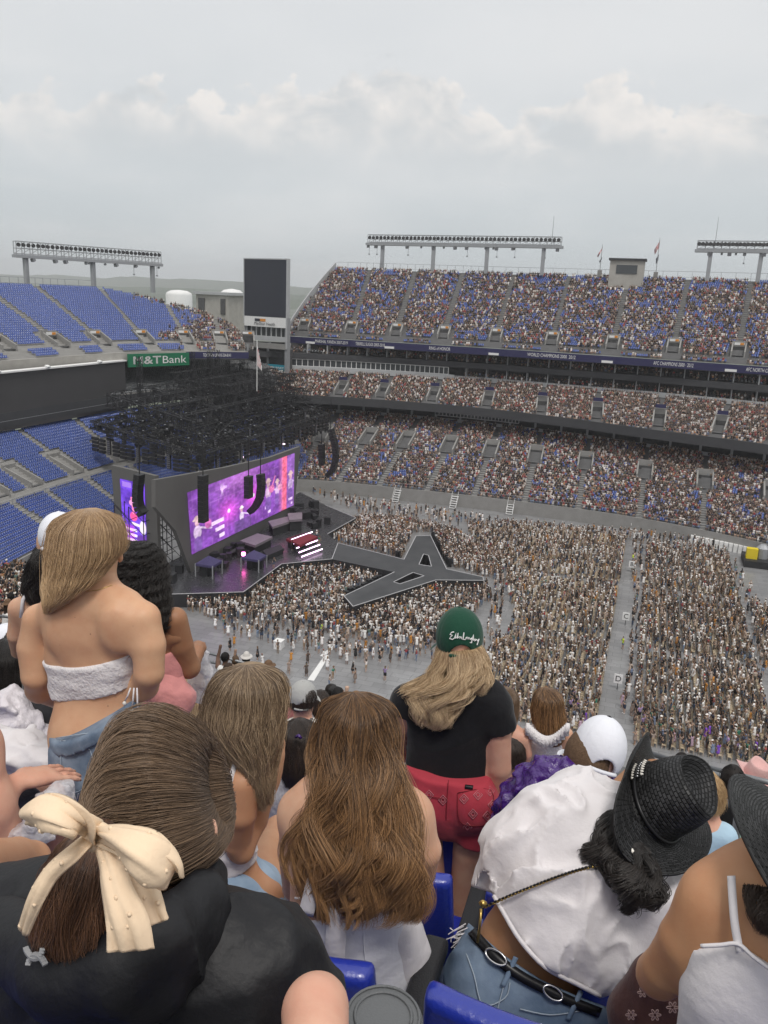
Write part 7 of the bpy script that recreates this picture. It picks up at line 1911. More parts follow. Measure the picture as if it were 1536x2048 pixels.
# ================================================================== leaning girl in the white blouse and black straw hat
def girl_hat():
    f = Fig('person', 'girl bending sideways in a white blouse, jeans and black straw hat', 1.55, 1150, 1800)
    k = f.k
    # hips, bare waist, spine leaning over to the right
    f.limb([(1050, 1960, 0, 118), (1045, 1890, .02, 92), (1095, 1800, .08, 92), (1170, 1720, .15, 110), (1215, 1660, .20, 92)], .06, flat=(f.D, .72))
    f.limb([(1222, 1660, .20, 46), (1270, 1610, .22, 44)], .03); f.ell(1295, 1590, .24, 66, 84, 74, .03, tilt=.7)
    f.limb([(1330, 1760, .16, 40), (1345, 1850, .18, 36), (1290, 1900, .25, 30)], .03); f.limb([(1340, 1760, .26, 30), (1372, 1742, .36, 26)], .03)
    f.body(sk_tan, h=.007)
    B_ = Sdf()
    f.limb([(1090, 1840, .02, 112), (1120, 1770, .06, 120), (1165, 1700, .12, 120), (1190, 1655, .16, 92)], .08, B_, (f.D, .78))
    f.limb([(1110, 1640, .14, 70), (1040, 1690, .10, 68), (1002, 1750, .08, 48), (985, 1780, .10, 24)], .07, B_)        # left sleeve, full
    f.limb([(1215, 1745, .10, 110), (1290, 1790, .10, 82), (1320, 1850, .12, 62), (1280, 1900, .14, 52)], .08, B_, (f.D, .85))
    f.limb([(1110, 1860, .0, 86), (1170, 1910, .01, 82), (1215, 1945, .03, 48)], .08, B_, (f.D, .9))
    dirn = f.p(1250, 1650)-f.p(1050, 1880)
    f.part('blouse', B_, c_white, off=.008, cut=below_line([(900, 1760), (985, 1786), (1005, 1822), (1040, 1880), (1090, 1935), (1150, 1968), (1205, 1996), (1300, 1960), (1400, 1900)], f, -1), fold=lambda X, a=folds(.006, 9, 5, dirn, 2.6), b=creases(.018, 10, 9, dirn, 3.2), c=creases(.013, 24, 19, dirn, 2.6): a(X)+b(X)+c(X), h=.0055)
    f.line('blouse_hem', [(988, 1792), (1005, 1822), (1040, 1880), (1090, 1934), (1150, 1966), (1200, 1992)], .005, c_white, B_, .012)
    J = Sdf(); f.limb([(1040, 1905, 0, 108), (1055, 1960, 0, 140), (1070, 2060, .02, 150)], .08, J, (f.D, .85)); f.ell(985, 1985, -.06, 86, 100, 74, .06, S=J); f.ell(1130, 2050, -.06, 90, 90, 74, .06, S=J); f.limb([(985, 1985, .02, 88), (960, 1975, .22, 78), (930, 1960, .5, 66)], .08, J); f.limb([(1130, 2040, .02, 92), (1140, 2040, .5, 70)], .08, J)
    jj = f.part('jeans', J, c_denim3, off=.006, cut=below_line([(880, 1830), (935, 1842), (965, 1872), (1010, 1912), (1080, 1958), (1150, 1990), (1230, 2020)], f, 1), fold=lambda X, a=folds(.003, 14, 5, (1, 0, .6), 2), b=creases(.007, 13, 8, (1, 0, .4), 2.5): a(X)+b(X), h=.0065)
    # belt with oval buckles, loops, pockets
    f.strip('belt', [(944, 1862), (968, 1890), (1000, 1922), (1045, 1954), (1095, 1980), (1140, 2002), (1200, 2026)], 10, c_leather, J, .009, lift=.004)
    for u, v, w in ((992, 1914, 24), (1106, 1986, 22)):
        pts = [(u+w*math.cos(t)*.82-12*math.sin(t)*.5, v+w*math.cos(t)*.55+12*math.sin(t)*.85) for t in np.linspace(0, 2*math.pi, 21)]
        f.line('buckle', pts, .0026, c_silver, J, .014, n=2, lift=.004)
    for u, v in ((1022, 1936), (1152, 2004)): f.strip('belt_loop', [(u+10, v-22), (u-3, v+7), (u-16, v+36)], 5, c_denim3, J, .012, lift=.002, thick=.002)
    jeans_details(f, jj, [[(930, 1900, -.10), (948, 1950, -.145), (966, 2010, -.17), (1010, 1996, -.19), (1020, 1965, -.19)], [(1040, 2018, -.195), (1100, 2030, -.20), (1160, 2022, -.18)], [(1015, 1945, -.195), (1000, 2000, -.18), (985, 2060, -.16)]], J, stitch_b)
    # chain strap of a shoulder bag, twisted links
    ch = [f.on(u, v, B_, .026, .002) for u, v in ((968, 1815), (1000, 1800), (1030, 1787), (1060, 1775), (1090, 1763), (1120, 1752), (1150, 1742), (1180, 1734), (1225, 1724))]
    tt = np.linspace(0, 1, 70); C = cat(np.array(ch), tt)
    for i in range(0, 69):
        d = C[i+1]-C[i]; child(MB().tube([C[i]-d*.2, C[i]+d*.5+np.array([0, 0, .002*(-1)**i]), C[i+1]+d*.2], .0026, 5).build('chain_link', c_gold if i % 2 else c_leather, smooth=True), f.root)
    child(MB().tube([f.p(962, 1818, -.10), f.p(960, 1850, -.11), f.p(955, 1885, -.12)], .003, 6).build('chain_drop', c_gold, smooth=True), f.root); child(MB().tube([f.p(966, 1800, -.11), f.p(966, 1806, -.112), f.p(966, 1814, -.11)], [.002, .009, .002], 8).build('chain_ring', c_gold, smooth=True), f.root)
    # frayed waist threads
    rn = np.random.default_rng(8); m = MB()
    for i in range(26): u, v = 912+rn.random()*22, 1845+rn.random()*110; m.tube([f.p(u+10, v, -.02), f.p(u-6-rn.random()*10, v+6+rn.random()*10, -.03), f.p(u-10-rn.random()*16, v+2+rn.random()*26, -.03)], .0014, 4)
    child(m.build('frayed_threads', c_white), f.root)
    # hat
    R = hat_frame(f.X*.66+np.array([0, 0, .66])-f.D*.34, f.D*.9-np.array([0, 0, .15])+f.X*.35)
    hp = f.p(1308, 1606, .16); o, loc = cowboy_hat(f, hp, R, .98)
    hair(f, 'hair', [(1242, 1612, 1285, 1640, .12, 36), (1222, 1640, 1300, 1690, .07, 50), (1204, 1672, 1308, 1726, .03, 54), (1204, 1705, 1308, 1756, .0, 48), (1216, 1740, 1304, 1780, -.02, 38), (1240, 1785, 1296, 1810, -.03, 20)], 900, h_black, 21, wave=.016, wfreq=2.2, radius=.0011, ends=.5, npts=40, clump=22, mixk=.95, base=.8)
    for i, sc_ in enumerate(([(1222, 1625, 1250, 1640, .07, 16), (1200, 1655, 1228, 1668, .03, 16), (1185, 1690, 1212, 1700, .01, 14), (1178, 1722, 1200, 1728, .0, 10), (1180, 1748, 1192, 1750, .0, 6)], [(1235, 1660, 1262, 1680, .03, 16), (1222, 1700, 1250, 1712, .0, 16), (1228, 1745, 1254, 1752, -.02, 14), (1240, 1790, 1262, 1795, -.03, 11), (1250, 1828, 1260, 1830, -.03, 6)], [(1268, 1690, 1298, 1706, .01, 16), (1262, 1732, 1290, 1742, -.02, 16), (1270, 1775, 1294, 1782, -.03, 12), (1274, 1812, 1286, 1816, -.03, 6)])):
        hair(f, 'hair_lock', sc_, 260, h_black, 30+i, wave=.014, wfreq=2.6, radius=.0011, ends=.3, npts=36, clump=5, mixk=.95, full=True, base=.5)
    for u, v in ((1264, 1703), (1301, 1733)): c = f.p(u, v, .0); child(MB().tube([c-[0, 0, .007], c-[0, 0, .004], c, c+[0, 0, .004], c+[0, 0, .007]], [.001, .006, .0075, .006, .001], 8).build('hat_cord_bead', c_pearl, smooth=True), f.root)
girl_hat()

# ================================================================== girl in the white tank at the right edge
def girl_tank():
    f = Fig('person', 'seated girl in a white tank top and black straw hat at the right edge', 1.02, 1480, 1900)
    f.torso([(1560, 1820, .02, 170), (1555, 1900, .0, 168), (1540, 1980, -.01, 160), (1530, 2080, 0, 165)], k=.06, groove=.42)
    f.limb([(1440, 1802, .02, 52), (1540, 1770, .04, 62), (1660, 1800, .02, 52)], .05); f.limb([(1600, 1800, .04, 60), (1660, 1770, .06, 56)], .03); f.ell(1690, 1760, .08, 80, 100, 84, .03)
    f.limb([(1424, 1810, .01, 56), (1372, 1880, .01, 54), (1328, 1935, .03, 44), (1318, 1950, .05, 40)], .03); f.limb([(1318, 1950, .05, 38), (1372, 1915, .20, 34), (1420, 1890, .36, 28)], .03)
    f.body(sk_tan, h=.0065)
    T = Sdf(); f.torso([(1556, 1870, .0, 172), (1545, 1950, -.01, 166), (1535, 2090, 0, 172)], k=.06, S=T, groove=.42)
    def neck(X):
        q = project(X); x = q[..., 0]-1405; return ((1893-x*.10+np.where(x > 70, (x-70)*.75, 0))-q[..., 1])*f.k
    f.part('tank_top', T, c_white, off=.006, cut=neck, fold=folds(.005, 15, 5, (1, 0, .35), 3), h=.007)
    TB = Sdf(); TB.P = f.S.P+T.P
    f.strip('strap', [(1463, 1752), (1465, 1790), (1470, 1850), (1480, 1905)], 8, c_white, TB, .004, lift=.002, thick=.002)
    f.line('neckline', [(1402, 1892), (1440, 1890), (1476, 1888), (1505, 1912), (1540, 1938)], .0028, c_white, TB, .007)
    R = hat_frame(np.array([.1, .1, 1.])+f.X*.15-f.D*.1, f.D+f.X*.3); cowboy_hat(f, f.p(1684, 1728, .04), R, 1.0, curl=.35)
    hair(f, 'hair', [(1600, 1690, 1720, 1690, .06, 80), (1545, 1720, 1730, 1720, .04, 100), (1516, 1752, 1700, 1752, .0, 84), (1508, 1790, 1640, 1790, -.03, 50), (1514, 1830, 1600, 1830, -.05, 30), (1526, 1870, 1570, 1870, -.06, 12)], 1400, h_dkbrown, 25, wave=.008, wfreq=1.5, radius=.0006, ends=.5, npts=16, mixk=.8)
girl_tank()
def floral_bag():
    f = Fig('floral_skirt_person', 'brown floral print skirt of the sitter beside the white tank top', 1.35, 1300, 1980); f.root.name = 'person'
    f.limb([(1318, 1970, .0, 62), (1305, 2030, 0, 74), (1310, 2100, 0, 86)], .04); f.limb([(1310, 2030, 0, 72), (1300, 2000, .4, 56)], .04)
    f.body(c_mauve, fold=lambda X, a=folds(.008, 14, 2, (0, 0, 1), 2), b=creases(.010, 12, 6): a(X)+b(X))
    pr = mat('flower_print', (.36, .24, .21), .8); rn = random.Random(3)
    for u, v in ((1285, 1985), (1330, 1965), (1262, 2030), (1310, 2030), (1345, 2015), (1290, 2060)):
        m = MB(); r_ = rn.uniform(9, 14)
        for q in range(6):
            t = q*1.047; P_ = [f.on(u+r_*(.25+.75*math.sin(w_*3.14/6))*math.cos(t+(w_-3)*.15), v+r_*(.25+.75*math.sin(w_*3.14/6))*math.sin(t+(w_-3)*.15), f.S, .012, .001) for w_ in range(7)]; m.tube(P_, .0011, 4)
        child(m.build('flower', pr), f.root)
floral_bag()
# ------------------------------------------------------------------ the rows further down
def simple_back(label, b, head, sh, waist, skin, top_mat, hairm, seed, hair_secs=None, n=1400, top_cut=None, arms=True, name='person', short=False, hr=.0009, wave=.004, curl=0.0, full=False, head_px=None, seat=True):
    """head (u, v, rx, rz); shoulders (u, v, half); waist (u, v, half)"""
    u, v, rx, rz = head; su, sv, sh_ = sh; wu, wv, wh = waist
    f = Fig('person', label, b, su, (sv+wv)/2)
    f.ell(u, v, .04, rx, rz, rx*1.1, .03); f.limb([(u, v+rz*.6, .03, rx*.62), (su, sv, .01, rx*.72)], .03)
    f.torso([(su, sv+sh_*.22, 0, sh_*.86), ((su+wu)/2, (sv+wv)/2, 0, (sh_*.8+wh)/2), (wu, wv, 0, wh)], k=.05); f.limb([(su-sh_*.84, sv+sh_*.16, 0, sh_*.26), (su, sv, .01, sh_*.36), (su+sh_*.84, sv+sh_*.16, 0, sh_*.26)], .04)
    if arms:
        for sg in (-1, 1): f.limb([(su+sg*sh_*.86, sv+sh_*.2, 0, sh_*.28), (su+sg*sh_*.98, sv+sh_*1.0, .0, sh_*.24), (su+sg*sh_*.9, sv+sh_*1.5, .06, sh_*.2), (su+sg*sh_*.5, sv+sh_*1.5, .24, sh_*.16)], .03)
    f.body(skin)
    if top_mat is not None:
        T = Sdf(); f.torso([(su, sv+sh_*.22, 0, sh_*.90), ((su+wu)/2, (sv+wv)/2, 0, (sh_*.82+wh)/2*1.03), (wu, wv+10, 0, wh*1.05)], k=.05, S=T)
        if top_cut is None:
            f.limb([(su-sh_*.84, sv+sh_*.16, 0, sh_*.29), (su, sv, .01, sh_*.38), (su+sh_*.84, sv+sh_*.16, 0, sh_*.29)], .04, T)
            for sg in (-1, 1): f.limb([(su+sg*sh_*.86, sv+sh_*.2, 0, sh_*.31), (su+sg*sh_*.98, sv+sh_*.8, .0, sh_*.30)], .03, T)
            f.part('top', T, top_mat, off=.006, fold=folds(.006, 14, seed))
        else: f.part('top', T, top_mat, off=.006, cut=f.plane(*top_cut, 'below'), fold=folds(.004, 18, seed))
    if short: 
        Hs = Sdf(); f.ell(u, v-rz*.10, .03, rx*1.06, rz*1.0, rx*1.15, .03, S=Hs); f.part('hair', Hs, core_mat(hairm), off=.004, cut=f.plane(u-rx, v+rz*.55, u+rx, v+rz*.5, 'above'), fold=folds(.004, 60, seed))
        hair(f, 'hair_tips', [(u-rx*.3, v-rz*1.02, u+rx*.3, v-rz*1.02, .03, rx*.4), (u-rx*.95, v-rz*.6, u+rx*.95, v-rz*.6, .03, rx), (u-rx*1.12, v, u+rx*1.12, v, .03, rx*1.2), (u-rx*.98, v+rz*.55, u+rx*.98, v+rz*.5, .02, rx*1.05)], n, hairm, seed, radius=hr, ends=.5, roots=.7, npts=9)
    elif hair_secs: hair(f, 'hair', [(q[0], q[1], q[2], q[3], q[4], q[5]) for q in hair_secs], n, hairm, seed, radius=hr, wave=wave, curl=curl, npts=26 if curl else 16, full=full, ends=.3, clump=40)
    return f
# curly haired girl in pink
def girl_curls():
    f = simple_back('girl with a mass of black curls in a pink smocked top', 2.25, (278, 1150, 38, 50), (290, 1258, 76), (318, 1385, 46), sk_brown, c_pink, h_black, 41, top_cut=(240, 1315, 370, 1296), arms=False)
    hair(f, 'hair', [(258, 1088, 300, 1088, .04, 22), (234, 1102, 318, 1104, .03, 48), (224, 1130, 328, 1134, .02, 58), (222, 1165, 330, 1168, 0, 60), (224, 1200, 334, 1204, -.01, 56), (232, 1235, 336, 1238, -.02, 46), (250, 1262, 332, 1262, -.02, 28)], 3000, h_black, 42, curl=.030, radius=.0009, npts=40, ends=.3, roots=.6, clump=200, fly=.1, spread=.06)
    A_ = Sdf(); f.limb([(350, 1238, 0, 24), (362, 1290, .02, 24), (378, 1335, .05, 21)], .03, A_); f.limb([(378, 1335, .05, 20), (392, 1305, .16, 17), (396, 1294, .22, 15)], .02, A_); hand(f, f.p(394, 1300, .2), np.array(f.p(388, 1284, .3))-np.array(f.p(394, 1300, .2)), np.array([0, 0, 1.]), S=A_, size=.15); f.part('arm', A_, sk_brown)
    P_ = Sdf(); f.limb([(325, 1365, 0, 40), (345, 1395, 0, 40)], .04, P_); f.part('peplum', P_, c_pink, off=.004, fold=folds(.014, 24, 3, (0, 0, 1), 3))
    Q_ = Sdf(); f.limb([(398, 1320, .3, 22), (404, 1350, .3, 30), (398, 1380, .3, 26)], .04, Q_); f.part('rolled_poncho', Q_, c_clear, fold=folds(.016, 22, 5))
girl_curls()
def girl_whitecap():
    f = simple_back('girl in a white cap with dark wavy hair half hidden by the blond girl', 2.35, (108, 1085, 32, 42), (95, 1205, 66), (100, 1340, 46), sk_light, None, h_black, 44)
    cap(f, 118, 1070, 38, 46, 44, c_capw, db=.04, nod=-.1)
    hair(f, 'hair', [(80, 1092, 130, 1092, .02, 26), (66, 1115, 132, 1115, 0, 36), (56, 1150, 120, 1150, -.01, 34), (52, 1180, 112, 1180, -.02, 28), (62, 1215, 104, 1212, -.03, 16)], 1300, h_black, 45, wave=.010, wfreq=2.6, radius=.0009, npts=20, clump=30)
    child(MB().tube([f.p(62, 1170, -.03), f.p(46, 1200, -.06), f.p(42, 1235, -.07)], .007, 6).build('strap', c_white, smooth=True), f.root)
    D_ = Sdf(); f.limb([(100, 1330, 0, 50), (110, 1400, 0, 58)], .04, D_); f.part('dark_shorts', D_, c_charcoal, off=.006); 
    L_ = Sdf(); f.limb([(100, 1440, 0, 34), (104, 1560, 0, 26)], .03, L_); f.part('leg', L_, sk_pink)
girl_whitecap()
simple_back('girl with straight brown hair and a white ruffled top beside the trucker cap', 4.0, (1092, 1408, 24, 32), (1094, 1462, 44), (1098, 1540, 32), sk_light, c_lace, h_chest, 47, [(1080, 1378, 1104, 1378, .04, 12), (1070, 1392, 1120, 1392, .03, 28), (1066, 1420, 1124, 1420, .02, 32), (1070, 1450, 1128, 1450, 0, 28), (1082, 1472, 1126, 1472, -.02, 20), (1092, 1490, 1116, 1490, -.03, 9)], 2200, top_cut=(1050, 1446, 1140, 1440), hr=.0013)
fr = [o for o in COL.objects if o.get('label', '').startswith('girl with straight brown hair and a white ruffled')][-1]
for i in range(22):
    t = i/21; u = 1056+80*t; v = 1446+26*math.sin(t*3.14); p = at_b(u, v, 4.0-.11)
    child(MB().tube([p, p+np.array([0, -.01, -.02]), p+np.array([.006*(-1)**i, -.015, -.05])], [.010, .014, .016], 6).build('ruffle', c_lace, smooth=True), fr)
# boy in the trucker cap and purple poncho
def boy_cap():
    f = Fig('person', 'boy in a white mesh trucker cap wrapped in a purple plastic poncho', 2.5, 1150, 1540)
    f.ell(1186, 1512, .04, 46, 58, 54, .03, tilt=.25); f.limb([(1180, 1550, .03, 36), (1150, 1600, .02, 44)], .03); ear(f, 1216, 1566, .03, 24); ear(f, 1136, 1508, .03, 22); f.body(sk_pink)
    Hs = Sdf(); f.ell(1178, 1512, .03, 49, 56, 56, .03, tilt=.25, S=Hs); f.part('hair', Hs, mat('short_brown_hair', (.10, .06, .035), .8, noise=(120, .8, (.16, .10, .06)), bump=(300, .8, .003)), cut=both(f.plane(1120, 1545, 1230, 1572, 'above')), fold=folds(.002, 120, 3))
    cap(f, 1198, 1498, 52, 68, 60, c_capw, db=.04, tilt=.28, nod=-.25, button=c_black)
    P_ = Sdf(); f.limb([(1070, 1590, .02, 46), (1120, 1565, 0, 46), (1180, 1590, .0, 42), (1215, 1610, .02, 30)], .06, P_, (f.D, .8)); f.limb([(1130, 1600, 0, 96), (1110, 1700, .02, 100)], .06, P_, (f.D, .7)); f.limb([(1080, 1540, .06, 26), (1070, 1570, .03, 40)], .05, P_); f.limb([(1040, 1600, .04, 44), (1020, 1660, .06, 40)], .06, P_)
    f.part('purple_poncho', P_, c_plum, fold=lambda X, a=folds(.020, 22, 3), b=folds(.008, 50, 6): a(X)+b(X), h=.008)
boy_cap()
simple_back('small boy with short dark hair peeking out beside the red shorts', 3.6, (1022, 1512, 24, 32), (1030, 1575, 40), (1030, 1650, 36), sk_pink, c_white, h_dkbrown, 51, short=True, n=900)
simple_back('woman with brown hair and bare shoulders behind the black tee', 3.9, (1012, 1405, 22, 30), (1018, 1470, 38), (1020, 1545, 34), sk_pink, None, h_brown, 52, [(1000, 1378, 1022, 1378, .04, 12), (990, 1395, 1034, 1395, .03, 26), (990, 1425, 1032, 1425, .02, 28), (996, 1455, 1024, 1455, -.01, 20), (1002, 1480, 1018, 1480, -.02, 8)], 1300, hr=.0012)
f_ = simple_back('man in a grey cap and a checked white shirt far down the rows', 4.35, (606, 1402, 24, 30), (605, 1455, 46), (600, 1540, 42), sk_pink, mat('checked_shirt', (.62, .60, .55), .8), h_dkbrown, 53, short=True, n=300); cap(f_, 606, 1392, 28, 32, 32, c_capg, db=.04)
def check(mt):
    t = mt.node_tree; L = t.links.new; b = t.nodes['Principled BSDF']; tc = t.nodes.new('ShaderNodeTexCoord'); br = t.nodes.new('ShaderNodeTexBrick'); br.offset = 0
    mp = t.nodes.new('ShaderNodeMapping'); mp.inputs['Rotation'].default_value = (1.2, .1, .3); L(tc.outputs['Object'], mp.inputs[0]); L(mp.outputs[0], br.inputs['Vector'])
    br.inputs['Scale'].default_value = 1; br.inputs['Brick Width'].default_value = .045; br.inputs['Row Height'].default_value = .045; br.inputs['Mortar Size'].default_value = .004; br.inputs['Color1'].default_value = (.62, .60, .55, 1); br.inputs['Color2'].default_value = (.60, .58, .53, 1); br.inputs['Mortar'].default_value = (.14, .13, .12, 1); L(br.outputs[0], b.inputs['Base Color'])
check(MATS['checked_shirt'])
fx = simple_back('person with dark hair in a purple hair tie seated between two long haired girls', 2.5, (600, 1492, 34, 46), (606, 1580, 62), (606, 1680, 52), sk_olive, cloth_mat('grey_print_top', (.30, .29, .32), noise=(60, .9, (.55, .54, .55))), h_dkbrown, 55, [(586, 1440, 612, 1440, .04, 14), (568, 1456, 632, 1456, .03, 40), (562, 1488, 640, 1488, .02, 48), (564, 1525, 638, 1525, 0, 44), (572, 1560, 630, 1560, -.01, 30), (584, 1585, 620, 1585, -.01, 12)], 2400, hr=.0009)
child(MB().tube([fx.p(592, 1474, -.06), fx.p(597, 1471, -.075), fx.p(602, 1476, -.07)], .006, 6).build('hair_tie', c_plum, smooth=True), fx.root)
simple_back('blond child in a pale blue shirt behind the black straw hat', 2.75, (1412, 1592, 30, 46), (1410, 1668, 50), (1405, 1750, 44), sk_pink, c_blue, hair_mat('straw_blond_hair', (.30, .18, .08), (.55, .38, .20)), 56, short=True, n=1500)
simple_back('person with long pale blond hair low down beside the curly haired girl', 3.6, (378, 1372, 24, 30), (382, 1430, 46), (385, 1520, 42), sk_light, c_white, h_gold, 57, [(366, 1342, 390, 1342, .03, 12), (354, 1358, 402, 1358, .02, 28), (350, 1390, 406, 1390, .01, 32), (352, 1425, 404, 1425, 0, 28), (362, 1450, 396, 1450, -.02, 12)], 1300, hr=.0012)
simple_back('girl with a brown ponytail and pink hair clip in front of the streaked hair', 3.3, (430, 1398, 24, 32), (432, 1455, 46), (432, 1540, 42), sk_light, c_white, h_brown, 58, [(420, 1366, 442, 1366, .03, 12), (408, 1382, 454, 1382, .02, 28), (404, 1410, 456, 1410, .01, 32), (408, 1440, 452, 1440, 0, 24), (418, 1462, 444, 1462, -.02, 10)], 1300, hr=.0011)
simple_back('blond child beside the man in the grey cap', 4.5, (570, 1392, 15, 20), (572, 1432, 28), (572, 1480, 26), sk_pink, c_pink, h_gold, 59, short=True, n=600)
simple_back('woman with dark hair and a white top beyond the checked shirt', 4.9, (642, 1402, 15, 22), (645, 1442, 30), (645, 1500, 26), sk_tan, c_white, h_dkbrown, 60, [(634, 1382, 648, 1382, .03, 8), (626, 1394, 656, 1394, .02, 18), (626, 1416, 656, 1416, 0, 18), (632, 1440, 650, 1440, -.02, 8)], 700, hr=.0014)
# left edge
simple_back('woman with sleek black hair and a tattooed arm at the left edge', 2.6, (22, 1330, 40, 48), (34, 1412, 66), (40, 1500, 54), sk_olive, None, h_black, 61, [(2, 1280, 34, 1280, .04, 18), (-18, 1298, 56, 1298, .03, 46), (-24, 1330, 62, 1330, .02, 54), (-18, 1362, 60, 1362, 0, 46), (-10, 1392, 44, 1392, -.01, 28), (0, 1410, 30, 1410, -.02, 12)], 2600, hr=.0008)
fl_ = simple_back('person in a white cap at the left edge above the sleek black hair', 3.3, (14, 1292, 26, 34), (14, 1350, 46), (14, 1440, 40), sk_brown, c_charcoal, h_black, 62, short=True, n=500); cap(fl_, 14, 1280, 30, 34, 34, c_capw, db=.04)
def poncho_lump(label, b, prims, mat_, seed, name='person', amp=.022):
    f = Fig(name, label, b, prims[0][0], prims[0][1]); f.limb(prims, .08); f.body(mat_, 'poncho', fold=lambda X, a=folds(amp, 16, seed), c=folds(amp*.45, 42, seed+3): a(X)+c(X), h=.009); return f
poncho_lump('person under a crumpled clear rain poncho at the left edge', 2.2, [(20, 1420, 0, 44), (40, 1470, 0, 60), (30, 1560, .02, 66)], mat('milky_poncho', (.66, .62, .65), .35, spec=.5, bump=[(20, .8, .02), (60, .6, .006)]), 71)
poncho_lump('white tulle skirt spread over the seat at the left edge', 1.85, [(-10, 1500, 0, 50), (40, 1520, 0, 58), (95, 1530, 0, 46)], c_white, 73, 'tulle_skirt')
poncho_lump('crumpled clear plastic poncho on the seat below the tulle', 1.25, [(10, 1680, .1, 40), (70, 1660, .12, 34), (120, 1600, .2, 30)], c_clear, 75, 'crumpled_poncho')
def edge_person():
    f = Fig('person', 'sitter at the left edge in navy shorts with a hand resting on the knee', 1.32, 40, 1600)
    f.ell(-45, 1500, .05, 52, 70, 56, .03); f.limb([(-40, 1560, .02, 40), (-60, 1620, 0, 90), (-60, 1750, 0, 110)], .05); f.limb([(-20, 1630, .0, 34), (-10, 1600, .05, 30), (40, 1562, .12, 21)], .02)
    hand(f, f.p(42, 1560, .12), np.array(f.p(100, 1548, .20))-np.array(f.p(42, 1560, .12)), np.array([0, -.4, 1.]), curl=.12, spread=.45, size=.18)
    f.limb([(-40, 1680, .0, 60), (60, 1600, .22, 46), (100, 1590, .30, 40)], .03); f.limb([(100, 1592, .30, 40), (110, 1750, .32, 32)], .03)
    f.body(sk_pink, h=.006)
    N_ = Sdf(); f.limb([(-40, 1680, .0, 66), (35, 1622, .16, 54)], .03, N_); f.part('navy_shorts', N_, c_navy, off=.006)
edge_person()
def knee_person(label, b, pts, skin):
    f = Fig('person', label, b, pts[0][0], pts[0][1]); f.limb(pts, .03); f.body(skin, h=.006)
knee_person('bare knee of the sitter behind the black rain jacket', .60, [(640, 2320, -.14, 64), (630, 2022, .0, 62), (634, 2012, .01, 58), (644, 2200, .06, 50)], sk_pink)
knee_person('bare knee at the left edge above the black rain jacket', .98, [(-60, 1740, -.1, 52), (30, 1722, .1, 48), (62, 1722, .14, 42), (70, 1850, .16, 34)], sk_olive)
# drink cup with lid on the floor of the row
cp = at_b(766, 2040, .82); cup = empty('drink_cup', cp); tag(cup, 'dark cup with a round ribbed lid and straw hole beside the knee', 'cup')
kk = px_m(.82, 766, 2030)
m_lid = mat('grey_lid', (.12, .125, .13), .4, bump=[(300, .5, .001, 'voronoi')])
child(MB().tube([cp+np.array([0, 0, z]) for z in (-.16, -.01)], [.036, .047], 24).build('cup_body', m_lid, smooth=True), cup)
child(MB().tube([cp+np.array([0, 0, z]) for z in (-.012, .0, .006)], [.051, .051, .048], 28).build('lid', m_lid, smooth=False), cup)
for r_ in (.046, .036): child(MB().tube([cp+np.array([r_*math.cos(t), r_*math.sin(t), .007]) for t in np.linspace(0, 2*math.pi, 33)], .0022, 5).build('lid_ring', m_lid, smooth=True), cup)
# people further right and down by the stairs
simple_back('person in a pink cowboy hat standing by the stair rail', 6.2, (1512, 1568, 14, 18), (1512, 1612, 26), (1512, 1670, 22), sk_pink, c_pink, h_brown, 81, short=True, n=200)
ph = [o for o in COL.objects if o.get('label', '').startswith('person in a pink cowboy hat')][-1]
class _R: pass
_f = _R(); _f.root = ph; cowboy_hat(_f, at_b(1510, 1552, 6.2), hat_frame((.2, -.1, 1), CFH), 1.0, mat_=cloth_mat('pink_felt', (.62, .38, .36)), band=False, beads=False)
simple_back('person in black standing on the steps between rail and hat brim', 5.0, (1465, 1560, 20, 28), (1462, 1610, 36), (1460, 1720, 30), sk_brown, c_black, h_black, 82, short=True, n=300)
simple_back('person in a teal floral dress seated beyond the rail', 4.6, (1512, 1625, 20, 26), (1508, 1665, 34), (1505, 1730, 36), sk_tan, mat('teal_floral', (.10, .38, .34), .8, noise=(30, .9, (.55, .62, .55))), h_dkbrown, 83, short=True, n=300)
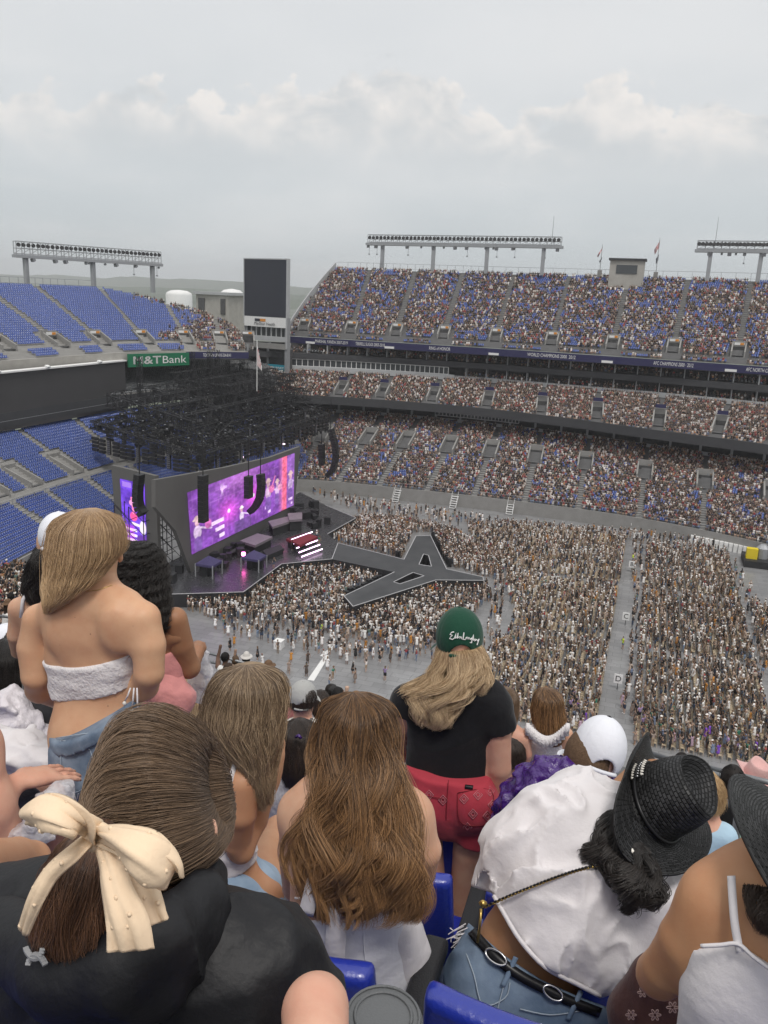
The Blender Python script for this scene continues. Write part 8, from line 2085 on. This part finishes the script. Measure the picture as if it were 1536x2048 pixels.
# heads of the rows further down the deck
rd = random.Random(5)
SPOTS = [(448, 1318, 14.5), (470, 1326, 15), (492, 1322, 15.5), (455, 1342, 12), (486, 1350, 12), (512, 1352, 12.5), (528, 1342, 14), (545, 1352, 13.5), (408, 1345, 11), (1410, 1560, 8.5), (1360, 1530, 9.5), (1330, 1545, 8), (22, 1195, 17), (48, 1210, 17), (8, 1215, 16), (35, 1228, 15), (660, 1385, 12), (676, 1392, 11), (540, 1372, 9), (552, 1380, 8.5)]
for i, (u, v, b) in enumerate(SPOTS):
    p = at_b(u, v, b); o = link('person', STAND_HI[rd.randrange(len(STAND_HI))]); o.location = (p[0], p[1], p[2]-1.62); o.rotation_euler = (0, 0, math.pi/2+rd.uniform(-.6, .6)); tag(o, 'small spectator lower down on the near deck, ' + ('by the left edge' if u < 100 else 'beyond the streaked hair' if u < 600 else 'beyond the man in the grey cap' if u < 800 else 'beyond the black straw hat'), 'person', 'spectators low on the near deck')
# crowd of the near corner tier at the far left
P = []; 
for i in range(420):
    u, v = rd.uniform(-20, 66), rd.uniform(1128, 1330); b = 62-(v-1128)/202*26
    p = at_b(u, v, b+rd.uniform(-.3, .3)); P.append((p[0], p[1], p[2]-.9))
instancer('corner_crowd', P, [rd.uniform(1.2, 2.6) for _ in P], [rd.uniform(.95, 1.1) for _ in P], COL_SIT, len(SIT_LO), 'spectators in the near corner tier at the left edge', 'crowd')
V = [at_b(u, v, b)-np.array([0, 0, 1.0]) for u, v, b in ((-60, 1120, 63), (66, 1140, 62), (80, 1340, 35), (-60, 1335, 35))]
ct = MB().slab(V, .5, (0, 0, -1)).build('corner_tier', m_conc_d); tag(ct, 'sloping concrete tier under the crowd at the left edge', 'tier')
# ------------------------------------------------------------------ humid air
m_air = bpy.data.materials.new('humid_air'); m_air.use_nodes = True; t = m_air.node_tree; t.nodes.clear()
pv = t.nodes.new('ShaderNodeVolumePrincipled'); pv.inputs['Color'].default_value = (.93, .95, .97, 1); pv.inputs['Density'].default_value = .00020; pv.inputs['Anisotropy'].default_value = .1
out = t.nodes.new('ShaderNodeOutputMaterial'); t.links.new(pv.outputs[0], out.inputs['Volume'])
hz = MB().prism([(-8900, -2900), (8900, -2900), (8900, 5800), (-8900, 5800)], -8, 190).build('haze', m_air); tag(hz, 'pale humid air over the whole stadium', 'haze', kind='stuff')
